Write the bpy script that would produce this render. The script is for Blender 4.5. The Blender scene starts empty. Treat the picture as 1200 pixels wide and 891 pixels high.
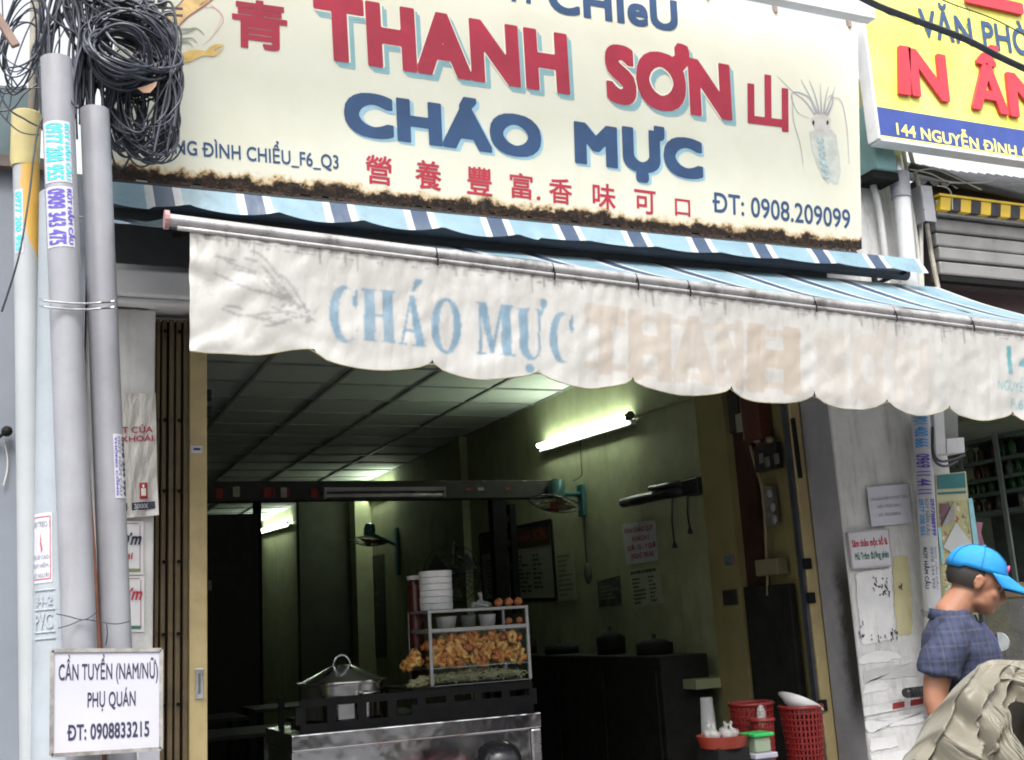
import bpy, bmesh, math, random
import numpy as np
from mathutils import Vector, Matrix, noise as mnoise
random.seed(7)
S = bpy.context.scene
COL = S.collection
PI = math.pi
R = math.radians
# ------------------------------------------------------------------ camera
F = 1333.0
_X = np.array([3050., -105., -F]); _Z = np.array([-368., 6300., -F])
_X /= np.linalg.norm(_X); _Z -= _X * (_Z @ _X); _Z /= np.linalg.norm(_Z); _Y = np.cross(_Z, _X)
RW = np.array([_X, _Y, _Z])
CP = np.array([0., -5., 1.55])
cam = bpy.data.objects.new('camera', bpy.data.cameras.new('camera'))
COL.objects.link(cam)
m4 = Matrix([list(RW[i]) + [CP[i]] for i in range(3)] + [[0, 0, 0, 1]])
cam.matrix_world = m4
cam.data.sensor_width = 36; cam.data.lens = F / 1200 * 36
cam.data.clip_start = .05; cam.data.clip_end = 600
S.camera = cam
# ------------------------------------------------------------------ sky, sun, exposure
SUN_EL, SUN_AZ = R(58), R(205)
w = bpy.data.worlds.new('World'); S.world = w; w.use_nodes = True
nt = w.node_tree; nt.nodes.clear()
sky = nt.nodes.new('ShaderNodeTexSky'); sky.sky_type = 'NISHITA'; sky.sun_disc = False
sky.sun_elevation = SUN_EL; sky.sun_rotation = SUN_AZ; sky.air_density = 1.5; sky.dust_density = 6
hs = nt.nodes.new('ShaderNodeHueSaturation'); hs.inputs['Saturation'].default_value = .22
bg = nt.nodes.new('ShaderNodeBackground'); bg.inputs['Strength'].default_value = .15
ow = nt.nodes.new('ShaderNodeOutputWorld')
nt.links.new(sky.outputs[0], hs.inputs['Color']); nt.links.new(hs.outputs[0], bg.inputs[0]); nt.links.new(bg.outputs[0], ow.inputs[0])
sl = bpy.data.lights.new('sun', 'SUN'); sl.energy = 1.5; sl.angle = R(25); sl.color = (1, .97, .93)
sun = bpy.data.objects.new('sun', sl); COL.objects.link(sun)
sd = Vector((math.sin(SUN_AZ) * math.cos(SUN_EL), math.cos(SUN_AZ) * math.cos(SUN_EL), math.sin(SUN_EL)))
sun.rotation_euler = sd.to_track_quat('Z', 'Y').to_euler(); sun.location = (0, -4, 12)
S.view_settings.view_transform = 'Standard'; S.view_settings.look = 'None'
S.view_settings.exposure = 1.30; S.view_settings.gamma = 1
S.cycles.max_bounces = 8; S.cycles.filter_width = 1.9

# ------------------------------------------------------------------ helpers
def P(px, py, y=None, x=None, z=None):
    d = RW @ np.array([px - 600., 445. - py, -F])
    if y is not None: t = (y - CP[1]) / d[1]
    elif x is not None: t = (x - CP[0]) / d[0]
    else: t = (z - CP[2]) / d[2]
    return Vector(CP + d * t)

WM = {}
def wm(o): return WM.get(o.name, Matrix())

def props(o, label=None, cat=None, group=None, kind=None):
    if label: o['label'] = label
    if cat: o['category'] = cat
    if group: o['group'] = group
    if kind: o['kind'] = kind
    return o

def thing(name, label, cat, loc=(0, 0, 0), group=None, rot=None):
    o = bpy.data.objects.new(name, None); COL.objects.link(o)
    M = Matrix.Translation(Vector(loc))
    if rot is not None: M = M @ rot
    o.matrix_world = M; WM[o.name] = M
    o.empty_display_size = .1
    return props(o, label, cat, group)

def link_mesh(name, me, mat, parent=None, loc=None):
    o = bpy.data.objects.new(name, me); COL.objects.link(o)
    if mat is not None and not me.materials: me.materials.append(mat)
    if parent is not None:
        o.parent = parent; WM[o.name] = wm(parent)
        if loc is not None: o.location = loc
    elif loc is not None:
        o.location = loc; WM[o.name] = Matrix.Translation(Vector(loc))
    return o

class MB:
    def __init__(s): s.v = []; s.f = []; s.mi = []; s.cur = 0
    def add(s, vs, fs):
        b = len(s.v); s.v += [Vector(p) for p in vs]
        for f in fs: s.f.append([b + i for i in f]); s.mi.append(s.cur)
        return s
    def box(s, a, b, rz=0):
        x0, y0, z0 = a; x1, y1, z1 = b
        if x0 > x1: x0, x1 = x1, x0
        if y0 > y1: y0, y1 = y1, y0
        if z0 > z1: z0, z1 = z1, z0
        vs = [(x0, y0, z0), (x1, y0, z0), (x1, y1, z0), (x0, y1, z0), (x0, y0, z1), (x1, y0, z1), (x1, y1, z1), (x0, y1, z1)]
        if rz:
            c = Vector(((x0 + x1) / 2, (y0 + y1) / 2, 0)); Mr = Matrix.Rotation(rz, 3, 'Z')
            vs = [Mr @ (Vector(p) - c) + c for p in vs]
        return s.add(vs, [(0, 3, 2, 1), (4, 5, 6, 7), (0, 1, 5, 4), (1, 2, 6, 5), (2, 3, 7, 6), (3, 0, 4, 7)])
    def slab(s, quad, n):          # quad of 4 points, thickened by vector n
        q = [Vector(p) for p in quad]; k = len(q); n = Vector(n)
        vs = q + [p + n for p in q]
        fs = [tuple(range(k)), tuple(range(2 * k - 1, k - 1, -1))]
        fs += [(i, i + k, (i + 1) % k + k, (i + 1) % k) for i in range(k)]
        return s.add(vs, fs)
    def bar(s, a, b, wx, wy, up=(0, 0, 1)):
        a, b = Vector(a), Vector(b); d = (b - a).normalized(); u = Vector(up)
        if abs(d.dot(u)) > .95: u = Vector((1, 0, 0))
        r = d.cross(u).normalized(); u = r.cross(d).normalized()
        q = [a + r * i * wx / 2 + u * j * wy / 2 for i, j in ((-1, -1), (1, -1), (1, 1), (-1, 1))]
        return s.slab(q, b - a)
    def tube(s, pts, r, n=8, caps=True):
        pts = [Vector(p) for p in pts]; k = len(pts)
        rs = r if isinstance(r, (list, tuple)) else [r] * k
        vs = []; prev = None
        for i, p in enumerate(pts):
            d = (pts[min(i + 1, k - 1)] - pts[max(i - 1, 0)])
            if d.length < 1e-9: d = Vector((0, 0, 1))
            d.normalize()
            if prev is None:
                u = Vector((0, 0, 1)) if abs(d.z) < .9 else Vector((0, 1, 0))
                u = (u - d * u.dot(d)).normalized()
            else:
                u = (prev - d * prev.dot(d)).normalized()
            prev = u; v = d.cross(u)
            for j in range(n):
                a = 2 * PI * j / n
                vs.append(p + (u * math.cos(a) + v * math.sin(a)) * rs[i])
        fs = [(i * n + j, i * n + (j + 1) % n, (i + 1) * n + (j + 1) % n, (i + 1) * n + j) for i in range(k - 1) for j in range(n)]
        if caps: fs += [tuple(range(n - 1, -1, -1)), tuple((k - 1) * n + j for j in range(n))]
        return s.add(vs, fs)
    def lathe(s, prof, c, n=32, axis=None):   # prof: (r, h)
        c = Vector(c); vs = []; k = len(prof)
        for r_, h in prof:
            for j in range(n):
                a = 2 * PI * j / n; q = Vector((r_ * math.cos(a), r_ * math.sin(a), h))
                if axis is not None: q = axis @ q
                vs.append(c + q)
        fs = [(i * n + j, i * n + (j + 1) % n, (i + 1) * n + (j + 1) % n, (i + 1) * n + j) for i in range(k - 1) for j in range(n)]
        return s.add(vs, fs)
    def ball(s, c, r, n=12, m=8, sc=(1, 1, 1), M=None):
        c = Vector(c); vs = []; fs = []
        for i in range(m + 1):
            t = PI * i / m
            for j in range(n):
                a = 2 * PI * j / n
                q = Vector((r * sc[0] * math.sin(t) * math.cos(a), r * sc[1] * math.sin(t) * math.sin(a), r * sc[2] * math.cos(t)))
                if M is not None: q = M @ q
                vs.append(c + q)
        fs = [(i * n + j, (i + 1) * n + j, (i + 1) * n + (j + 1) % n, i * n + (j + 1) % n) for i in range(m) for j in range(n)]
        return s.add(vs, fs)
    def mesh(s, name, smooth=False, parent=None, org=None):
        inv = wm(parent).inverted() if parent is not None else Matrix()
        if org is not None: inv = Matrix.Translation(-Vector(org)) @ inv
        me = bpy.data.meshes.new(name)
        me.from_pydata([tuple(inv @ p) for p in s.v], [], s.f)
        if any(s.mi): me.polygons.foreach_set('material_index', s.mi)
        me.validate(); me.update()
        if smooth: me.polygons.foreach_set('use_smooth', [True] * len(me.polygons))
        return me
    def build(s, name, mat, parent=None, smooth=False, loc=None, bevel=0, label=None, auto=None):
        mats = mat if isinstance(mat, (list, tuple)) else [mat]
        if parent is not None: me = s.mesh(name, smooth, parent)
        else: me = s.mesh(name, smooth, None, loc)
        for m_ in mats: me.materials.append(m_)
        o = link_mesh(name, me, None, parent, None if parent is not None else loc)
        if bevel:
            b = o.modifiers.new('b', 'BEVEL'); b.width = bevel; b.segments = 2; b.limit_method = 'ANGLE'
        if auto: me.set_sharp_from_angle(angle=R(auto))
        if label: o['label'] = label
        return o

def piece(name, me, parent, wloc, mat=None, rot=None):
    o = bpy.data.objects.new(name, me); COL.objects.link(o); o.parent = parent
    if mat is not None and not me.materials: me.materials.append(mat)
    o.matrix_local = wm(parent).inverted() @ Matrix.Translation(Vector(wloc)) @ (rot if rot is not None else Matrix())
    WM[o.name] = wm(parent) @ o.matrix_local
    return o

# ------------------------------------------------------------------ materials
class N:
    def __init__(s, name):
        s.m = bpy.data.materials.new(name); s.m.use_nodes = True; s.t = s.m.node_tree
        s.b = s.t.nodes['Principled BSDF']; s.tc = None
    def n(s, typ, **kw):
        x = s.t.nodes.new('ShaderNode' + typ)
        for k, v in kw.items(): setattr(x, k, v)
        return x
    def l(s, a, b): s.t.links.new(a, b)
    def co(s, kind='Object'):
        if s.tc is None: s.tc = s.n('TexCoord')
        return s.tc.outputs[kind]
    def noise(s, scale, detail=6, rough=.6, vec=None, stretch=None, dist=0):
        x = s.n('TexNoise'); x.inputs['Scale'].default_value = scale; x.inputs['Detail'].default_value = detail
        x.inputs['Roughness'].default_value = rough; x.inputs['Distortion'].default_value = dist
        v = vec or s.co()
        if stretch:
            mp = s.n('Mapping'); mp.inputs['Scale'].default_value = stretch; s.l(v, mp.inputs[0]); v = mp.outputs[0]
        s.l(v, x.inputs['Vector']); return x.outputs['Fac']
    def ramp(s, fac, a, b, ca=0, cb=1):
        x = s.n('MapRange'); x.interpolation_type = 'SMOOTHSTEP'
        x.inputs['From Min'].default_value = a; x.inputs['From Max'].default_value = b
        x.inputs['To Min'].default_value = ca; x.inputs['To Max'].default_value = cb
        s.l(fac, x.inputs['Value']); return x.outputs[0]
    def mix(s, fac, a, b):
        x = s.n('Mix', data_type='RGBA')
        for i, v in ((0, fac), (6, a), (7, b)):
            if isinstance(v, (int, float)): x.inputs[i].default_value = v
            elif isinstance(v, tuple): x.inputs[i].default_value = (*v[:3], 1)
            else: s.l(v, x.inputs[i])
        return x.outputs[2]
    def math(s, op, a, b=0.):
        x = s.n('Math', operation=op)
        for i, v in ((0, a), (1, b)):
            if isinstance(v, (int, float)): x.inputs[i].default_value = v
            else: s.l(v, x.inputs[i])
        return x.outputs[0]
    def sep(s, v=None):
        x = s.n('SeparateXYZ'); s.l(v or s.co(), x.inputs[0]); return x.outputs
    def bump(s, h, strength=.3, dist=.01):
        x = s.n('Bump'); x.inputs['Strength'].default_value = strength; x.inputs['Distance'].default_value = dist
        s.l(h, x.inputs['Height']); s.l(x.outputs[0], s.b.inputs['Normal'])
    def set(s, **k):
        for a, v in k.items():
            i = s.b.inputs[a.replace('_', ' ')]
            if hasattr(v, 'links') or hasattr(v, 'is_linked'): s.l(v, i)
            elif isinstance(v, tuple): i.default_value = (*v[:3], 1)
            else: i.default_value = v

def sc_(c, k): return tuple(min(1, x * k) for x in c)
MC = {}
def mat(name, c, rough=.6, metal=0, var=.18, scale=6, bump=0, bscale=60, dirt=0, dcol=(.05, .045, .035), dscale=3, spec=.5):
    if name in MC: return MC[name]
    n = N(name)
    col = n.mix(n.ramp(n.noise(scale), .3, .7), sc_(c, 1 - var), sc_(c, 1 + var))
    if dirt: col = n.mix(n.ramp(n.noise(dscale, 9, .72), .62 - dirt * .25, .85 - dirt * .2, 0, .85), col, dcol)
    n.set(Base_Color=col, Metallic=metal, Specular_IOR_Level=spec)
    n.set(Roughness=n.ramp(n.noise(scale * 2.3), .3, .7, max(.03, rough - .1), min(1, rough + .1)))
    if bump: n.bump(n.noise(bscale, 5), bump, .01)
    MC[name] = n.m; return n.m

def emit(name, c, strength):
    n = N(name); n.set(Base_Color=(.8, .8, .8), Emission_Color=c, Emission_Strength=strength); return n.m

def glass(name, tint=(.9, .95, .93), alpha=.18, rough=.05):
    n = N(name); n.set(Base_Color=tint, Roughness=rough, Alpha=alpha, Specular_IOR_Level=.7); return n.m

def streaky(name, c, stain=(.25, .22, .18), amt=.5, rough=.8, bump=.25, low=None, scale=2.2):
    n = N(name)
    a = n.mix(n.ramp(n.noise(5), .3, .7), sc_(c, .88), sc_(c, 1.08))
    st = n.ramp(n.noise(scale, 9, .75, stretch=(2.4, 2.4, .35)), .48, .78, 0, amt)
    a = n.mix(st, a, stain)
    sp = n.ramp(n.noise(16, 8, .8), .62, .74, 0, amt * .9)
    a = n.mix(sp, a, sc_(stain, .55))
    n.set(Base_Color=a, Roughness=rough); n.bump(n.noise(30, 8, .7), bump, .008)
    return n.m

white_metal = mat('white_metal', (.62, .62, .64), .4, 0, .08, 5, dirt=.25, dcol=(.3, .28, .25))
pvc_grey = streaky('pvc_grey', (.26, .265, .295), (.17, .16, .15), .5, .42, .06, scale=2.6)
concrete_pale = mat('concrete_pale', (.29, .325, .36), .6, 0, .09, 5, .15, 50, dirt=.12, dcol=(.24, .25, .26))
black_plastic = mat('black_plastic', (.02, .02, .022), .4)
black_iron = mat('black_iron', (.008, .008, .008), .75, 0, spec=.2)
steel = mat('steel', (.60, .60, .62), .22, 1, .07, 4, .03, 12)
alu = mat('aluminium', (.55, .56, .57), .35, .9, .1, 8)
cable_mat = mat('cable_black', (.035, .04, .055), .38, 0, .3, 20)
cable_grey = mat('cable_grey', (.45, .44, .40), .5, 0, .15, 10)
paper = mat('paper_white', (.46, .46, .52), .7, 0, .05, 8, .1, 20)
ink_black = mat('ink_black', (.02, .022, .05), .6, 0, .2)
ink_blue = mat('ink_navy', (.028, .07, .165), .55, 0, .12)
ink_red = mat('ink_red', (.36, .022, .05), .55, 0, .10)
ink_teal = mat('ink_teal', (.24, .42, .46), .55, 0, .08)
ink_pale = mat('ink_pale_blue', (.32, .52, .62), .55, 0, .08)
ink_cream = mat('ink_cream', (.82, .80, .66), .55, 0, .04)
ink_cyan = mat('ink_cyan', (.05, .55, .55), .55, 0, .08)
ink_violet = mat('ink_violet', (.09, .06, .38), .55, 0, .08)
ink_skyblue = mat('ink_sky_blue', (.05, .30, .68), .55, 0, .08)
ink_grey = mat('ink_grey', (.22, .23, .27), .55, 0, .08)
ink_scarlet = mat('ink_scarlet', (.42, .025, .05), .55, 0, .08)
ink_green = mat('ink_green', (.04, .16, .11), .55, 0, .08)
ink_darkred = mat('ink_dark_red', (.28, .03, .03), .55, 0, .08)

# ------------------------------------------------------------------ text
TC = {}
def text2d(body, bold=0., res=3, sp_=1.):
    key = (body, bold, res, sp_)
    if key in TC: return TC[key]
    if 'Ơ' in body:          # O with a horn added
        vs, fs = text2d(body.replace('Ơ', 'O'), bold, res, sp_); vs, fs = list(vs), list(fs)
        ow_ = text2d('O', bold, res, sp_)[0]; ow2 = max(v[0] for v in ow_)
        for i, ch in enumerate(body):
            if ch != 'Ơ': continue
            xr = max(v[0] for v in text2d(body[:i].replace('Ơ', 'O') + 'O', bold, res, sp_)[0]) if i else ow2
            k = len(vs); hp = [(-.20, .62), (-.12, .56), (-.02, .60), (.06, .68), (.09, .76), (.07, .84), (-.01, .86), (-.06, .80), (-.02, .75), (-.04, .70), (-.10, .66)]
            vs += [(xr + a, c) for a, c in hp]; fs.append(tuple(range(k, k + len(hp))))
        TC[key] = (vs, fs); return vs, fs
    if 'Đ' in body:          # D with its bar laid left and right of the stem
        vs, fs = text2d(body.replace('Đ', 'D'), bold, res, sp_); vs, fs = list(vs), list(fs)
        for i, ch in enumerate(body):
            if ch != 'Đ': continue
            if i == 0: xm = min(v[0] for v in vs)
            else:
                pre = body[:i].replace('Đ', 'D').rstrip()
                full_ = text2d(body[:i].replace('Đ', 'D') + 'D', bold, res, sp_)[0]
                dw = text2d('D', bold, res, sp_)[0]; xm = max(v[0] for v in full_) - (max(v[0] for v in dw) - min(v[0] for v in dw))
            st = .092 + 2 * bold; k = len(vs); h0, h1 = .325 - bold * .6, .405 + bold * .6
            for xa, xb in ((xm - .085, xm - .0005), (xm + st + .001, xm + st + .16)):
                vs += [(xa, h0), (xb, h0), (xb, h1), (xa, h1)]; fs.append((k, k + 1, k + 2, k + 3)); k += 4
        TC[key] = (vs, fs); return vs, fs
    c = bpy.data.curves.new('t', 'FONT'); c.body = body; c.resolution_u = max(res, 5) if res > 2 else 3; c.offset = bold
    c.space_character = sp_
    o = bpy.data.objects.new('t', c); COL.objects.link(o)
    dg = bpy.context.evaluated_depsgraph_get()
    me = bpy.data.meshes.new_from_object(o.evaluated_get(dg))
    vs = [(v.co.x, v.co.y) for v in me.vertices]; fs = [tuple(p.vertices) for p in me.polygons]
    bpy.data.objects.remove(o); bpy.data.curves.remove(c); bpy.data.meshes.remove(me)
    TC[key] = (vs, fs); return vs, fs
_h = text2d('H')[0]; CAP = max(v[1] for v in _h)
SC = {}
def solid_text(body, bold, h, mr=9999):
    """letters thickened evenly: distance field of the outline, contoured again"""
    key = (body, round(bold, 4), h, mr)
    if key in SC: return SC[key]
    vs, fs = text2d(body, 0., 3, 1 + bold * 1.5)
    A = np.array(vs); pad = bold + 3 * h
    x0, y0 = A[:, 0].min() - pad, A[:, 1].min() - pad
    nx, ny = int((A[:, 0].max() + pad - x0) / h) + 2, int((A[:, 1].max() + pad - y0) / h) + 2
    D = np.full((nx, ny), pad); I = np.zeros((nx, ny), bool)
    gx, gy = x0 + np.arange(nx) * h, y0 + np.arange(ny) * h
    ec = {}
    for f in fs:
        for k in range(len(f)):
            a, c = f[k], f[(k + 1) % len(f)]; e = (min(a, c), max(a, c)); ec[e] = ec.get(e, 0) + 1
        for k in range(1, len(f) - 1):
            (ax, ay), (bx, by), (cx, cy) = vs[f[0]], vs[f[k]], vs[f[k + 1]]
            i0, i1 = max(0, int((min(ax, bx, cx) - x0) / h)), int((max(ax, bx, cx) - x0) / h) + 2
            j0, j1 = max(0, int((min(ay, by, cy) - y0) / h)), int((max(ay, by, cy) - y0) / h) + 2
            U, V = np.meshgrid(gx[i0:i1], gy[j0:j1], indexing='ij')
            d1 = (U - bx) * (ay - by) - (ax - bx) * (V - by); d2 = (U - cx) * (by - cy) - (bx - cx) * (V - cy); d3 = (U - ax) * (cy - ay) - (cx - ax) * (V - ay)
            I[i0:i1, j0:j1] |= ~(((d1 < 0) | (d2 < 0) | (d3 < 0)) & ((d1 > 0) | (d2 > 0) | (d3 > 0)))
    for (a, c), n_ in ec.items():
        if n_ > 1: continue
        p, q = A[a], A[c]; L = np.hypot(*(q - p)); m = max(1, int(L / (h * .6)))
        for k in range(m + 1):
            px, py = p + (q - p) * k / m
            i0, i1 = max(0, int((px - pad - x0) / h)), int((px + pad - x0) / h) + 2
            j0, j1 = max(0, int((py - pad - y0) / h)), int((py + pad - y0) / h) + 2
            d = ((gx[i0:i1, None] - px) ** 8 + (gy[None, j0:j1] - py) ** 8) ** .125
            D[i0:i1, j0:j1] = np.minimum(D[i0:i1, j0:j1], d)
    Fd = np.where(I, D, -D) + bold
    pos = Fd > 0
    full = pos[:-1, :-1] & pos[1:, :-1] & pos[1:, 1:] & pos[:-1, 1:]
    anyp = pos[:-1, :-1] | pos[1:, :-1] | pos[1:, 1:] | pos[:-1, 1:]
    V = []; Fc = []
    for i in range(nx - 1):
        col = full[i]; j = 0
        while j < ny - 1:
            if col[j]:
                k = j
                while k < ny - 1 and col[k] and k - j < mr: k += 1
                n_ = len(V); V += [(gx[i], gy[j]), (gx[i + 1], gy[j]), (gx[i + 1], gy[k]), (gx[i], gy[k])]; Fc.append((n_, n_ + 1, n_ + 2, n_ + 3)); j = k
            else: j += 1
    for i, j in zip(*np.nonzero(anyp & ~full)):
        cs = [(i, j), (i + 1, j), (i + 1, j + 1), (i, j + 1)]; poly = []
        for k in range(4):
            a, c = cs[k], cs[(k + 1) % 4]; fa, fc = Fd[a], Fd[c]
            if fa > 0: poly.append((gx[a[0]], gy[a[1]]))
            if (fa > 0) != (fc > 0):
                t = fa / (fa - fc); poly.append((gx[a[0]] + (gx[c[0]] - gx[a[0]]) * t, gy[a[1]] + (gy[c[1]] - gy[a[1]]) * t))
        if len(poly) > 2: n_ = len(V); V += poly; Fc.append(tuple(range(n_, n_ + len(poly))))
    V = [(float(x), float(y)) for x, y in V]
    SC[key] = (V, Fc); return V, Fc

def lettering(name, body, p00, p10, p01, m, parent, bold=0., lift=.002, depth=0., fn=None, res=3, full=False):
    vs, fs = solid_text(body, bold, (.011 if full else .015) if res > 2 else .024, 3 if fn is not None else 9999) if bold > 0 else text2d(body, 0., res)
    x0 = min(v[0] for v in vs); x1 = max(v[0] for v in vs)
    y0, y1 = (min(v[1] for v in vs), max(v[1] for v in vs)) if full else (-bold, CAP + bold)
    b = MB()
    if fn is not None:
        b.add([fn((x - x0) / (x1 - x0), (y - y0) / (y1 - y0)) for x, y in vs], fs)
        return b.build(name, m, parent)
    p00, p10, p01 = Vector(p00), Vector(p10), Vector(p01)
    ex, ey = p10 - p00, p01 - p00; n = ex.cross(ey).normalized()
    q = [p00 + ex * ((x - x0) / (x1 - x0)) + ey * ((y - y0) / (y1 - y0)) + n * lift for x, y in vs]
    if depth:
        k = len(q); q2 = [p + n * depth for p in q]
        ec = {}
        for f in fs:
            for i in range(len(f)):
                e = (f[i], f[(i + 1) % len(f)]); ec[e] = 1
        side = [(a, b_, b_ + k, a + k) for (a, b_) in ec if (b_, a) not in ec]
        b.add(q + q2, [tuple(i + k for i in f) for f in fs] + side)
    else: b.add(q, fs)
    return b.build(name, m, parent)

def px_text(name, body, a, b_, c, plane, m, parent, **k):
    return lettering(name, body, plane(*a), plane(*b_), plane(*c), m, parent, **k)

def poly_patch(b, pts, plane, lift=0., n=None):
    q = [plane(*p) for p in pts]
    if n is None: n = Vector((0, -1, 0))
    q = [p + n * lift for p in q]
    b.add(q, [tuple(range(len(q)))])

def flatY(y): return lambda px, py: P(px, py, y=y)
def flatX(x): return lambda px, py: P(px, py, x=x)

# ------------------------------------------------------------------ ground
asph = mat('asphalt', (.055, .055, .058), .9, 0, .25, 3, .5, 120)
b = MB(); b.add([(-150, -150, 0), (150, -150, 0), (150, 150, 0), (-150, 150, 0)], [(0, 1, 2, 3)])
b.build('ground', asph)['kind'] = 'structure'
b = MB(); b.box((-30, -3.1, .004), (40, 0.18, .12)); b.build('pavement', mat('pavement_concrete', (.28, .27, .26), .85, 0, .15, 4, .3, 40))['kind'] = 'structure'
b = MB(); b.box((-30, -3.25, .004), (40, -3.1, .14)); b.build('kerb', mat('kerb_stone', (.36, .35, .33), .85, 0, .15, 4, .3, 40))['kind'] = 'structure'
b = MB(); b.box((.2, .18, .004), (9, 20, .15)); b.build('floor', mat('floor_tile', (.07, .065, .055), .35, 0, .15, 4))['kind'] = 'structure'

# ================================================================== SHOP BUILDING (setting)
plaster_grey = streaky('plaster_grey', (.58, .58, .57), (.20, .19, .17), .55, .85, .35)
plaster_pier = streaky('plaster_pier', (.60, .60, .59), (.20, .19, .165), .95, .85, .6, scale=4.2)
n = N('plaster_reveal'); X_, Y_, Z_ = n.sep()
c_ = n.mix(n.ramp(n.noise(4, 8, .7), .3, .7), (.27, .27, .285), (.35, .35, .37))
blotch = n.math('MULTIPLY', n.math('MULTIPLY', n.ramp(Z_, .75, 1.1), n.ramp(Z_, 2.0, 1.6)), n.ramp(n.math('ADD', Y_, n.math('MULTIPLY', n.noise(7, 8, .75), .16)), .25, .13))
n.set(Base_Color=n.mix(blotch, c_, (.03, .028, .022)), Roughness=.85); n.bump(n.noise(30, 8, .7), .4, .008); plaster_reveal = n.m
wall_olive = streaky('wall_olive_green', (.31, .325, .19), (.10, .10, .05), .45, .7, .15)
paint_gold = mat('paint_mustard', (.40, .32, .16), .55, 0, .12, 5, .1, 40, dirt=.3, dcol=(.12, .09, .04))
pillar_mat = streaky('pillar_ochre', (.21, .18, .075), (.07, .06, .03), .6, .7, .2)
wood_dark = mat('wood_dark_brown', (.035, .014, .010), .5, 0, .3, 3, .2, 30)
ceil_mat = mat('ceiling_board', (.50, .54, .50), .8, 0, .10, 1.5, .05, 60, dirt=.1, dcol=(.3, .28, .2))
bar_mat = mat('ceiling_bar', (.22, .23, .22), .6)
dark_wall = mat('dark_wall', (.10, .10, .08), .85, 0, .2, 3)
ZC = 3.40
shop = thing('shop_building', 'grey rendered shophouse front with a wide open entrance under the cream signboard', 'building', (2.4, 0, 0))
b = MB(); b.box((.27, 0, 0), (.555, .30, 2.968)); b.build('pilaster', plaster_grey, shop, bevel=.008)
# right pier with slightly irregular edges
b = MB(); b.box((4.172, 0, 0), (4.69, .252, 4.72)); b.build('pier', [plaster_pier], shop, bevel=.01)
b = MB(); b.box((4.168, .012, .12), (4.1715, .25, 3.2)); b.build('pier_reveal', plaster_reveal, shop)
b = MB(); b.box((4.692, .05, 0), (5.04, .30, 4.72)); b.build('pilaster', plaster_pier, shop, bevel=.006)
b = MB(); b.box((.27, -.10, 3.0), (4.171, .25, 3.12)); b.box((.27, -.075, 2.97), (4.171, .0, 3.0)); b.build('lintel', white_metal, shop, bevel=.012)
b = MB(); b.box((.27, .0, 3.122), (4.171, .20, 3.80)); b.build('upper_wall', plaster_grey, shop)
b = MB(); b.box((.2, .21, 3.52), (4.7, 20, 3.62)); b.build('roof_slab', dark_wall, shop)
XL = P(352, 700, y=9.2).x
b = MB(); b.box((4.2, .33, .15), (4.5, 9.4, 3.5)); o = b.build('wall', wall_olive, shop)
b = MB(); b.box((XL, 9.2, .15), (4.199, 9.35, 3.5)); b.build('wall', mat('wall_olive_shaded', (.05, .055, .035), .8, 0, .2, 3), shop)  # partition's deep shade put into a near-black wall colour
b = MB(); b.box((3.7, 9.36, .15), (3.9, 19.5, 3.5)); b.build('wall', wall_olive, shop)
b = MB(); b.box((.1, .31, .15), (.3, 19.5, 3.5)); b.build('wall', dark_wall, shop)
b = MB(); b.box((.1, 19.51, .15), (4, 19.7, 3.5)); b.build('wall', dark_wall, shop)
b = MB(); b.box((3.98, 8.95, .15), (4.198, 9.198, 3.4)); b.build('pillar', wall_olive, shop)
yp0, yp1 = P(872, 700, x=4.10).y, P(838, 700, x=4.10).y
b = MB(); b.box((4.08, yp0, .15), (4.199, yp1, 3.4)); b.build('pillar', pillar_mat, shop)
b = MB(); yd = P(893, 620, x=4.14).y; b.box((4.13, yd, .15), (4.199, yp0 - .005, 3.3)); b.build('wooden_panel', wood_dark, shop)
b = MB(); b.box((4.155, .38, .15), (4.1995, yd - .005, 3.3)); b.build('wall_strip', pillar_mat, shop)
# pilaster strips on the room's right wall
for px in (552,):
    y_ = P(px, 620, x=4.2).y
    b = MB(); b.box((4.12, y_, .15), (4.199, y_ + .3, 3.395)); b.build('pillar', wall_olive, shop)
# suspended ceiling
def tile_grid(name_parent, xa, xb, ya, yb, z, nx, ny):
    slab = MB(); slab.box((xa, ya, z + .03), (xb, yb, z + .06))
    c = slab.build('ceiling', dark_wall); c['kind'] = 'structure'
    dx, dy = (xb - xa) / nx, (yb - ya) / ny
    t = MB(); t.box((.012, .012, 0), (dx - .012, dy - .012, .018)); me = t.mesh('ceiling_tile'); me.materials.append(ceil_mat)
    bars = MB()
    for i in range(nx + 1): bars.box((xa + i * dx - .014, ya, z - .004), (xa + i * dx + .014, yb, z + .0295))
    for j in range(ny + 1): bars.box((xa, ya + j * dy - .012, z - .0025), (xb, ya + j * dy + .012, z + .028))
    bars.build('ceiling_grid', bar_mat, c)
    for i in range(nx):
        for j in range(ny):
            tl = random.uniform(-.006, .006)
            piece('ceiling_tile', me, c, (xa + i * dx, ya + j * dy, z + .006 + random.uniform(0, .005)), rot=Matrix.Rotation(tl * .5, 4, 'X') @ Matrix.Rotation(tl * .4, 4, 'Y'))
tile_grid('ceiling', .3, 4.199, .4, 9.198, ZC, 6, 15)
tile_grid('ceiling', .3, 3.699, 9.37, 19.4, 3.32, 6, 16)

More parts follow.
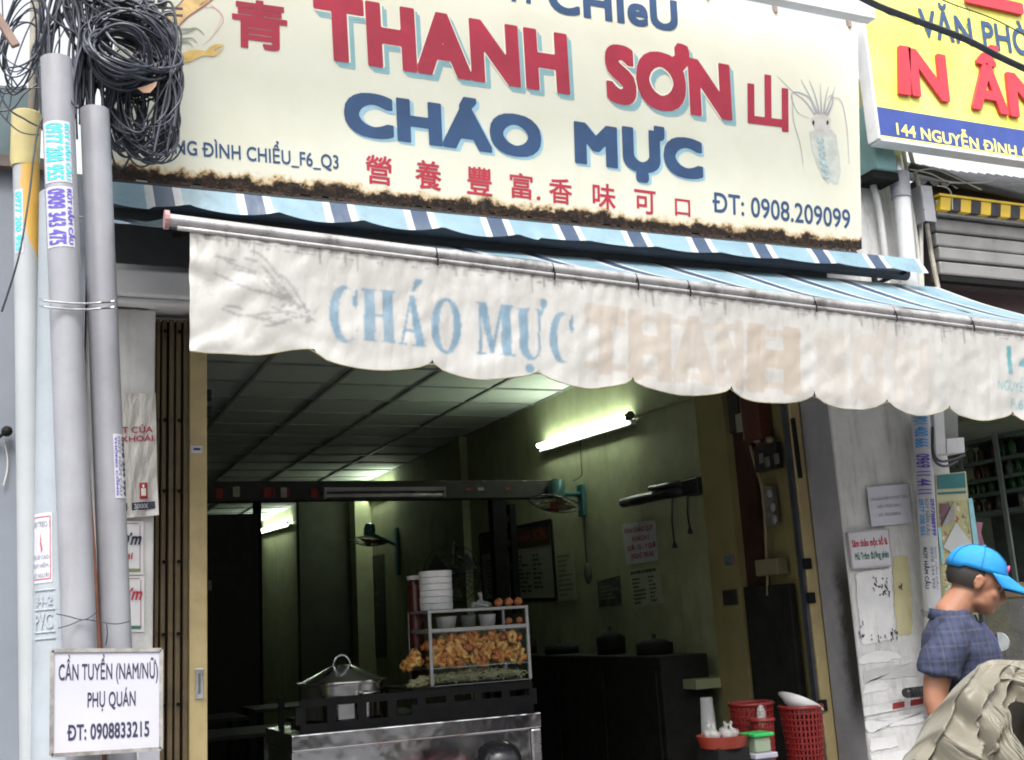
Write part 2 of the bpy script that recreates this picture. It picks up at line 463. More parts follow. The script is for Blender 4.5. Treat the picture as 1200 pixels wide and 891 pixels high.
# shophouses across the street (they close off the low sky and show in the steel)
oc = [(.30, .27, .22), (.22, .25, .26), (.33, .30, .26), (.20, .17, .14), (.30, .31, .30)]
for i in range(9):
    x0 = -26 + i * 6.4; h_ = (7.2, 9.9, 6.8, 7.4, 10.1)[i % 5]
    ob = thing('shophouse', ['pale', 'grey', 'cream', 'brown', 'white'][i % 5] + ' shophouse number-less front across the street, %s storeys tall' % ('two' if h_ < 8 else 'three'), 'building', (x0 + 3, -22, 0), 'shophouses across the street')
    b = MB(); b.box((x0, -29, 0), (x0 + 6.3, -22, h_)); b.build('wall', mat('shophouse_%d' % (i % 5), oc[i % 5], .85, 0, .15, 2), ob)
    for lv in range(2 if h_ < 8 else 3):
        for k in range(3 if lv else 1):
            xa = x0 + .5 + k * 1.9; wd = 1.2 if lv else 5.2
            b = MB(); b.box((xa, -22.0, .2 + lv * 3.1 + (.9 if lv else 0)), (xa + wd, -21.96, .2 + lv * 3.1 + 2.5)); b.build('window' if lv else 'shopfront', mat('window_dark', (.04, .045, .05), .2), ob)
        b = MB(); b.box((x0, -21.99, 3.0 + lv * 3.1), (x0 + 6.3, -21.2, 3.12 + lv * 3.1)); b.build('balcony', mat('shophouse_%d' % (i % 5), oc[i % 5], .85), ob)

# ------------------------------------------------------------------ left neighbour wall
blue_wall = mat('blue_grey_paint', (.17, .19, .225), .6, 0, .08, 2, .08, 20, dirt=.15, dcol=(.2, .2, .2))
nb = thing('neighbouring_wall', 'flat blue grey painted wall at the far left behind the pipes', 'wall', (-2, 0, 0))
zt = P(5, 196, y=-.05).z
b = MB(); b.box((-6, -.06, 0), (.262, .3, zt)); b.build('wall_face', blue_wall, nb)
b = MB(); b.box((-6, -.12, zt - .02), (.09, .1, zt + .03)); b.build('coping', mat('rust_dark', (.10, .08, .07), .8), nb)
b = MB(); b.box((-6, .05, zt + .03), (.03, .12, zt + .42)); b.build('sheet_panel', mat('teal_dark', (.07, .11, .12), .6), nb)
b = MB(); q = P(8, 505, y=-.10); b.ball(q, .022, 10, 6); b.tube([q, q + Vector((-.03, .0, -.025)), q + Vector((-.035, .05, -.05))], .008); b.build('wall_hook', black_iron, nb)
pts = [P(4 + 5 * math.sin(i / 9 * PI) , 515 + i * 6, y=-.075) for i in range(10)]
b = MB(); b.tube(pts, .003, 5); b.build('wire', cable_grey, nb)

# ------------------------------------------------------------------ folding gate and guide posts
gate_mat = mat('gate_olive_brown', (.13, .095, .05), .5, .2, .2, 6, .1, 40, dirt=.2)
gate = thing('folding_gate', 'brown steel folding gate pushed together beside the left mustard post', 'gate', (.75, .2, .15))
ge = [180, 187, 195.5, 204, 213, 222]
gx = [P(e, 650, y=.16).x for e in ge]
for i in range(5):
    me = MB(); me.box((gx[i] + .003, .14 + .012 * (i % 2), .15), (gx[i + 1] - .006, .17 + .012 * (i % 2), 2.968))
    me.build('gate_slat', gate_mat, gate, bevel=.004)
b = MB(); b.box((gx[0], .19, .15), (gx[-1], .21, 2.968)); b.build('gate_backing', black_iron, gate)
riv = MB(); riv.lathe([(0, -.006), (.008, -.005), (.008, 0)], (0, 0, 0), 8, Matrix.Rotation(-PI / 2, 3, 'X').inverted()); rme = riv.mesh('rivet', True); rme.materials.append(black_iron)
for zpx in (388, 492, 575, 658, 743, 826):
    for i in range(5):
        q = P(0, zpx, y=.14); zz = P(200, zpx, y=.14).z
        piece('rivet', rme, gate, ((gx[i] + gx[i + 1]) / 2, .137, zz))
    b = MB(); b.box((gx[0], .176, zz - .012), (gx[-1], .188, zz + .012)); b.build('gate_link', black_iron, gate)
post = thing('gate_post', 'mustard painted steel gate post with a recessed pull at the left of the entrance', 'post', (.87, .25, .15))
xa, xb = P(222, 700, y=.12).x, P(243, 700, y=.12).x
b = MB(); b.box((xa, .12, .15), (xb, .24, 2.968)); b.build('post_body', paint_gold, post, bevel=.004)
c0, c1 = P(228.5, 783, y=.118), P(238, 818, y=.118)
b = MB(); b.box((c0.x, .108, c1.z), (c1.x, .1195, c0.z)); b.build('pull_plate', alu, post, bevel=.003)
b = MB(); b.box((c0.x + .012, .105, c1.z + .02), (c1.x - .012, .1079, c0.z - .02)); b.build('pull_recess', mat('slot_grey', (.18, .18, .2), .4, .6), post, bevel=.003)
c0, c1 = P(223.5, 522, y=.118), P(237, 531, y=.118)
b = MB(); b.box((c0.x, .117, c1.z), (c1.x, .1195, c0.z)); b.build('sticker', paper, post)
b = MB(); b.box((c0.x + .012, .1160, c1.z + .014), (c1.x - .008, .1169, c0.z - .010)); b.build('sticker_print', ink_black, post)
for py in (461, 480, 685):
    q = P(240, py, y=.12); b = MB(); b.box((q.x, .125, q.z - .025), (q.x + .03, .16, q.z + .02)); b.build('hinge_stop', black_iron, post)
post2 = thing('gate_upright', 'mustard painted steel gate frame at the right edge of the dark entrance', 'post', (4.13, .3, .15))
b = MB(); b.box((4.095, .255, .15), (4.1675, .325, 2.998)); b.build('frame_body', paint_gold, post2, bevel=.004)
b = MB(); b.box((4.075, .27, .15), (4.0945, .31, 2.998)); b.build('inner_channel', mat('channel_grey', (.10, .11, .13), .4, .6), post2)
for py in (660, 700, 827):
    q = P(955, py, y=.26); b = MB(); b.box((4.07, .235, q.z - .03), (4.12, .2545, q.z + .03)); b.build('latch', black_iron, post2, bevel=.004)

# ================================================================== MAIN SIGN
A0 = P(131, 204.5, y=-.12); A1 = P(1010, 292, y=-.12)
zb = 3.524
th = R(8.5)
SO = Vector((A0.x, -.12, zb)); su = Vector((1, 0, 0)); sv = Vector((0, -math.sin(th), math.cos(th))); sn = Vector((0, -math.cos(th), -math.sin(th)))
def sp(px, py):
    d = Vector(RW @ np.array([px - 600., 445. - py, -F])); c = Vector(CP)
    t = (SO - c).dot(sn) / d.dot(sn); return c + d * t
n = N('sign_cream_paint')
base = n.mix(n.ramp(n.noise(3), .3, .7), (.66, .65, .53), (.71, .70, .59))
xyz = n.sep(); hgt = xyz[2]
nz = n.noise(9, 8, .7, stretch=(1, 1, 1)); nz2 = n.noise(38, 8, .75)
thr = n.math('ADD', n.math('MULTIPLY', n.ramp(nz, .3, .7), .050), n.math('MULTIPLY', nz2, .045))
edge = n.math('SUBTRACT', hgt, thr)
rust = n.ramp(edge, .012, -.012)
halo = n.ramp(edge, .03, .0)
c1 = n.mix(n.math('MULTIPLY', halo, .75), base, (.52, .30, .07))
rc = n.mix(n.ramp(nz2, .46, .72), (.008, .006, .005), (.10, .045, .022))
c2 = n.mix(rust, c1, rc)
stn = n.ramp(n.noise(2.5, 9, .7, stretch=(3, 1, .5)), .55, .8, 0, .16)
c2 = n.mix(stn, c2, (.5, .47, .36))
n.set(Base_Color=c2, Roughness=n.ramp(rust, 0, 1, .42, .95)); n.bump(n.math('MULTIPLY', n.math('ADD', nz2, 0.), rust), .8, .01)
sign_mat = n.m
sign = thing('shop_signboard', 'big cream signboard with red shop name and rusted lower edge above the awning', 'sign', (2.4, -.12, zb))
SW = A1.x - A0.x; SH = 1.30
b = MB(); b.slab([SO, SO + su * SW, SO + su * SW + sv * SH, SO + sv * SH], -sn * .03); b.build('sign_panel', sign_mat, sign)
b = MB()
for x0 in (0, SW * .25, SW * .5, SW * .75, SW - .03):
    b.slab([SO + su * x0 - sn * .031, SO + su * (x0 + .03) - sn * .031, SO + su * (x0 + .03) + sv * SH - sn * .031, SO + su * x0 + sv * SH - sn * .031], -sn * .03)
b.build('sign_backing_frame', black_iron, sign)
# ragged torn rust edge: chips of metal hanging on the lower edge
b = MB()
for i in range(210):
    u = random.uniform(0, SW); wd = random.uniform(.015, .07); h = random.uniform(.006, .035)
    pts = [SO + su * u - sv * 0, SO + su * (u + wd), SO + su * (u + wd * .8) - sv * h * .7, SO + su * (u + wd * .35) - sv * h]
    b.slab([p + sn * random.uniform(.001, .006) for p in pts], -sn * .003)
b.build('rusted_edge', mat('rust_flake', (.045, .025, .016), .95, 0, .6, 30, .6, 80), sign)['kind'] = 'stuff'

def sl_(off): return lambda px, py: sp(px, py) + sn * off
def shadow_word(body, a, b_, c, bold, main, mid, low, dx=.026, dz=-.026, outl=.028):
    A, B, C = sp(*a), sp(*b_), sp(*c)
    off = su * dx + sv * dz
    if low: lettering('letter_shadow', body, A + off, B + off, C + off, low, sign, bold=bold + outl * .5, lift=.0012)
    if low: # sweep of the drop shadow
        off2 = off * .5
        lettering('letter_shadow', body, A + off2, B + off2, C + off2, low, sign, bold=bold + outl * .5, lift=.0018)
    if mid: lettering('letter_outline', body, A, B, C, mid, sign, bold=bold + outl * .55, lift=.0026)
    lettering('letters', body, A, B, C, main, sign, bold=bold, lift=.0036)
shadow_word('THANH', (370, 68), (668, 111), (366, -10), .056, ink_red, ink_cream, ink_teal)
shadow_word('SƠN', (711, 119), (858, 141.5), (707.5, 50), .056, ink_red, ink_cream, ink_teal)
shadow_word('CHÁO', (404, 157), (635, 186.5), (402, 105), .055, ink_blue, None, ink_pale, .014, -.012)
shadow_word('MỰC', (673.5, 190.5), (824, 211), (672, 141.5), .055, ink_blue, None, ink_pale, .014, -.012)
lettering('letters', 'CHIeU', sp(643, 13.5), sp(795, 37.5), sp(641, -25), ink_blue, sign, bold=.035, lift=.002)
lettering('letters', 'H', sp(599, 1), sp(622, 4), sp(598, -36), ink_blue, sign, bold=.03, lift=.002)
def cjk(ch, box, m, bold=.012):
    x0, y0, x1, y1 = box; k = .12 * (x1 - x0)
    lettering('character', ch, sp(x0, y1), sp(x1, y1 + k), sp(x0 - .5, y0), m, sign, bold=bold, lift=.002, full=True)
cjk('青', (272, -4, 337, 54), ink_red, .028); cjk('山', (876, 84, 924, 149), ink_red, .032)
for ch, cx, cy, s_ in (('營', 444, 197, 34), ('養', 502, 203, 34), ('豐', 562, 210, 33), ('富', 611, 216, 30), ('香', 657, 222, 30), ('味', 708, 228, 30), ('可', 756, 235, 28), ('口', 800, 242, 20)):
    cjk(ch, (cx - s_ * .45, cy - s_ * .5, cx + s_ * .45, cy + s_ * .5), ink_scarlet, .014)
b = MB(); q = [sp(631 + 2.4 * math.cos(a), 232 + 2.4 * math.sin(a)) + sn * .002 for a in [i * PI / 5 for i in range(10)]]; b.add(q, [tuple(range(10))]); b.build('character_dot', ink_scarlet, sign)
lettering('letters', '144', sp(138, 171), sp(172, 175), sp(138, 153), ink_blue, sign, bold=.02, lift=.002)
lettering('letters', 'NG ĐÌNH CHIỂU_F6_Q3', sp(205, 180), sp(397, 198), sp(204.5, 163), ink_blue, sign, bold=.016, lift=.002)
lettering('letters', 'ĐT: 0908.209099', sp(835, 248), sp(996.5, 268), sp(834.5, 224.5), ink_blue, sign, bold=.012, lift=.002)
# painted prawn and squid
def art(name, polys, m, off, parent=sign, pl=sp, nn=None):
    b = MB(); nn = nn or sn
    for i, pts in enumerate(polys):
        b.add([pl(*p) + nn * (off + i * .0003) for p in pts], [tuple(range(len(pts)))])
    return b.build(name, m, parent)
def stroke(pts, w0, w1):
    out = []; k = len(pts); L = []; Rr = []
    for i, p in enumerate(pts):
        a = pts[max(i - 1, 0)]; c = pts[min(i + 1, k - 1)]; dx, dy = c[0] - a[0], c[1] - a[1]; l = math.hypot(dx, dy) or 1
        w_ = (w0 + (w1 - w0) * i / (k - 1)) / 2
        L.append((p[0] - dy / l * w_, p[1] + dx / l * w_)); Rr.append((p[0] + dy / l * w_, p[1] - dx / l * w_))
    return L + Rr[::-1]
def smooth(pts, n_=6):
    out = []
    k = len(pts)
    for i in range(k - 1):
        p0, p1, p2, p3 = pts[max(i - 1, 0)], pts[i], pts[i + 1], pts[min(i + 2, k - 1)]
        for j in range(n_):
            t = j / n_
            out.append(tuple(.5 * (2 * p1[a] + (p2[a] - p0[a]) * t + (2 * p0[a] - 5 * p1[a] + 4 * p2[a] - p3[a]) * t * t + (3 * p1[a] - p0[a] - 3 * p2[a] + p3[a]) * t ** 3) for a in range(len(p1))))
    out.append(tuple(pts[-1])); return out
def c6(x, y): return (140 + x / 6, y / 6)
prawn_mat = mat('paint_prawn_orange', (.72, .50, .22), .5, 0, .22, 14)
prawn_dark = mat('paint_prawn_purple', (.36, .17, .18), .5, 0, .2, 20)
prawn_green = mat('paint_prawn_grey', (.30, .34, .26), .5, 0, .2, 20)
body = [c6(*p) for p in [(150, 560), (170, 380), (240, 250), (330, 110), (420, 40), (470, -20), (700, -40), (600, 30), (480, 110), (420, 170), (380, 260), (350, 360), (300, 470), (230, 560)]]
body2 = [c6(*p) for p in [(140, 565), (160, 370), (233, 240), (322, 100), (412, 30), (465, -30), (712, -48), (606, 42), (488, 120), (430, 178), (390, 268), (360, 366), (308, 480), (235, 570)]]
art('prawn_outline', [body2], prawn_dark, .0012); art('prawn_body', [body], prawn_mat, .0022)
art('prawn_feelers', [stroke([c6(*p) for p in smooth([(600, 50), (680, 60), (730, 130), (700, 200), (620, 290), (580, 320)])], .9, .4), stroke([c6(*p) for p in smooth([(640, 30), (700, 80), (715, 130), (660, 240)])], .7, .3), stroke([c6(*p) for p in smooth([(560, 40), (640, -10), (780, -30)])], 2.5, .8)], mat('paint_pink', (.62, .28, .28), .5), .0016)
art('prawn_legs', [stroke([c6(*p) for p in smooth(q)], 3.4, .6) for q in ([(380, 200), (480, 205), (545, 200), (600, 245)], [(385, 235), (470, 228), (530, 210)], [(360, 270), (440, 272), (510, 268), (545, 300)], [(360, 300), (440, 295), (490, 300), (515, 330)], [(350, 330), (400, 345), (440, 375)])], prawn_green, .0018)
art('prawn_claw', [[c6(*p) for p in smooth([(385, 400), (430, 435), (490, 435), (560, 400), (610, 390), (660, 396), (700, 370), (732, 340), (690, 355), (660, 362), (690, 335), (738, 318), (690, 308), (640, 325), (610, 355), (560, 350), (500, 352), (440, 378)], 3)]], mat('paint_claw', (.66, .44, .14), .5, 0, .15, 20), .003)
art('prawn_eye', [[c6(378 + 14 * math.cos(a), 128 + 14 * math.sin(a)) for a in [i * PI / 5 for i in range(10)]]], prawn_green, .0032)
def c3(x, y): return (800 + x / 2.97, y / 2.97)
sq = mat('paint_squid_grey', (.53, .55, .50), .5, 0, .12, 16); sqd = mat('paint_squid_blue', (.38, .47, .48), .5, 0, .3, 60); sqp = mat('paint_squid_pink', (.52, .49, .46), .5, 0, .1, 16)
art('squid_body', [[c3(*p) for p in [(441, 460), (460, 450), (520, 452), (534, 470), (545, 540), (550, 600), (540, 638), (525, 640), (517, 625), (505, 640), (490, 620), (470, 580), (450, 520)]]], sq, .0014)
art('squid_head', [[c3(*p) for p in [(446, 412), (470, 398), (500, 400), (515, 412), (512, 445), (520, 456), (460, 456), (458, 440)]]], sqp, .002)
art('squid_mottle', [[c3(478 + 14 * math.cos(a) + i * 4, 490 + i * 24 + 12 * math.sin(a)) for a in [j * PI / 4 for j in range(8)]] for i in range(6)], sqd, .0024)
art('squid_eye', [[c3(cx + 4 * math.cos(a), 426 + 8 * math.sin(a)) for a in [j * PI / 5 for j in range(10)]] for cx in (454, 503)], ink_black, .003)
ten = [[(460, 400), (425, 350), (385, 320), (330, 265)], [(465, 395), (440, 340), (395, 320), (378, 335), (400, 390), (440, 410)], [(470, 395), (440, 330), (410, 275)], [(475, 395), (460, 330), (440, 280)], [(482, 395), (480, 340), (478, 290)], [(490, 395), (497, 340), (507, 300)], [(495, 395), (515, 345), (530, 300)], [(502, 400), (520, 360), (520, 330), (500, 345)], [(380, 335), (385, 420), (408, 500), (418, 570)], [(515, 340), (550, 350), (570, 440), (578, 570)]]
art('squid_tentacles', [stroke([c3(*p) for p in smooth(q)], 2.2 if i < 8 else .9, .5) for i, q in enumerate(ten)], mat('paint_tentacle', (.36, .36, .40), .5, 0, .1), .001)
# header canopy above the sign (white gutter box)
hd = thing('gutter_canopy', 'white metal gutter canopy running above the cream signboard', 'canopy', (2.6, -.6, 5.2))
yh = -.72
H1 = P(1027, 22, y=yh); H2 = P(1018, 29, y=yh)
hx = H1.x
H2 = H1; yk = P(1018, 29, z=H1.z).y
b = MB(); b.box((-.5, yh, H2.z), (hx, yk, H2.z + .20)); b.build('gutter_box', white_metal, hd, bevel=.006)
b = MB(); b.box((-.5, yh - .03, H2.z + .21), (hx + .03, yk + .05, H2.z + .235)); b.build('gutter_lip', mat('white_paint', (.8, .8, .8), .5), hd)
b = MB()
top = [SO + su * u + sv * (SH - .003) for u in (.35, 1.1, 1.9, 2.75, 3.05, 3.5, SW - .06)]
for i, q in enumerate(top): b = MB(); b.bar(q, (q.x, q.y, q.z + .13), .022 if i != 3 else .06, .02); b.build('hanger', mat('hanger_rust', (.22, .17, .14), .7), sign)

# ================================================================== AWNING
YB = -1.1
def bz(x): return 2.982 + (x - .472) * (2.797 - 2.982) / (4.491 - .472)
n = N('valance_vinyl')
at = n.n('Attribute'); at.attribute_name = 'print'
cl = n.mix(n.ramp(n.noise(7, 6), .3, .7), (.37, .362, .345), (.44, .43, .415))
uvn = n.n('UVMap'); ux = n.sep(uvn.outputs[0])
g1 = n.ramp(n.noise(11, 10, .8, stretch=(1.0, 1, .25)), .60, .74)
tz = n.ramp(ux[1], .06, .0)
cl = n.mix(n.math('MULTIPLY', g1, n.math('ADD', n.math('MULTIPLY', tz, .7), .10)), cl, (.16, .15, .14))
lf = n.ramp(ux[0], .72, .25)      # scuffed black creases of the left end
cr = n.noise(26, 10, .82, stretch=(.5, 1, 1.6), dist=.6)
cl = n.mix(n.math('MULTIPLY', n.ramp(cr, .58, .66), n.math('MULTIPLY', lf, .75)), cl, (.09, .10, .10))
ye = n.ramp(ux[2], .0, 1.) if False else None
pc = n.mix(n.math('MULTIPLY', at.outputs['Alpha'], n.ramp(n.noise(14, 8, .7), .25, .6, .72, 1.)), cl, at.outputs['Color'])
n.set(Base_Color=pc, Roughness=n.ramp(n.noise(6), .3, .7, .28, .45), Specular_IOR_Level=.6)
n.bump(n.noise(13, 9, .68, stretch=(1.6, 1, .5), dist=.5), .30, .02)
tr = n.n('BsdfTranslucent'); n.l(pc, tr.inputs[0]); mx = n.n('MixShader'); mx.inputs[0].default_value = .12
out = n.t.nodes['Material Output']; n.l(n.b.outputs[0], mx.inputs[1]); n.l(tr.outputs[0], mx.inputs[2]); n.l(mx.outputs[0], out.inputs['Surface'])
val_mat = n.m

def val_surface():
    X0, X1 = .545, 5.0
    NX, NZ = 900, 92
    HT = .47
    cus = [P(px, py, y=YB).x for px, py in ((368, 408), (507, 424), (632, 437), (742, 455), (859, 466), (955, 476), (1040, 488), (1115, 493), (1190, 498))]
    cus = [X0 - .30] + cus + [cus[-1] + .43, cus[-1] + .86]
    def bottom(x):
        for i in range(len(cus) - 1):
            if cus[i] <= x <= cus[i + 1]:
                f = (x - cus[i]) / (cus[i + 1] - cus[i])
                d = .388 + .070 * (math.sin(PI * f ** .85)) ** .42
                if i == 0: d = .40 + .045 * math.sin(PI * f)
                return d + .012 * mnoise.noise(Vector((x * 6, 3, 0)))
        return .42
    xs = np.linspace(X0, X1, NX); ts = np.linspace(0, 1, NZ)
    V = []; 
    def topz(x): return bz(x) - .018
    bt = [bottom(x) for x in xs]
    for i, x in enumerate(xs):
        fr = abs(mnoise.noise(Vector((x * 7, 0, 0))))
        for t in ts:
            dz = bt[i] * t
            a = min(1, t * 3)
            y = YB - .004 + a * (.010 * mnoise.noise(Vector((x * 3.1, dz * 1.8, 1.7))) + .0065 * mnoise.noise(Vector((x * 6.5 + .6 * mnoise.noise(Vector((0, dz * 4, x)))  , dz * 1.5, 5))) + .0020 * (1 - 2.4 * abs(mnoise.noise(Vector((x * 15 + dz * 2.5, dz * 1.3, 11))))) + .0028 * mnoise.noise(Vector((x * 15 + dz * 10, dz * 12, 9))))
            y += .0025 * math.sin(x * 95 + 2 * mnoise.noise(Vector((x * 5, 0, 0)))) * max(0, 1 - t * 5)
            y += .010 * mnoise.noise(Vector((x * 1.2, 0, 2))) * t * 2 + .011 * mnoise.noise(Vector((x * 6.5, dz * 9, 41))) * max(0, t - .55) * 2
            # left end: diagonal tension creases
            e = max(0, 1 - (x - X0) / .55); y += e * .0035 * math.sin((dz * 1.0 + (x - X0) * .45) * 38 + 6 * mnoise.noise(Vector((x * 5, dz * 5, 0))))
            sgn = .004 * mnoise.noise(Vector((0, dz * 9, 7))) if i < 3 else 0
            V.append((x + sgn, y, topz(x) - dz))
    return xs, ts, bt, np.array(V), NX, NZ, topz
xs, ts, bt, VV, NX, NZ, topz = val_surface()
XX = VV[:, 0].reshape(NX, NZ); DZ = np.array([[b_ * t for t in ts] for b_ in bt])
PR = np.zeros((NX, NZ, 4)); PR[..., :3] = .5
def paint(maskf, box, colr, alpha):
    """box: px quad ((x0,ybase),(x1,ybase),(x0,ytop)) on the valance plane; maskf(u,v)->bool"""
    a, b_, c = [P(*q, y=YB) for q in box]
    ax, az = a.x, topz(a.x) - a.z
    # affine in (x, dz)
    bx, bz_ = b_.x - a.x, (topz(b_.x) - b_.z) - az
    cx, cz = c.x - a.x, (topz(c.x) - c.z) - az
    det = bx * cz - cx * bz_
    dx = XX - ax; dd = DZ - az
    u = (dx * cz - cx * dd) / det; v = (bx * dd - bz_ * dx) / det
    m_ = maskf(u, v)
    m_ = np.clip(m_.astype(float), 0, 1) * alpha
    k = m_[..., None]
    cur = PR[..., :3]; has = PR[..., 3:4]
    PR[..., :3] = np.where(k > 0, np.array(colr), cur)
    PR[..., 3] = np.maximum(PR[..., 3], m_)
def inb(u, v, a, b_, c, d): return (u >= a) & (u <= b_) & (v >= c) & (v <= d)
def el(u, v, cx, cy, rx, ry): return ((u - cx) / rx) ** 2 + ((v - cy) / ry) ** 2 <= 1
def gC(u, v):
    m_ = el(u, v, .52, .5, .52, .52) & ~el(u, v, .66, .5, .345, .47) & ~((u > .70) & (v > .30) & (v < .66))
    return m_ | inb(u, v, .90, .97, .62, .98) | ((abs(u - .86) < .045) & (v > .66) & (v < .86))
def gO(u, v): return el(u, v, .5, .5, .5, .52) & ~el(u, v, .5, .5, .23, .46)
def gH(u, v): return inb(u, v, .06, .38, 0, 1) | inb(u, v, .62, .94, 0, 1) | inb(u, v, .3, .7, .47, .53) | inb(u, v, 0, .46, 0, .035) | inb(u, v, .54, 1, 0, .035) | inb(u, v, 0, .46, .965, 1) | inb(u, v, .54, 1, .965, 1)
def gA(u, v):
    th_ = (u > .50 + (1 - v) * .12 - .10 * v) & (u < .58 + (1 - v) * .40) & (v >= 0) & (v <= 1)
    th_ = (u > .40 + (1 - v) * .22) & (u < .58 + (1 - v) * .36) & (v >= 0) & (v <= 1)
    tn = (abs(u - (.14 + v * .34)) < .035) & (v >= 0) & (v <= 1)
    return th_ | tn | inb(u, v, .24, .62, .27, .32) | inb(u, v, 0, .3, 0, .035) | inb(u, v, .5, 1, 0, .035) | ((abs(u - (.55 + (v - 1.08) * .9)) < .13 * (v - .98) / .3) & (v > 1.06) & (v < 1.32))
def gM(u, v):
    l_ = inb(u, v, .08, .15, 0, 1); r_ = inb(u, v, .66, .92, 0, 1)
    d1 = (u > .05 + (1 - v) * .33) & (u < .28 + (1 - v) * .22) & (v > .03) & (v <= 1)
    d2 = (abs(u - (.40 + v * .30)) < .04) & (v > .03) & (v <= 1)
    return l_ | r_ | d1 | d2 | inb(u, v, 0, .25, 0, .035) | inb(u, v, .58, 1, 0, .035) | inb(u, v, 0, .25, .965, 1) | inb(u, v, .7, 1, .965, 1)
def gU(u, v):
    l_ = inb(u, v, .05, .38, .25, 1); r_ = inb(u, v, .74, .82, .25, 1)
    bo = el(u, v, .435, .27, .385, .29) & ~el(u, v, .56, .30, .18, .26) & (v < .27)
    hn = (el(u, v, .95, 1.12, .13, .10)) | ((abs(u - (.82 + (v - .86) * .7)) < .05) & (v > .86) & (v < 1.1))
    return l_ | r_ | bo | inb(u, v, 0, .45, .965, 1) | inb(u, v, .66, .9, .965, 1) | hn | el(u, v, .40, -.18, .16, .09)
CB = (.085, .19, .275)
for g, bx in ((gC, ((386, 398), (420, 402), (386, 333))), (gH, ((425, 399), (464, 402), (424, 337))), (gA, ((466, 403), (501, 407), (465, 343))), (gO, ((505, 412), (541, 414), (505, 349))), (gM, ((558, 414), (603, 418), (557, 353))), (gU, ((607, 420), (640, 422), (606, 360))), (gC, ((644, 423), (672, 426), (644, 365)))):
    paint(g, bx, CB, .85)
def font_mask(body, bold):
    vs, fs = solid_text(body, bold, .02); x0 = min(v[0] for v in vs); x1 = max(v[0] for v in vs)
    T = []
    for f in fs:
        for i in range(1, len(f) - 1):
            T.append([((vs[k][0] - x0) / (x1 - x0), vs[k][1] / CAP) for k in (f[0], f[i], f[i + 1])])
    def fn(u, v):
        m_ = np.zeros(u.shape, bool)
        for (ax, ay), (bx, by), (cx, cy) in T:
            mnx, mxx, mny, mxy = min(ax, bx, cx), max(ax, bx, cx), min(ay, by, cy), max(ay, by, cy)
            s_ = (u >= mnx) & (u <= mxx) & (v >= mny) & (v <= mxy)
            if not s_.any(): continue
            uu, vv = u[s_], v[s_]
            d1 = (uu - bx) * (ay - by) - (ax - bx) * (vv - by); d2 = (uu - cx) * (by - cy) - (bx - cx) * (vv - cy); d3 = (uu - ax) * (cy - ay) - (cx - ax) * (vv - ay)
            m_[s_] |= ~(((d1 < 0) | (d2 < 0) | (d3 < 0)) & ((d1 > 0) | (d2 > 0) | (d3 > 0)))
        return m_
    return fn
PK = (.33, .255, .185)
for ch, x0, x1, yb_, yt, al in (('T', 685, 732, 430, 362, .5), ('H', 735, 786, 437, 368, .5), ('A', 788, 838, 441, 374, .45), ('N', 840, 872, 446, 378, .45), ('H', 876, 938, 451, 384, .6), ('S', 955, 992, 459, 392, .22), ('Ơ', 996, 1040, 463, 396, .26), ('N', 1046, 1090, 468, 400, .2)):
    f1 = font_mask(ch, .07)
    paint(f1, ((x0, yb_), (x1, yb_ + (x1 - x0) * .1), (x0, yt)), PK, al)
    paint(lambda u, v: inb(u, v, -.02, 1.02, -.02, .10) | inb(u, v, -.02, 1.02, .9, 1.02), ((x0, yb_), (x1, yb_ + (x1 - x0) * .1), (x0, yt)), PK, al * .8)
paint(font_mask('144', .02), ((1181, 437), (1236, 443), (1179, 406)), (.05, .24, .28), .9)
paint(font_mask('NGUYỄN ĐÌNH CHIỂU', .01), ((1169, 456), (1262, 466), (1169, 445)), (.08, .26, .30), .85)
paint(font_mask('F.6-Q.3', .01), ((1185, 478), (1226, 482), (1185, 467)), (.08, .26, .30), .85)
def squid(u, v):
    m_ = np.zeros(u.shape, bool); rr = random.Random(2)
    for k in range(22):
        y0 = rr.uniform(.12, 1.0); x0 = rr.uniform(.0, .45); yc = .38 + .10 * rr.random(); t0_ = rr.uniform(0, .5); t1_ = min(1, t0_ + rr.uniform(.15, .6))
        for t_ in np.linspace(t0_, t1_, 60):
            uu = x0 + (1.0 - x0) * t_; vv = y0 + (yc - y0) * t_ ** 1.6 + .03 * math.sin(t_ * 9 + k)
            if rr.random() < .30: continue
            m_ |= (abs(u - uu) < .008) & (abs(v - vv) < .006 + .006 * rr.random())
    for k in range(16):
        cx, cy, r1, r2 = rr.uniform(.72, 1.0), rr.uniform(.34, .58), rr.uniform(.01, .04), rr.uniform(.008, .02)
        m_ |= (((u - cx) * .7 + (v - cy) * .7) ** 2 / r1 ** 2 + ((u - cx) * -.7 + (v - cy) * .7) ** 2 / r2 ** 2) < 1
    return m_
paint(squid, ((232, 408), (368, 424), (232, 282)), (.10, .11, .11), .55)
def stitches(u, v):
    m_ = np.zeros(u.shape, bool); rr = random.Random(6)
    for k in range(260):
        x = .55 + 4.4 * rr.random(); d_ = rr.choice((.012, .030, .032, .045)); l = rr.choice((.006, .010, .03, .012))
        if d_ > .025 and rr.random() < .55: m_ |= (abs(XX - x) < l) & (abs(DZ - d_) < .003)
        else: m_ |= (abs(XX - x) < .003) & (abs(DZ - d_) < l * rr.uniform(.6, 2))
    return m_
paint(stitches, ((232, 408), (368, 424), (232, 282)), (.07, .065, .06), .6)
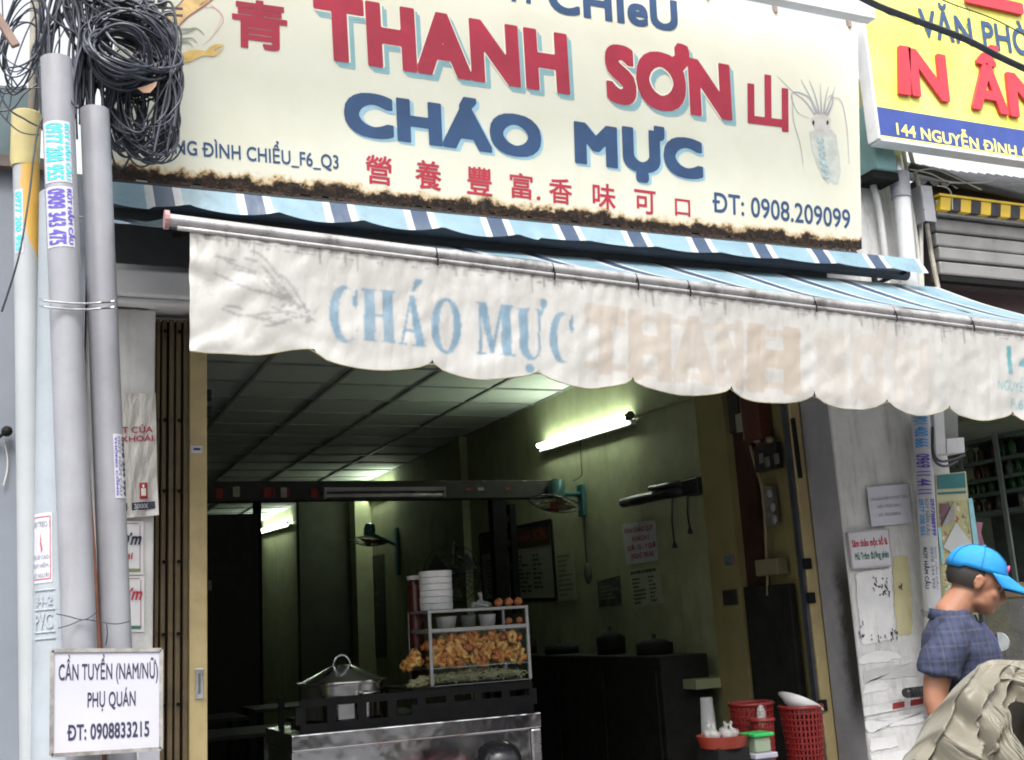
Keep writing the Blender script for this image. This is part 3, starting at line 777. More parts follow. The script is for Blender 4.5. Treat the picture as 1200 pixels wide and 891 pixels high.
for _ in range(1):
    Pa = np.pad(PR[..., 3], 1, mode='edge'); PR[..., 3] = (Pa[:-2, 1:-1] + Pa[2:, 1:-1] + Pa[1:-1, :-2] + Pa[1:-1, 2:] + 2 * Pa[1:-1, 1:-1]) / 6
    Cw = (PR[..., 3:4] > 0) & (PR[..., :3] != .5).any(-1, keepdims=True)
    num = np.zeros_like(PR[..., :3]); den = np.zeros(PR.shape[:2] + (1,)); W_ = (PR[..., :3] != .5).any(-1, keepdims=True).astype(float)
    Cp = np.pad(PR[..., :3] * W_, ((2, 2), (2, 2), (0, 0))); Wp = np.pad(W_, ((2, 2), (2, 2), (0, 0)))
    for i in range(5):
        for j in range(5): num += Cp[i:i + NX, j:j + NZ]; den += Wp[i:i + NX, j:j + NZ]
    PR[..., :3] = np.where(W_ > 0, PR[..., :3], np.where(den > 0, num / np.maximum(den, 1), .5))
aw = thing('roll_out_awning', 'blue striped roll-out awning with a long grimy white scalloped valance', 'awning', (2.4, -.15, 3.3))
me = bpy.data.meshes.new('valance')
idx = np.arange(NX * NZ).reshape(NX, NZ)
q = np.stack([idx[:-1, 1:], idx[1:, 1:], idx[1:, :-1], idx[:-1, :-1]], -1).reshape(-1, 4)
L = np.array(wm(aw).translation)
me.from_pydata((VV - L).tolist(), [], q.tolist())
me.polygons.foreach_set('use_smooth', [True] * len(me.polygons))
ca = me.color_attributes.new('print', 'FLOAT_COLOR', 'POINT'); ca.data.foreach_set('color', PR.reshape(-1).astype(np.float32))
uvl = me.uv_layers.new(name='UVMap'); li = np.empty(len(me.loops), np.int32); me.loops.foreach_get('vertex_index', li)
uvs = np.stack([XX.reshape(-1), DZ.reshape(-1)], -1)[li]; uvl.data.foreach_set('uv', uvs.reshape(-1).astype(np.float32))
me.materials.append(val_mat)
link_mesh('valance', me, None, aw)
# hem cord along the scalloped edge
b = MB()
b.tube([tuple(VV[i * NZ + NZ - 1] + np.array([0, -.001, 0])) for i in range(0, NX, 6)], .0024, 5); b.build('hem_cord', mat('hem_yellowed', (.20, .185, .11), .8, 0, .4, 10), aw)
# front bar
barm = mat('awning_bar', (.34, .335, .335), .32, .3, .15, 4, .05, 30, dirt=.6, dcol=(.05, .045, .04), dscale=9)
x0b = P(197, 262, y=YB).x
b = MB(); b.tube([(x0b + (5.3 - x0b) * i / 40, YB + .012, bz(x0b + (5.3 - x0b) * i / 40) + .006) for i in range(41)], .023, 14); b.build('front_bar', barm, aw, smooth=True, auto=40)
b = MB(); b.tube([(x0b + .03 + (5.3 - x0b) * i / 40, YB - .006, bz(x0b + .03 + (5.3 - x0b) * i / 40) - .026) for i in range(41)], .009, 8); b.build('clamp_rail', barm, aw, smooth=True)
for px in (512, 648, 745, 805, 950, 1042, 1130):
    x = P(px, 330, y=YB).x; b = MB(); b.tube([(x - .001, YB + .012, bz(x) + .006), (x + random.uniform(.002, .005), YB + .012, bz(x) + .006)], .0242, 12); b.tube([(x, YB - .016, bz(x)), (x + .002, YB - .020, bz(x) - .03), (x - .002, YB - .019, bz(x) - .05)], .0035, 5); b.build('bar_clip', black_iron, aw)
b = MB(); b.tube([(x0b - .012, YB + .012, bz(x0b) + .006), (x0b + .004, YB + .012, bz(x0b) + .006)], .034, 14); b.build('end_cap', mat('cap_pinkish', (.35, .2, .2), .6), aw)
# striped canopy
n = N('awning_stripes')
uvn = n.n('UVMap'); ux = n.sep(uvn.outputs[0])
fr = n.math('FRACT', n.math('DIVIDE', ux[0], .385))
bl = n.mix(n.ramp(n.noise(4), .3, .7), (.14, .235, .29), (.19, .29, .345))
w1 = n.math('MULTIPLY', n.math('GREATER_THAN', fr, .60), n.math('LESS_THAN', fr, .99))
w2 = n.math('MULTIPLY', n.math('GREATER_THAN', fr, .69), n.math('LESS_THAN', fr, .90))
c = n.mix(w1, bl, (.40, .42, .41)); c = n.mix(w2, c, (.025, .05, .10))
c = n.mix(n.ramp(n.noise(6, 9, .75), .50, .8, 0, .6), c, (.09, .11, .12))
n.set(Base_Color=c, Roughness=.4); n.bump(n.noise(7, 6), .3, .02)
stripe = n.m  # noqa
def uvgrid(name, f, nu, nv, mat_, parent, uvf):
    vs = []; uv = []
    for i in range(nu + 1):
        for j in range(nv + 1):
            vs.append(f(i / nu, j / nv)); uv.append(uvf(i / nu, j / nv))
    fs = [(i * (nv + 1) + j, (i + 1) * (nv + 1) + j, (i + 1) * (nv + 1) + j + 1, i * (nv + 1) + j + 1) for i in range(nu) for j in range(nv)]
    me = bpy.data.meshes.new(name); inv = wm(parent).inverted() if parent else Matrix()
    me.from_pydata([tuple(inv @ Vector(v)) for v in vs], [], fs)
    u = me.uv_layers.new(name='UVMap'); k = 0
    for p_ in me.polygons:
        for l_ in p_.loop_indices: u.data[l_].uv = uv[me.loops[l_].vertex_index]
    me.polygons.foreach_set('use_smooth', [True] * len(me.polygons)); me.materials.append(mat_)
    return link_mesh(name, me, None, parent)
CX0, CX1 = x0b + .03, 5.25
def canopy(u, v):
    x = CX0 + (CX1 - CX0) * u
    z0, z1 = bz(x) + .03, 3.325
    sag = -.035 * math.sin(PI * v)
    return (x - .30 * v, YB + .01 + (.95) * v, z0 + (z1 - z0) * v + sag + .008 * mnoise.noise(Vector((x * 3, v * 3, 0))))
uvgrid('canopy_sheet', canopy, 120, 16, stripe, aw, lambda u, v: (CX0 + (CX1 - CX0) * u + .02, v))
# upper flap that hides the roller
FX0, FX1 = P(128, 214, y=-.24).x, P(1080, 312, y=-.24).x
fz0, fz1 = P(134, 212, y=-.24).z, P(1078, 303, y=-.24).z
def flap(u, v):
    x = FX0 + (FX1 - FX0) * u
    per = (x - .26) / .385
    f = per % 1
    drop = .085 + .03 * math.sin(PI * f) ** .8 * (1 if x < 2.3 else .45)
    if x < .5: drop *= 1.1
    y = -.235 - .045 * v + .012 * mnoise.noise(Vector((x * 4, v, 0))) * v
    return (x + .01 * v, y, fz0 + (fz1 - fz0) * u - drop * v)
uvgrid('roller_flap', flap, 240, 6, stripe, aw, lambda u, v: (FX0 + (FX1 - FX0) * u + .02 + .12, v))
b = MB(); b.box((FX0, -.118, 3.135), (4.165, -.104, 3.50)); b.build('shade_backplate', mat('hood_dark', (.03, .035, .04), .7), aw)  # added dark sheet giving the shade in the roller cavity
b = MB(); b.tube([(FX0, -.165, 3.40), (FX1 - .05, -.165, 3.375)], .035, 12); b.build('roller_tube', mat('roller_dark', (.05, .06, .08), .6), aw, smooth=True)
b = MB(); b.slab([(FX0, -.03, fz0 + .012), (FX1 - .45, -.03, fz1 + .01), (FX1 - .45, -.232, fz1 + .002), (FX0, -.232, fz0 + .004)], (0, 0, .008)); b.build('roller_hood', mat('hood_dark', (.06, .07, .08), .6), aw)
for x in (.62, 4.55):
    b = MB(); b.bar((x, -.04, 3.30), (x + .05, -.62, 3.12 if x < 1 else 3.02), .03, .02); b.bar((x + .05, -.62, 3.12 if x < 1 else 3.02), (x, YB + .03, bz(x) - .01), .028, .02)
    b.build('folding_arm', black_iron, aw, bevel=.003)
a_, b_ = P(1024, 333, y=-.05), P(1062, 318, y=-.22)
b = MB(); b.bar(a_, b_, .018, .018); b.bar(P(1024, 315, y=-.05), P(1026, 340, y=-.05), .03, .02); b.build('hood_bracket', black_iron, aw)

# ================================================================== LEFT PIPES, POLE, CABLES
def pole_fn(p0, p1, r):
    p0, p1 = Vector(p0), Vector(p1); ax = (p1 - p0).normalized()
    tocam = Vector(CP) - (p0 + p1) / 2; f = (tocam - ax * tocam.dot(ax)).normalized(); side = ax.cross(f).normalized()
    L = (p1 - p0).length
    def fn(s_, t, lift=0.):    # s_: metres to the picture's right round the surface, t: metres up from p0
        rr = r[0] + (r[1] - r[0]) * t / L if isinstance(r, tuple) else r
        a = s_ / rr
        return p0 + ax * t + (f * math.cos(a) + side * math.sin(a)) * (rr + lift)
    return fn
def down(px0, px1, y):  # extend an axis seen between two pixels to the ground
    a, c = P(*px0, y=y), P(*px1, y=y); k = (a.z - .0) / (a.z - c.z); q = a + (c - a) * k; return a, q
def wrap_label(parent, fn, s0, s1, t0, t1, bgm, rows, name='sticker', border=None):
    """label glued round the pipe; rows: (text, material, s_from, s_to) run downwards"""
    uv = [(s0 + (s1 - s0) * i / 8, t0 + (t1 - t0) * j / 2) for i in range(9) for j in range(3)]
    b = MB(); b.add([fn(a, c, .0012) for a, c in uv], [(i * 3 + j, (i + 1) * 3 + j, (i + 1) * 3 + j + 1, i * 3 + j + 1) for i in range(8) for j in range(2)])
    st = b.build(name, bgm, parent, smooth=True)
    pad = (t1 - t0) * .04
    for body, m_, a, c in rows:
        lettering('sticker_print', body, 0, 0, 0, m_, st, bold=.03, fn=lambda x, y, a=a, c=c: fn(a + (c - a) * y, t1 - pad - (t1 - t0 - 2 * pad) * x, .0026), res=2)
    return st
def tt(fnbase, p0, p1, py, px, y):
    q = P(px, py, y=y); ax = (Vector(p1) - Vector(p0)); return (q - Vector(p0)).dot(ax.normalized())

# pipe A : off-white PVC with ochre paint
yA = -.50
a, g = down((30, 150), (40, 891), yA)
SLA = (a.x - g.x) / (a.z - .12)
n = N('pvc_ochre_painted'); bs = n.mix(n.ramp(n.noise(3), .3, .7), (.29, .315, .33), (.35, .37, .385))
px_, py_, pz_ = n.sep()
e1 = n.math('ADD', n.math('MULTIPLY', n.math('SUBTRACT', px_, n.math('MULTIPLY', pz_, SLA)), 16.), n.math('MULTIPLY', n.noise(5, 5, stretch=(1, 1, .5)), 1.6))
hh = n.ramp(pz_, 2.55, 3.25, 1.5, .1)
pm = n.ramp(n.math('SUBTRACT', e1, hh), .25, .5); pm = n.math('MULTIPLY', pm, n.ramp(n.math('ADD', pz_, n.math('MULTIPLY', n.noise(8), .25)), 2.55, 2.75))
n.set(Base_Color=n.mix(pm, bs, (.50, .30, .06)), Roughness=.4); pvcA = n.m
A_ = thing('plastic_pipe', 'off-white plastic pipe with ochre paint at its collared top, leftmost of the pipes', 'pipe', (g.x, g.y, .12), 'pipes standing by the left pilaster')
b = MB(); b.tube([g + (a - g) * i / 12 for i in range(13)], .048, 20); b.build('pipe_body', pvcA, A_, smooth=True, auto=40)
b = MB(); c0 = P(29, 196, y=yA); b.lathe([(.046, 0), (.049, -.0), (.054, .03), (.055, .22), (.050, .225), (.048, .20)], c0, 24); b.build('pipe_collar', mat('collar_cream', (.55, .47, .22), .4, 0, .12, 5), A_, smooth=True, auto=40)
fnA = pole_fn(g, a, .048)
wrap_label(A_, fnA, -.05, -.012, tt(0, g, a, 300, 30, yA), tt(0, g, a, 226, 30, yA), paper, [('0977 200 955', ink_cyan, -.045, -.018)])
# pole B2 : pale concrete pole behind
y2 = -.60
a2, g2 = P(69, 330, y=y2), P(73, 840, y=y2); k = a2.z / (a2.z - g2.z); g2 = a2 + (g2 - a2) * k; top2 = a2 + (a2 - g2) * .12
B2 = thing('concrete_pole', 'pale tapered concrete pole with a danger plate, partly hidden behind the tall grey pipe', 'pole', (g2.x, g2.y, .12))
def rp(t): return .122 - .055 * t
b = MB(); b.tube([g2 + (top2 - g2) * i / 12 for i in range(13)], [rp(i / 12) for i in range(13)], 28); b.build('pole_shaft', concrete_pale, B2, smooth=True, auto=40)
Ld = (top2 - g2).length; fnB2 = pole_fn(g2, top2, (rp(0), rp(1)))
t1 = (P(50, 603, y=y2) - g2).dot((top2 - g2).normalized()); t0 = (P(50, 684, y=y2) - g2).dot((top2 - g2).normalized())
s0, s1 = -.115, -.028
uv = [(s0 + (s1 - s0) * i / 8, t0 + (t1 - t0) * j) for i in range(9) for j in range(2)]
b = MB(); b.add([fnB2(p, q, .0015) for p, q in uv], [(i * 2, i * 2 + 2, i * 2 + 3, i * 2 + 1) for i in range(8)]); dp = b.build('danger_plate', paper, B2, smooth=True)
H = t1 - t0
def horiz(body, m_, sa, sb, ta, tb, par, fn=fnB2, bold=.01): lettering('plate_print', body, 0, 0, 0, m_, par, bold=bold, fn=lambda x, y: fn(sa + (sb - sa) * x, ta + (tb - ta) * y, .003), res=2)
horiz('CẤM TRÈO !', ink_grey, s0 - .01, s1 - .008, t0 + H * .80, t0 + H * .88, dp)
horiz('ĐIỆN ÁP CAO', ink_grey, s0 - .01, s1 - .012, t0 + H * .34, t0 + H * .395, dp); horiz('NGUY HIỂM', ink_grey, s0 - .01, s1 - .014, t0 + H * .22, t0 + H * .275, dp); horiz('CHẾT NGƯỜI', ink_grey, s0 - .01, s1 - .012, t0 + H * .08, t0 + H * .135, dp)
b = MB(); bolt = [(-.075, .74), (-.068, .60), (-.071, .60), (-.064, .47), (-.0655, .47), (-.068, .43), (-.071, .47), (-.0695, .47), (-.076, .585), (-.072, .585)]
b.add([fnB2(p, t0 + H * q, .003) for p, q in bolt], [tuple(range(len(bolt)))]); b.build('plate_bolt', ink_scarlet, dp)
b = MB()
for (pa, qa, pb, qb) in ((s0, t0 + .012, s1 - .006, t0 + .015), (s0, t1 - .015, s1 - .006, t1 - .012), (s1 - .008, t0 + .012, s1 - .0055, t1 - .012)):
    k0 = 6 if pb - pa > .02 else 1
    for i in range(k0):
        u0, u1 = pa + (pb - pa) * i / k0, pa + (pb - pa) * (i + 1) / k0
        b.add([fnB2(u0, qa, .0028), fnB2(u1, qa, .0028), fnB2(u1, qb, .0028), fnB2(u0, qb, .0028)], [(0, 1, 2, 3)])
b.build('plate_border', ink_scarlet, dp)
# embossed casting below the plate
te1 = (P(55, 691, y=y2) - g2).dot((top2 - g2).normalized()); te0 = (P(55, 745, y=y2) - g2).dot((top2 - g2).normalized())
for body, qa, qb in (('84-2', .66, .86), ('PVC', .16, .50)):
    lettering('embossed_mark', body, 0, 0, 0, concrete_pale, B2, bold=.02, fn=lambda x, y, qa=qa, qb=qb: fnB2(-.098 + .07 * x, te0 + (te1 - te0) * (qa + (qb - qa) * y), .004), res=2)
b = MB()
for q in (.08, -.06, .56, .98): b.tube([fnB2(-.105 + .085 * i / 6, te0 + (te1 - te0) * q, .001) for i in range(7)], .003, 5)
b.build('embossed_rim', concrete_pale, B2)['kind'] = 'stuff'
# pipe B : the tall grey pipe
yB = -.80
a, g = down((66, 70), (92.5, 740), yB)
Bp = thing('grey_pipe', 'tallest grey plastic pipe carrying turquoise and violet drain-cleaning stickers', 'pipe', (g.x, g.y, .12), 'pipes standing by the left pilaster')
rb = .056
b = MB(); b.tube([g + (a - g) * i / 12 for i in range(13)], rb, 24, caps=False); b.lathe([(rb, 0), (rb - .006, .001), (rb - .007, -.10), (0, -.1)], a, 24); b.build('pipe_body', pvc_grey, Bp, smooth=True, auto=40)
fnB = pole_fn(g, a, rb)
T_ = lambda py, px=66: (P(px, py, y=yB) - g).dot((a - g).normalized())
wrap_label(Bp, fnB, -.065, .040, T_(219), T_(148), paper, [('RÚT HẦM CẦU', ink_cyan, .018, .034), ('0977 200 955', ink_cyan, -.052, .010)])
wrap_label(Bp, fnB, -.065, .040, T_(294), T_(224), paper, [('RÚT HẦM CẦU', ink_violet, .018, .034), ('0909 343 475', ink_violet, -.052, .010)])
# pipe C
yC = -.68
a, g = down((111, 129), (136, 755), yC)
Cp = thing('grey_pipe', 'shorter grey plastic pipe nearest the pilaster with a white sewer-cleaning sticker', 'pipe', (g.x, g.y, .12), 'pipes standing by the left pilaster')
rc_ = .0535
b = MB(); b.tube([g + (a - g) * i / 12 for i in range(13)], rc_, 24, caps=False); b.lathe([(rc_, 0), (rc_ - .006, .001), (rc_ - .007, -.10), (0, -.1)], a, 24); b.build('pipe_body', pvc_grey, Cp, smooth=True, auto=40)
fnC = pole_fn(g, a, rc_); T_ = lambda py: (P(125, py, y=yC) - g).dot((a - g).normalized())
wrap_label(Cp, fnC, .018, .078, T_(586), T_(511), paper, [('HÚT HẦM CẦU', ink_grey, .034, .046), ('0978 344 999', ink_black, .052, .070), ('THÔNG CỐNG', ink_violet, .022, .030)])
# rusty conduit between the two pipes
cond = thing('rusty_conduit', 'thin rust-red conduit squeezed between the two grey pipes', 'conduit', (.27, -.55, .12))
b = MB(); b.tube([P(x, y, y=-.70) for x, y in ((92, 340), (96, 440), (102, 560), (108, 640), (115, 755), (120, 891))] , .011, 8); b.build('conduit_tube', mat('rust_red', (.24, .10, .06), .7, 0, .25, 12), cond, smooth=True)
cond2 = thing('rusty_conduit', 'dark conduit beside the ochre paint of the off-white pipe', 'conduit', (0, -.55, .12))
b = MB(); b.tube([P(x, y, y=-.52) for x, y in ((47, 300), (47, 340), (48, 372))], .012, 8); b.tube([P(47.5, 372, y=-.52), P(46, 450, y=-.5), P(43, 620, y=-.48)], .005, 6); b.build('conduit_tube', mat('dark_green_paint', (.02, .04, .04), .5), cond2, smooth=True)
# wire ties round the pipes
tie = thing('wire_tie', 'flat metal strap tying the grey pipes together above the entrance height', 'strap', P(95, 356, y=-.6))
b = MB()
for dz in (-.014, .008):
    b.tube([P(x, y, y=-.865 if 50 < x < 130 else -.82) + Vector((0, .0, dz)) for x, y in ((47, 353), (52, 355), (66, 356.5), (84, 358), (92, 358), (105, 358), (118, 357), (130, 356), (134, 355))], .0035, 6)
b.build('strap_band', alu, tie)
tie2 = thing('wire_tie', 'thin dark wire looped round the pipes just above the recruitment board', 'wire', P(95, 725, y=-.7))
b = MB(); b.tube([P(x, y, y=-.87) for x, y in smooth([(66, 719), (80, 722), (98, 726), (111, 719), (113, 716)])], .002, 5); b.tube([P(x, y, y=-.87) for x, y in smooth([(68, 736), (82, 732), (98, 726), (115, 728), (135, 731), (152, 728)])], .002, 5); b.tube([P(x, y, y=-.87) for x, y in ((125, 731), (126, 742), (124, 756))], .002, 5)
b.build('wire_strand', cable_mat, tie2)
# background post and stick against the sky
bp = thing('service_post', 'weathered beige post rising among the cables above the ochre pipe', 'post', P(40, 150, y=-.3))
b = MB(); b.tube([P(42, -30, y=-.3), P(41, 60, y=-.3), P(38, 160, y=-.3)], .022, 10); b.build('post_shaft', mat('post_beige', (.34, .31, .25), .8, 0, .2, 10), bp, smooth=True)
stk = thing('wooden_stick', 'short brown stick poking in at the top left corner of the sky', 'stick', P(15, 40, y=-.9))
b = MB(); b.bar(P(-14, 2, y=-.9), P(19, 54, y=-.9), .022, .03); b.build('stick_wood', mat('stick_wood', (.22, .15, .12), .8, 0, .2, 12), stk, bevel=.003)

def coil(name, label, cx, cy, rx, ry, y, n_, jit, rad, tilt=0, open_=0., seed=1, group='telecom cables coiled at the top left'):
    rnd = random.Random(seed); c = P(cx, cy, y=y); k = P(cx + 1, cy, y=y).x - c.x
    t = thing(name, label, 'cable coil', c, group)
    for i in range(n_):
        ax_, az_ = rx * k * rnd.uniform(1 - jit, 1 + jit * .4), ry * k * rnd.uniform(1 - jit, 1 + jit * .4)
        ox, oz, oy = rnd.gauss(0, jit * .28) * rx * k, rnd.gauss(0, jit * .28) * ry * k, rnd.uniform(-.07, .07)
        ti = R(tilt + rnd.gauss(0, 9)); ph = rnd.uniform(0, 2 * PI); wob = [rnd.uniform(-.06, .06) * jit * 2 for _ in range(4)]; ty = rnd.uniform(-.12, .12)
        pts = []
        m_ = 40; arc = 2 * PI * (1 - rnd.random() * open_)
        for j in range(m_ + 1):
            q = ph + arc * j / m_
            rr = 1 + wob[0] * math.sin(2 * q) + wob[1] * math.cos(2 * q) + wob[2] * math.sin(3 * q) + wob[3] * math.cos(3 * q)
            x, z = ax_ * math.cos(q) * rr, az_ * math.sin(q) * rr
            x, z = x * math.cos(ti) - z * math.sin(ti), x * math.sin(ti) + z * math.cos(ti)
            pts.append(c + Vector((ox + x, oy + ty * math.sin(q), oz + z)))
        b = MB(); b.tube(pts, rad * rnd.uniform(.7, 1.2), 6); b.build('cable', cable_mat, t, smooth=True)
    return t
coil('cable_coil', 'thick round coil of dark telecom cable, uppermost beside the painted prawn', 152, 62, 52, 40, -.58, 34, .26, .0055, -20, 0, 3)
coil('cable_coil', 'tight inner ring of dark cable at the heart of the round coil', 142, 66, 38, 33, -.66, 16, .22, .0055, -25, 0, 5)
coil('cable_coil', 'loose hanging tangle of thin black cable loops below the round coil', 172, 132, 33, 58, -.52, 34, .36, .0042, 10, .35, 8)
coil('cable_coil', 'smaller tangle of black loops hanging next to the top of the shorter grey pipe', 148, 132, 20, 54, -.5, 20, .3, .004, -4, .3, 12)
coil('cable_coil', 'sparse loops of wire hanging against the sky at the far top left', 26, 50, 24, 56, -.7, 9, .3, .0033, -6, .3, 14)
def strands(label, pts_list, y, rad, name='cable_bundle', group='telecom cables coiled at the top left'):
    t = thing(name, label, 'cables', P(*pts_list[0][0], y=y), group)
    for pts in pts_list:
        dy = random.uniform(-.08, .08); b = MB(); b.tube([P(p[0], p[1], y=y + dy + (p[2] if len(p) > 2 else 0)) for p in smooth(pts, 8)], rad * random.uniform(.75, 1.25), 6); b.build('cable', cable_mat, t, smooth=True)
    return t
L_ = []
for i in range(34):
    x0 = random.uniform(48, 135); x1 = random.uniform(84, 130)
    L_.append([(x0, -25), (x0 * .7 + x1 * .3 + random.gauss(0, 6), 20), (x1 + random.gauss(0, 6), 70), (x1 + random.gauss(0, 3), random.uniform(110, 175))])
strands('dense hank of dark cables falling between the two grey pipe tops', L_, -.50, .006)
L_ = []
for i in range(20):
    x0 = random.uniform(45, 80); x1 = random.uniform(44, 62)
    L_.append([(x0 + 10, -25), (x0, 10), (x1 + random.gauss(0, 5), 60), (x1 + random.gauss(0, 6), random.uniform(80, 160))])
strands('dark cables running down behind the tallest grey pipe', L_, -.42, .005)
L_ = []
for i in range(30):
    x0 = random.uniform(60, 140); y0 = random.uniform(-20, 10)
    L_.append([(x0, y0), (x0 + 40, y0 + random.uniform(5, 25)), (random.uniform(150, 185), random.uniform(0, 40)), (random.uniform(170, 215), random.uniform(10, 90)), (random.uniform(180, 214), random.uniform(80, 150)), (random.uniform(165, 205), random.uniform(140, 190))])
strands('arching dark cables sweeping over the round coil and down its outer side', L_, -.56, .005)
strands('few thin wires strung low across the sky at the far left', [[(-20, 100), (10, 104), (40, 103), (48, 103)], [(-15, 60), (5, 120), (30, 140), (50, 150)], [(-10, 150), (10, 95), (30, 40), (48, 5)], [(-20, 130), (12, 128), (28, 110), (44, 98)], [(-12, 118), (20, 152), (46, 158)], [(2, -10), (6, 60), (14, 100), (8, 140)], [(24, -20), (6, 30), (4, 70), (20, 100)]], -.55, .003)
strands('single thin wire looping down the face of the tallest grey pipe', [[(75, 35), (64, 60), (66, 90), (86, 122), (90, 124)], [(92, 126, 0), (70, 126, -.1), (48, 142, -.1), (40, 180, -.1), (34, 230, -.1), (22, 300, -.1), (2, 365, -.05)]], -.76, .0035)
# terminal boxes
jb = thing('terminal_rack', 'row of grey terminal boxes feeding cables above the round coil', 'junction box', P(170, 5, y=-.45))
for px in (146, 160, 175, 190):
    q = P(px, 1, y=-.47); b = MB(); b.box((q.x - .018, q.y - .05, q.z - .03), (q.x + .018, q.y + .02, q.z + .05)); b.build('terminal_box', mat('terminal_grey', (.16, .16, .18), .5), jb, bevel=.006)
    b = MB(); b.tube([(q.x, q.y - .02, q.z - .025), (q.x + .004, q.y - .02, q.z - .16)], .006, 6); b.build('cable_tail', cable_mat, jb)
q = P(168, -16, y=-.47); b = MB(); b.box((q.x - .24, q.y - .03, q.z - .02), (q.x + .16, q.y + .02, q.z + .05)); b.build('rack_bar', mat('rack_dark', (.05, .05, .06), .5), jb)
for py in (7, 15):
    b = MB(); b.bar(P(126, py - 2, y=-.46), P(214, py + 3, y=-.46), .008, .008); b.build('rack_wire', cable_mat, jb)
rt = thing('rag_scrap', 'scrap of orange-brown tape caught in the lower side of the round coil', 'scrap', P(174, 100, y=-.68))
b = MB(); b.slab([P(x, y, y=-.68) for x, y in ((161, 103), (168, 101), (184, 95), (183, 100), (176, 108), (168, 108))], (0, .004, 0)); b.build('tape_piece', mat('tape_peach', (.55, .34, .22), .6, 0, .2, 20), rt)

# ------------------------------------------------------------------ recruitment board
yR = -.95
def flat_board(name, label, cat, quad_px, y, m_, thick=.006, plane=None, group=None, rim=None):
    pl = plane or flatY(y); q = [pl(*p) for p in quad_px]
    t = thing(name, label, cat, (q[0] + q[2]) / 2, group)
    n_ = (q[1] - q[0]).cross(q[3] - q[0]).normalized()
    if n_.dot(Vector(CP) - q[0]) > 0: n_ = -n_
    b = MB(); b.slab(q, n_ * thick); b.build('board', m_, t)
    return t, q, -n_
def qtext(t, q, n_, body, u0, u1, v, h, m_, bold=.02, name='lettering', **k):
    """q: TL TR BR BL; u,v as fractions from the top left; v = baseline, h = cap height"""
    def f(u, v): return (q[0] * (1 - u) + q[1] * u) * (1 - v) + (q[3] * (1 - u) + q[2] * u) * v + n_ * .0015
    return lettering(name, body, f(u0, v), f(u1, v), f(u0, v - h), m_, t, bold=bold, lift=.0, **k)
rbm = mat('board_white', (.40, .40, .46), .6, 0, .04, 4, dirt=.1, dcol=(.4, .38, .36))
t, q, nn = flat_board('recruitment_board', 'white board in a worn metal rim with a three-line black job notice', 'notice', [(61, 762), (189, 761), (188.5, 877), (60, 885)], yR, rbm, .01)
def bez_rim(t, q, w_, m_, nn):
    for i in range(4):
        a, c = q[i], q[(i + 1) % 4]; b = MB(); b.bar(a - nn * .004, c - nn * .004, w_, .018, up=nn); b.build('rim', m_, t)
rimm = mat('rim_grey', (.26, .25, .24), .6, .3, .3, 20, dirt=.5)
bez_rim(t, q, .012, rimm, nn)
qtext(t, q, nn, 'CẦN TUYỂN (NAM/NỮ)', .06, .97, .29, .155, ink_black, .012); qtext(t, q, nn, 'PHỤ QUÁN', .32, .76, .56, .145, ink_black, .012); qtext(t, q, nn, 'ĐT: 0908833215', .14, .89, .87, .15, ink_black, .022)
# posters on the left pilaster
pvy = -.012
plastic = N('poster_plastic'); plastic.set(Base_Color=(.55, .53, .50), Roughness=.3); plastic.bump(plastic.noise(9, 4, .5, stretch=(2, 1, .6)), .8, .04)
t = thing('plastic_banner', 'wrinkled white plastic banner with red words hanging on the left pilaster', 'banner', P(160, 530, y=pvy))
def wr(u, v):
    p = (P(128, 461, y=pvy) * (1 - u) + P(182, 461, y=pvy) * u) * (1 - v) + (P(132, 608, y=pvy) * (1 - u) + P(185, 604, y=pvy) * u) * v
    y = -.008 + .008 * mnoise.noise(Vector((u * 5 + v * 3, v * 5, 1))) - .03 * max(0, u + v - 1.75) * 4
    return (p.x, pvy + y, p.z)
uvgrid('banner_sheet', wr, 24, 40, plastic.m, t, lambda u, v: (u, v))
def wtext(body, u0, u1, v, h, m_, bold=.02): lettering('lettering', body, 0, 0, 0, m_, t, bold=bold, fn=lambda x, y: Vector(wr(u0 + (u1 - u0) * x, v - h * y)) + Vector((0, -.003, 0)), res=2)
wtext('HÚT CỦA', -.05, .92, .325, .05, ink_red); wtext('MÌ KHOÁI', -.05, .92, .395, .045, ink_red)
def wquad(u0, v0, u1, v1, m_, nm, l=.003):
    b = MB(); b.add([Vector(wr(u0 + (u1 - u0) * i / 3, v0 + (v1 - v0) * j)) + Vector((0, -l, 0)) for i in range(4) for j in range(2)], [(i * 2, i * 2 + 1, i * 2 + 3, i * 2 + 2) for i in range(3)]); b.build(nm, m_, t)
for u0, u1 in ((.05, .22), (.60, .78)):
    wquad(u0, .73, u1, .86, ink_red, 'red_bottle_print'); wquad(u0 + .03, .775, u1 - .04, .835, ink_cream, 'bottle_print', .0042); wquad(u0 + .065, .745, u1 - .075, .77, ink_cream, 'bottle_neck_print', .0042)
wquad(.02, .885, .32, .945, ink_black, 'price_patch'); wquad(.42, .885, .93, .945, ink_black, 'price_patch')
lettering('price', '30000đ', 0, 0, 0, paper, t, bold=.02, fn=lambda x, y: Vector(wr(.47 + .42 * x, .935 - .038 * y)) + Vector((0, -.0045, 0)), res=2)
lettering('price', '00đ', 0, 0, 0, paper, t, bold=.02, fn=lambda x, y: Vector(wr(.12 + .16 * x, .935 - .038 * y)) + Vector((0, -.0045, 0)), res=2)
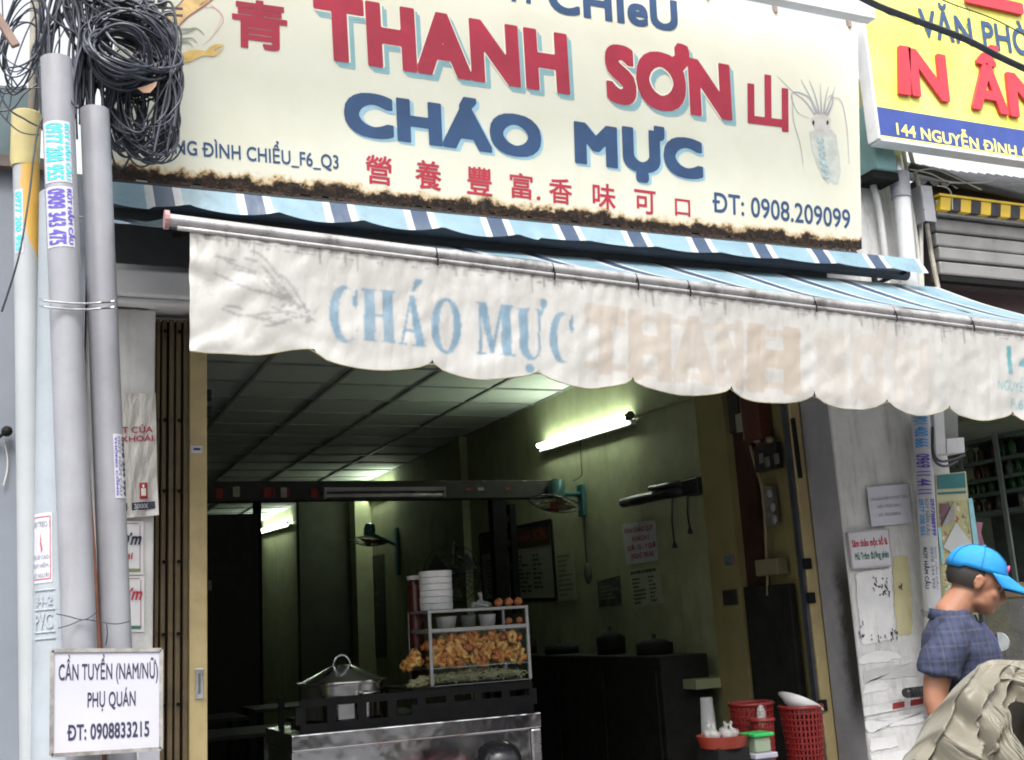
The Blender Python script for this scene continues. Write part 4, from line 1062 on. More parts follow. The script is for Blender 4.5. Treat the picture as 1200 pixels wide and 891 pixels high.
for (x0, y0, x1, y1, tx, mm, ft, lb) in ((120, 610, 168, 673, 'Cơm', ink_black, ink_darkred, 'white enamel plate with black handwriting on the left pilaster under the plastic banner'), (122, 674.5, 169, 740, 'Cơm', ink_scarlet, ink_green, 'white enamel plate with red handwriting, lower of the two behind the pipe')):
    tq = [(x0, y0), (x1, y0 + .5), (x1, y1), (x0, y1)]
    t2, q, nn = flat_board('enamel_plate', lb, 'plate', tq, -.006, mat('enamel', (.66, .66, .68), .35, 0, .05), .004)
    lettering('script_lettering', tx, *(P(*p, y=-.008) for p in ((x1 - 38, y0 + 29), (x1 - 4, y0 + 28), (x1 - 34, y0 + 14))), mm, t2, bold=.03)
    b = MB(); b.slab([P(*p, y=-.0075) for p in ((x0, y1 - 7), (x1 - 3, y1 - 7), (x1 - 5, y1 - 3), (x0, y1 - 3))], (0, .001, 0)); b.build('plate_strip', ink_green if ft is ink_green else mat('strip_olive', (.2, .22, .1), .6), t2)
    b = MB()
    for A_p, B_p in (((x0, y0 + 3), (x1 - 5, y0 + 3)), ((x1 - 4, y0 + 5), (x1 - 4, y1 - 3))): b.bar(P(*A_p, y=-.0068), P(*B_p, y=-.0068), .002, .002)
    b.build('plate_border', ink_darkred, t2)
    if mm is ink_black: lettering('script_lettering', 'bụi', *(P(*p, y=-.008) for p in ((x1 - 30, y0 + 46), (x1 - 13, y0 + 45), (x1 - 29, y0 + 38))), ink_scarlet, t2, bold=.02)
t3, q, nn = flat_board('white_card', 'blank white card sticking out under the recruitment board', 'card', [(163, 880), (187, 878), (187, 891), (163, 891)], -.10, paper, .004)

# ================================================================== RIGHT SIDE
def board_y(y): return flatY(y)
# yellow sign
YS = -.30
yel = N('sign_yellow'); yb = yel.mix(yel.ramp(yel.noise(2.5), .3, .7), (.78, .74, .10), (.84, .80, .20))
yb = yel.mix(yel.ramp(yel.noise(3, 8, .7, stretch=(3, 1, .3)), .55, .8, 0, .25), yb, (.55, .60, .28)); yel.set(Base_Color=yb, Roughness=.35)
yl = P(1031, 163, y=YS); xl = yl.x; ys = thing('yellow_signboard', 'bright yellow signboard with raised red letters and a blue address band at top right', 'sign', (6, YS, yl.z))
b = MB(); b.box((xl, YS, yl.z + .012), (8.2, YS + .07, yl.z + 2.2)); b.build('sign_face', yel.m, ys)
b = MB(); b.box((xl - .018, YS - .012, yl.z), (xl - .001, YS + .08, yl.z + 2.2)); b.build('sign_edge', white_metal, ys, bevel=.003)
b = MB(); b.box((xl, YS - .012, yl.z - .012), (8.2, YS + .08, yl.z + .011)); b.build('sign_edge', white_metal, ys, bevel=.003)
b = MB(); b.box((xl, YS - .006, yl.z + .0125), (8.2, YS - .003, yl.z + .024)); b.build('yellow_strip', yel.m, ys)
zt_ = P(1031, 125.5, y=YS).z
b = MB(); b.box((xl + .002, YS - .004, yl.z + .026), (8.2, YS - .0005, zt_)); b.build('blue_band', mat('band_blue', (.03, .06, .26), .4, 0, .1), ys)
iy = mat('ink_yellow', (.80, .74, .22), .5, 0, .05)
F_ = flatY(YS - .004)
lettering('letters', '144 NGUYỄN ĐÌNH', F_(1051, 157.5), F_(1192, 184), F_(1049.5, 143.5), iy, ys, bold=.022)
lettering('letters', 'CHIỂU', F_(1198, 185), F_(1262, 197), F_(1197, 170), iy, ys, bold=.022)
lettering('letters', 'VĂN PHÒNG', F_(1079, 42), F_(1252, 74), F_(1075, 9), ink_blue, ys, bold=.022)
red3 = mat('letter_red_raised', (.55, .03, .05), .4, 0, .1)
for ch, q0, q1, q2 in (('I', (1051.5, 111), (1065, 113), (1051, 54)), ('N', (1067, 113), (1111, 121), (1061.5, 57)), ('Ấ', (1138, 128), (1180, 136), (1133, 76)), ('N', (1182, 137), (1228, 144), (1176.5, 85))):
    lettering('raised_letter', ch, F_(*q0), F_(*q1), F_(*q2), red3, ys, bold=.035, lift=.0, depth=.02)
lettering('raised_letter', 'E', F_(1130, 4), F_(1197, 19), F_(1124, -60), red3, ys, bold=.035, depth=.02)
# cables across it
xc = thing('overhead_cable', 'thick black overhead cable slanting across the yellow signboard', 'cable', P(1100, 30, y=-.9), 'overhead cables crossing the yellow sign')
b = MB()
for k in range(3): b.tube([P(x, y + k * 2.6, y=-.9 + .01 * k) for x, y in smooth([(985, -18), (1030, 5), (1080, 24), (1130, 43), (1175, 66), (1240, 96)])], .010 - .002 * k, 7)
b.build('cable_strand', cable_mat, xc, smooth=True)
xc = thing('overhead_cable', 'thin black overhead wire with small clips above the thick cable', 'cable', P(1150, 20, y=-.85), 'overhead cables crossing the yellow sign')
b = MB(); b.tube([P(x, y, y=-.85) for x, y in smooth([(1080, -12), (1115, 4), (1160, 20), (1200, 40), (1250, 66)])], .004, 6); b.build('cable_strand', cable_mat, xc, smooth=True)
b = MB(); b.tube([P(x, y, y=-.84) for x, y in smooth([(1022, 6), (1040, 16), (1062, 26), (1085, 30)])], .002, 5); b.tube([P(x, y, y=-.84) for x, y in smooth([(1139, 50), (1132, 28), (1122, 10), (1124, 2), (1136, 14), (1130, 40)])], .002, 5); b.build('loose_wire', cable_mat, xc)
# small pier top fixtures
bx = thing('meter_box', 'pale teal box fixed to the pier just below the yellow signboard', 'box', P(1036, 190, y=-.1))
q0, q1 = P(1019, 128, y=-.18), P(1052, 200, y=-.18)
b = MB(); b.box((q0.x, -.18, q1.z), (q1.x, -.003, q0.z + .05)); b.build('box_body', mat('teal_paint', (.18, .32, .32), .55, 0, .15, 6, dirt=.3), bx, bevel=.01)
b = MB(); b.box((q0.x - .02, -.16, q1.z - .05), (q1.x + .02, -.003, q1.z - .002)); b.build('box_bracket', black_iron, bx)
dp_ = thing('downpipe', 'white plastic downpipe on the pier wrapped in blue and violet number stickers', 'pipe', (4.8, -.08, .12))
g = P(1102, 891, y=-.10); a = P(1055, 215, y=-.10); k = a.z / (a.z - g.z); g0 = a + (g - a) * k
rD = .050
bend = P(1068, 350, y=-.10)
b = MB(); b.tube([a, bend, P(1080, 500, y=-.10), P(1092, 700, y=-.10), g0], rD, 20); b.build('pipe_body', mat('pvc_white', (.50, .51, .52), .4, 0, .08, 4, dirt=.3, dcol=(.2, .2, .19)), dp_, smooth=True, auto=40)
b = MB(); b.tube([P(1053.5, 203, y=-.10), P(1056, 232, y=-.10)], rD + .008, 20); b.build('pipe_collar', pvc_grey, dp_, smooth=True, auto=40)
b = MB(); b.tube([P(1049, 184, y=-.10), P(1053, 204, y=-.10)], rD * .75, 16); b.build('pipe_neck', alu, dp_, smooth=True, auto=40)
b = MB(); b.tube([P(1091, 713, y=-.10), P(1093, 719, y=-.10)], rD + .005, 20); b.build('pipe_joint', pvc_grey, dp_, smooth=True, auto=40)
p80 = P(1080, 500, y=-.10); p92 = P(1092, 700, y=-.10); fnD = pole_fn(p92, p80, rD); TD = lambda py: (P(1086, py, y=-.10) - p92).dot((p80 - p92).normalized())
for y0, y1, tx, m_ in ((485, 528, '0901 400 666', ink_skyblue), (532, 582, '0969 11 44 11', ink_violet)):
    wrap_label(dp_, fnD, -.052, .052, TD(y1), TD(y0), paper, [(tx, m_, -.042, .034)])
wrap_label(dp_, fnD, -.052, .056, TD(630), TD(584), mat('paper_grey', (.50, .52, .55), .7), [('0977 200 955', ink_skyblue, -.04, -.012), ('RÚT HẦM CẦU', ink_grey, -.006, .010), ('0977888999', ink_violet, .022, .048)])
wrap_label(dp_, fnD, -.046, .052, TD(692), TD(640), mat('paper_grey', (.50, .52, .55), .7), [('RÚT HẦM CẦU', ink_black, -.03, -.010), ('0978 344 999', ink_grey, .006, .022), ('HÚT HẦM CẦU', ink_grey, .028, .040)])
for lb, pts, r_ in (('thin grey conduit running down right of the white downpipe', [(1059, 176), (1066, 230), (1071, 260), (1076, 300), (1078, 340), (1080, 370)], .012), ('second thin conduit nearer the neighbouring shop, ending at the awning', [(1066, 176), (1072, 200), (1078, 225), (1079, 262), (1079.5, 300), (1082, 380)], .013), ('flattened pale tube clipped to the pier left of the white downpipe', [(1022, 212), (1030, 245), (1036, 290), (1042, 350)], .02)):
    t = thing('conduit', lb, 'conduit', P(*pts[-1], y=-.06), 'conduits on the right pier')
    b = MB(); b.tube([P(x, y, y=-.05) for x, y in smooth(pts, 4)], r_, 8); b.build('conduit_tube', cable_grey if r_ < .015 else mat('tube_pale', (.45, .45, .44), .6, 0, .1, 5, dirt=.3), t, smooth=True)
# papers on the pier
PF = flatY(-.004)
t, q, nn = flat_board('paper_notice', 'tilted plain white paper notice with grey print, upper one on the right pier', 'notice', [(1016, 571), (1063.5, 566.5), (1069.5, 612), (1021.5, 617)], -.02, mat('paper_lilac', (.58, .58, .66), .7, 0, .04), .002)
qtext(t, q, nn, 'CẦN BÁN ĐIỆN VÉ MÁY TRÊN', .04, .96, .36, .08, ink_grey, 0); qtext(t, q, nn, 'KIẾN TRÚC NHÀ 2', .20, .78, .56, .08, ink_grey, 0); qtext(t, q, nn, 'ĐT: 0903088826', .20, .74, .77, .08, ink_grey, 0)
t, q, nn = flat_board('drink_sign', 'small framed sign with red and green Vietnamese words on the right pier', 'sign', [(993, 624), (1041, 619.5), (1045.5, 662), (999, 666)], -.03, mat('plate_white', (.55, .55, .58), .5, 0, .05), .012)
bez_rim(t, q, .006, mat('rim_pale', (.42, .38, .40), .6), nn)
qtext(t, q, nn, 'Sâm thảo mộc bổ lá', .07, .94, .42, .20, ink_scarlet, .03); qtext(t, q, nn, 'Mủ Trôm đường phèn', .10, .94, .78, .20, ink_green, .03)
# torn posters: irregular sheets
def torn(name, label, pts, y, m_, seed, group='remains of posters on the right pier'):
    rnd = random.Random(seed); out = []
    k = len(pts)
    for i in range(k):
        a, c = pts[i], pts[(i + 1) % k]; m = max(2, int(math.hypot(c[0] - a[0], c[1] - a[1]) / 4))
        for j in range(m): out.append((a[0] + (c[0] - a[0]) * j / m + rnd.gauss(0, .7), a[1] + (c[1] - a[1]) * j / m + rnd.gauss(0, .8)))
    b = MB(); cx = sum(p[0] for p in out) / len(out); cy = sum(p[1] for p in out) / len(out)
    q = [P(*p, y=y) for p in out]; c = P(cx, cy, y=y); n_ = len(q)
    b.add(q + [c], [(i, (i + 1) % n_, n_) for i in range(n_)]); 
    o = b.build(name, m_, None, loc=tuple(c)); props(o, label, 'poster', group); return o
old = streaky('old_paper', (.68, .68, .68), (.30, .29, .27), .5, .85, .2, scale=4)
old2 = streaky('old_paper_yellow', (.50, .46, .26), (.40, .38, .30), .7, .85, .2, scale=5)
tp = torn('torn_poster', 'large peeling white poster with broken black letters under the framed drink sign', [(1002, 672), (1044, 664), (1048, 748), (1010, 756)], -.005, old, 1)
rnd = random.Random(4); b = MB()
def blot(cx, cy, w_, h_, n_, th=1.4):
    for _ in range(n_):
        x, y = cx + rnd.uniform(-w_, w_), cy + rnd.uniform(-h_, h_); l = rnd.uniform(1.5, 5)
        pts = stroke(smooth([(x, y), (x + rnd.uniform(-1.5, 1.5), y + l * .5), (x + rnd.uniform(-.5, 1.5), y + l)], 3), th, th * .4)
        b.add([P(*p, y=-.0075 - rnd.uniform(0, .001)) for p in pts], [tuple(range(len(pts)))])
for cx, cy, w_, h_, n_ in ((1032, 682, 9, 7, 16), (1037, 690, 6, 6, 12), (1010, 736, 3, 9, 9), (1048, 742, 4, 8, 12), (1030, 745, 10, 4, 6), (1056, 682, 2, 8, 5)): blot(cx, cy, w_, h_, n_)
b.build('broken_print', ink_black, tp)['kind'] = 'stuff'
torn('torn_poster', 'yellowed strip of old poster at the right edge of the pier', [(1046, 652), (1064, 652), (1068, 690), (1070, 742), (1052, 746), (1048, 700)], -.004, old2, 2)
torn('torn_poster', 'ragged white scrap shaped like a fan below the peeling white poster', [(1007, 770), (1024, 762), (1050, 764), (1058, 772), (1030, 776), (1008, 778)], -.0045, old, 3)
torn('torn_poster', 'short white scrap with a notched right end at mid height of the pier', [(1013, 802), (1041, 799), (1040, 808), (1030, 810), (1011, 813)], -.0045, old, 4)
torn('torn_poster', 'long pale strip crossing the pier just beneath the red and white tape', [(1015, 846), (1082, 834), (1083, 846), (1040, 852), (1016, 858)], -.0045, old, 5)
torn('torn_poster', 'pale square-cornered sheet low on the pier beside the khaki cover', [(1019, 866), (1050, 861), (1052, 875), (1021, 880)], -.0055, old, 6)
torn('torn_poster', 'bottom white sheet on the pier at the lower edge of the view', [(1020, 884), (1062, 878), (1086, 876), (1086, 900), (1024, 905)], -.0045, old, 8)
torn('torn_poster', 'faint ghost of a scraped-off bill above the notched white scrap', [(1012, 785), (1075, 776), (1076, 792), (1012, 798)], -.0035, streaky('ghost_paper', (.48, .48, .47), (.6, .6, .6), .6), 9)
tpe = thing('barrier_tape', 'strip of white tape with dark red blocks across the pier', 'tape', P(1045, 830, y=-.01))
b = MB(); b.slab([P(x, y, y=-.009) for x, y in ((1012, 829), (1080, 817), (1081, 826), (1013, 839))], (0, .002, 0)); b.build('tape_strip', mat('tape_white', (.62, .62, .62), .5), tpe)
for x0, x1 in ((1046, 1060), (1067, 1082)):
    b = MB(); f = lambda x, o: P(x, 829 - (x - 1012) * .176 + o, y=-.0105); b.add([f(x0, .8), f(x1, .8), f(x1, 8), f(x0, 8)], [(0, 1, 2, 3)]); b.build('tape_block', ink_darkred, tpe)
b = MB(); b.box((P(965, 600, x=4.165).x - .0, 0, 0), (0, 0, 0)) if False else None

# ------------------------------------------------------------------ neighbouring shop on the right
nbm = mat('interior_maroon_dark', (.10, .07, .075), .8, 0, .15, 2)
ns = thing('neighbouring_shop', 'open neighbouring shop with rolled-up shutter and dim greenish interior at the right', 'building', (7, 0, 0))
zs0 = P(1105, 262, y=-.02).z
b = MB(); b.box((5.041, .25, 0), (5.1, 5, 3.9)); b.build('wall', mat('wall_pale_green', (.34, .38, .30), .8, 0, .1, 3), ns)
b = MB(); b.box((8.4, .25, 0), (8.5, 5, 3.9)); b.build('wall', mat('wall_pale_green', (.3, .36, .28), .8), ns)
b = MB(); b.box((5.1, 5, 0), (8.5, 5.1, 3.9)); b.build('wall', mat('wall_pale_green', (.3, .36, .28), .8), ns)
b = MB(); b.box((5.041, .5, 3.0), (8.5, 5, 3.06)); b.build('ceiling_panel', mat('ceil_green', (.34, .40, .32), .8, 0, .1, 3), ns)
b = MB(); b.box((5.12, .20, 3.0), (8.5, .24, 3.62)); b.build('fascia_board', nbm, ns)
b = MB(); b.box((5.04, .3, 3.9), (8.6, 5.1, 4.0)); b.build('roof_slab', dark_wall, ns)
# right edge trim of the pier
b = MB(); b.tube([P(1086, 262, y=-.02), P(1092, 300, y=-.02), P(1100, 340, y=-.02), P(1104, 364, y=-.02), P(1108, 400, y=-.02)], .014, 6); b.build('edge_trim', mat('trim_stained', (.35, .32, .27), .8, 0, .3, 20, dirt=.4), ns)
# shutter slats
shm = mat('shutter_grey', (.26, .255, .25), .5, .3, .12, 4, dirt=.2)
sh = thing('rolled_shutter', 'grey roller shutter half rolled under a black and yellow striped bar', 'shutter', (6.4, 0, 3.7))
zz = [P(1110, y, y=-.02).z for y in (256, 272, 289, 305, 322)]
for i in range(4):
    b = MB(); b.box((5.13, -.02 + (.012 if i % 2 else 0), zz[i + 1] + .008), (8.4, .05, zz[i])); b.build('shutter_slat', shm, sh, bevel=.012)
b = MB(); b.box((5.12, .06, zz[4] - .02), (8.4, .19, zz[0] + .28)); b.build('shutter_core', mat('shutter_dark', (.06, .05, .05), .6), sh)
b = MB(); b.box((5.11, -.07, zz[0] + .006), (8.4, .05, zz[0] + .10)); b.build('shutter_rail', alu, sh, bevel=.006)
b = MB(); b.box((5.13, .0, zz[4] - .03), (8.4, .055, zz[4] + .003)); b.build('shutter_edge', black_iron, sh)
zb0 = P(1104, 245, y=-.10).z; zb1 = P(1104, 230, y=-.10).z
xx = 5.10
yw = mat('stripe_yellow', (.62, .42, .03), .5, 0, .1, 8); bk = mat('stripe_black', (.02, .02, .025), .5, 0, .2, 8)
i = 0
while xx < 8.3:
    w_ = .082
    sh_ = .02
    b = MB(); b.slab([(xx, -.10, zb0), (xx + w_ - .001, -.10, zb0), (xx + w_ - .001 + sh_, -.10, zb1), (xx + sh_, -.10, zb1)], (0, .04, 0)); b.build('warning_stripe', yw if i % 2 == 0 else bk, sh); xx += w_; i += 1
b = MB(); b.box((5.10, -.11, zb1 + .002), (8.4, .0, zb1 + .016)); b.build('yellow_lip', yw, sh)
# bracket
br = thing('shutter_bracket', 'grey riveted steel bracket plate holding the striped shutter bar', 'bracket', P(1090, 240, y=-.14))
q0, q1 = P(1079, 216, y=-.14), P(1098, 260, y=-.14)
b = MB(); b.box((q0.x, -.14, q1.z), (q1.x, -.13, q0.z)); b.box((q0.x, -.1299, q1.z), (q0.x + .01, .0, q0.z)); b.build('bracket_plate', mat('bracket_grey', (.30, .30, .32), .45, .5, .1, 8), br, bevel=.003)
for px, py in ((1084, 222), (1083, 231), (1093, 231), (1084, 245)):
    piece('rivet', rme, br, P(px, py, y=-.1405))
# dark roofing + sky gap + debris
rf = thing('corrugated_awning', 'dark corrugated sheet roof sagging under the yellow signboard', 'roof', (6.5, .3, 4.0))
def corr(u, v):
    x = 5.02 + 3.5 * u; z0 = P(1100, 225, y=.1).z; z1 = P(1150, 203, y=.9).z
    return (x, .0 + .9 * v, z0 + (z1 - z0) * v + .012 * math.sin(x * 70) + .03 * mnoise.noise(Vector((x * 1.5, v, 0))))
uvgrid('roof_sheet', corr, 300, 4, mat('roof_dark', (.05, .05, .06), .6, .2, .3, 8), rf, lambda u, v: (u, v))
b = MB(); b.tube([P(x, y, y=-.05) for x, y in smooth([(1068, 196), (1085, 200), (1108, 206), (1130, 216), (1160, 222), (1200, 232), (1260, 246)])], .030, 8); b.build('roof_edge', mat('roof_dark', (.05, .05, .06), .6), rf, smooth=True)
for pts in ([(1066, 198), (1090, 203), (1110, 212), (1135, 214)], [(1112, 214), (1140, 214), (1158, 213), (1172, 208)], [(1098, 217), (1110, 220), (1115, 228), (1116, 245)], [(1075, 200), (1095, 198), (1120, 208), (1150, 222)]):
    b = MB(); b.tube([P(x, y, y=-.10) for x, y in smooth(pts)], .004, 5); b.build('hanging_wire', cable_grey, rf)
# light box under the awning
lb = thing('light_box', 'small grey box frame with a glass front hanging above the poster banner', 'box', P(1110, 510, y=-.12))
Fz = flatY(-.12)
b = MB()
b.slab([Fz(*p) for p in ((1094, 478), (1106, 478), (1109, 532), (1097, 533))], (0, .12, 0)); b.build('box_frame', white_metal, lb, bevel=.004)
b = MB(); b.slab([Fz(*p) for p in ((1109.3, 514), (1130, 512), (1131, 530), (1110, 532))], (0, .12, 0)); b.build('box_frame', white_metal, lb, bevel=.004)
b = MB(); b.slab([Fz(*p) + Vector((0, .04, 0)) for p in ((1105.5, 470), (1128, 470), (1129, 513), (1108.5, 515))], (0, .05, 0)); b.build('box_pane', glass('pane_dark', (.25, .26, .24), .8, .15), lb)
for i, pts in enumerate(([(1093, 500), (1094, 530), (1102, 540), (1118, 538), (1130, 533)], [(1092, 520), (1096, 540), (1108, 546), (1122, 540)])):
    b = MB(); b.tube([P(x, y, y=-.15) for x, y in smooth(pts)], .008, 6); b.build('box_cable', cable_mat, lb, smooth=True)
# poster banner stand
bn = thing('poster_stand', 'standing poster board with teal header, tattered collage and a cyan edge', 'poster', P(1120, 750, y=-.12))
Fb = lambda px, py: P(px, py, y=-.10)
b = MB(); b.slab([Fb(*p) for p in ((1096, 556), (1132, 552), (1150, 760), (1108, 770))], (0, .02, 0)); b.build('board', mat('poster_cream', (.50, .50, .32), .6, 0, .08), bn)
def patch(nm, pts, m_, l, par=bn):
    b = MB(); b.slab([Fb(*p) - Vector((0, l, 0)) for p in pts], (0, .0015, 0)); b.build(nm, m_, par)
patch('teal_header', [(1097.5, 557), (1130, 553.5), (1131.3, 571), (1098.5, 573)], mat('poster_teal', (.02, .16, .17), .6, 0, .1), .004)
patch('teal_line', [(1098.6, 577), (1131.6, 575), (1131.8, 577.5), (1098.8, 579.5)], mat('poster_teal', (.02, .16, .17), .6), .004)
cg = N('poster_collage'); nz = cg.noise(18, 3, .6)
c_ = cg.mix(cg.ramp(nz, .35, .5), (.22, .28, .12), (.46, .44, .22)); c_ = cg.mix(cg.ramp(cg.noise(26, 4), .55, .62), c_, (.30, .12, .06)); c_ = cg.mix(cg.ramp(cg.noise(22, 2, .5, stretch=(1, 1, 1.4)), .60, .66), c_, (.62, .62, .55)); cg.set(Base_Color=c_, Roughness=.6)
patch('collage_print', [(1100, 588), (1133, 586), (1146, 755), (1108, 762)], cg.m, .004)
patch('purple_print', [(1100.5, 590), (1112, 589), (1115, 612), (1102, 616)], mat('poster_purple', (.16, .08, .10), .6, 0, .3, 20), .006)
patch('folded_corner', [(1115, 589), (1102, 617), (1116, 612), (1117.5, 600)], mat('fold_grey', (.36, .35, .34), .7), .012)
patch('cyan_edge', [(1133.5, 584), (1138.5, 583.5), (1148, 650), (1141.5, 650)], mat('edge_cyan', (.30, .62, .70), .6), .006)
patch('cyan_edge', [(1098, 618), (1101, 618), (1106, 660), (1103, 660)], mat('edge_cyan', (.30, .62, .70), .6), .006)
patch('white_note', [(1119, 612), (1140, 640), (1126, 655), (1104, 641)], mat('note_white', (.58, .60, .60), .7, 0, .05), .010)
b = MB()
for i in range(6): 
    x0, y0 = 1111 + i * 2.6, 640 - i * 1.2; b.add([Fb(x0 + dx, y0 + dy) - Vector((0, .0125, 0)) for dx, dy in ((0, 0), (9, -5), (9.3, -4.2), (.3, .8))], [(0, 1, 2, 3)])
mg = thing('magenta_bag', 'magenta plastic sheet peeping out behind the cyan edge of the poster board', 'bag', P(1146, 640, y=.02))
b = MB(); b.slab([P(*p, y=.02) for p in ((1140, 611), (1152, 612), (1150, 624), (1155, 641), (1154, 645), (1140, 645))], (0, .03, 0)); b.build('bag_sheet', mat('magenta', (.26, .10, .16), .6, 0, .2, 10), mg, bevel=.004)
# shelves inside
sf = thing('shop_shelves', 'greenish open shelving full of bottles on the neighbouring shop wall', 'shelf', (7.2, 2.2, 0))
xs_ = 7.2
def PXs(px, py): return P(px, py, x=xs_)
ya_, yb_ = PXs(1215, 600).y, PXs(1128, 600).y
zt2 = PXs(1130, 519).z
shg = mat('shelf_grey_green', (.10, .13, .115), .6, 0, .15, 5)
levels = [zt2, PXs(1130, 545).z, PXs(1130, 566).z, PXs(1130, 583).z, PXs(1130, 604).z]
b = MB(); b.box((xs_ + .3, ya_, .0), (xs_ + .32, yb_, zt2)); b.build('back_panel', mat('shelf_back', (.07, .09, .08), .8), sf)
for z in levels: b = MB(); b.box((xs_, ya_, z - .015), (xs_ + .299, yb_, z + .012)); b.build('shelf_board', shg, sf)
for px in (1129, 1174, 1214):
    y = PXs(px, 560).y; b = MB(); b.box((xs_ - .02, y - .02, 0), (xs_ - .002, y + .02, zt2 + .03)); b.build('upright', mat('upright_pale', (.20, .23, .22), .6), sf)
rnd = random.Random(11)
bme = {}
for cn, c_ in (('green', (.015, .08, .025)), ('brown', (.06, .03, .02)), ('pale', (.13, .14, .12)), ('red', (.09, .02, .02))):
    m_ = MB(); m_.lathe([(0, 0), (.032, 0), (.034, .01), (.034, .10), (.014, .13), (.013, .16), (0, .16)], (0, 0, 0), 10); me = m_.mesh('bottle', True); me.materials.append(mat('bottle_' + cn, c_, .25)); bme[cn] = me
for li, z in enumerate(levels[1:]):
    y = ya_ + .08
    while y < yb_ - .06:
        cn = 'green' if li == 2 and rnd.random() < .8 else rnd.choice(['brown', 'pale', 'red', 'green'])
        if rnd.random() < .8:
            o = bpy.data.objects.new('bottle', bme[cn]); COL.objects.link(o); o.location = (xs_ + .08, y, z + .0125); s_ = rnd.uniform(.7, 1.0); o.scale = (1, 1, s_)
            props(o, 'small %s bottle on the %s shelf board of the greenish shelving' % (cn, ('upper', 'second', 'third', 'lowest')[li]), 'bottle', '%s bottles on the %s neighbouring shelf' % (cn, ('upper', 'second', 'third', 'lowest')[li]))
        y += rnd.uniform(.085, .14)
# steel counter behind the man
sc = thing('steel_stall', 'dull stainless stall front with a tan box top behind the man in the cap', 'stall', (4.9, -1.0, .12))
q0, q1 = P(1150, 700, y=-.15), P(1235, 790, y=-.75)
b = MB(); b.box((q0.x, -.75, .12), (q1.x + .8, -.15, P(1180, 702, y=-.75).z)); b.build('stall_body', mat('steel_dull', (.28, .28, .29), .3, .8, .15, 5, .15, 8), sc, bevel=.01)
b = MB(); b.box((P(1172, 690, y=-.25).x, -.75, P(1180, 701.5, y=-.75).z), (q1.x + .7, -.25, P(1180, 682, y=-.75).z)); b.build('tan_box', mat('carton_tan', (.32, .24, .16), .8, 0, .1), sc, bevel=.006)

# ================================================================== INTERIOR
def tube_lamp(label, a, c, lit, strength=9., par_off=(0, 0, 0)):
    a, c = Vector(a), Vector(c); t = thing('tube_lamp', label, 'lamp', (a + c) / 2, 'fluorescent tubes in the eating room')
    off = Vector(par_off)
    b = MB(); b.bar(a + off, c + off, .045, .04); b.build('lamp_batten', mat('batten_white', (.5, .5, .48), .5), t, bevel=.004)
    d = (c - a).normalized()
    b = MB(); b.tube([a - off * 0 + d * .03, c - d * .03], .016, 12)
    b.build('lamp_tube', emit('tube_glow_%d' % strength, (.86, 1., .80), strength) if lit else mat('tube_unlit', (.6, .6, .58), .3), t, smooth=True)
    for q, sgn in ((a, 1), (c, -1)):
        b = MB(); b.tube([q, q + d * sgn * .03], .022, 10); b.build('lamp_socket', mat('socket_dark', (.05, .05, .04), .6), t)
    return t
XW = 4.2
a, c = P(629, 522.5, x=4.13), P(737, 488.5, x=4.13)
tube_lamp('bright lit fluorescent tube on the olive wall, nearest and longest of the lit ones', a, c, True, 20, (.04, 0, -.035))
q = P(735, 489, x=4.15); b = MB(); b.tube([q, q + Vector((0, -.06, .012))], .03, 10); 
o = b.build('lamp_starter', mat('socket_dark', (.05, .05, .04), .6), None, loc=tuple(q)); props(o, 'dark starter cap at the nearer end of the brightest tube', 'starter')
b = MB(); b.tube([P(733, 491, x=4.185), P(770, 478, x=4.185), P(830, 458, x=4.185)], .012, 6); o = b.build('wall_trunking', mat('trunk_olive', (.26, .27, .16), .6), None, loc=tuple(P(770, 478, x=4.185))); props(o, 'thin olive trunking running up the wall from the brightest tube', 'trunking')
y2_ = P(441, 590, x=4.13).y
tube_lamp('lit fluorescent tube deep on the olive wall, mostly hidden behind the hanging batten', (4.13, y2_ - .55, 3.18), (4.13, y2_ + .65, 3.20), True, 20, (.04, 0, -.035))
y3 = P(322, 616, x=3.63).y
a, c = P(303, 622, x=3.63), P(337, 612, x=3.63)
tube_lamp('small lit fluorescent tube in the far back room at the left', a, c, True, 20, (.04, 0, -.035))
yh2 = 2.55
t = thing('hanging_batten', 'unlit white twin batten hanging in front of the patterned beam', 'lamp', P(450, 578, y=yh2))
q0, q1 = P(379, 577, y=yh2), P(521, 577, y=yh2)
b = MB(); b.box((q0.x, yh2 - .03, q0.z + .005), (q1.x, yh2 + .03, q0.z + .032)); b.build('batten_housing', mat('batten_grey', (.30, .29, .30), .45), t, bevel=.003)
b = MB(); b.tube([(q0.x + .02, yh2 - .01, q0.z - .022), (q1.x - .02, yh2 - .01, q0.z - .022)], .013, 10); b.build('batten_tube', mat('tube_unlit', (.5, .5, .48), .25), t, smooth=True)
for x in (q0.x + .008, q1.x - .008):
    b = MB(); b.box((x - .008, yh2 - .025, q0.z - .04), (x + .008, yh2 + .02, q0.z + .004)); b.build('batten_socket', mat('batten_grey', (.30, .29, .30), .45), t)
for x in (q0.x + .1, q1.x - .1):
    b = MB(); b.tube([(x, yh2, q0.z + .033), (x, yh2 + .2, q0.z + .05), (x, 3.0, q0.z + .045)], .006, 5); b.build('batten_wire', black_iron, t)
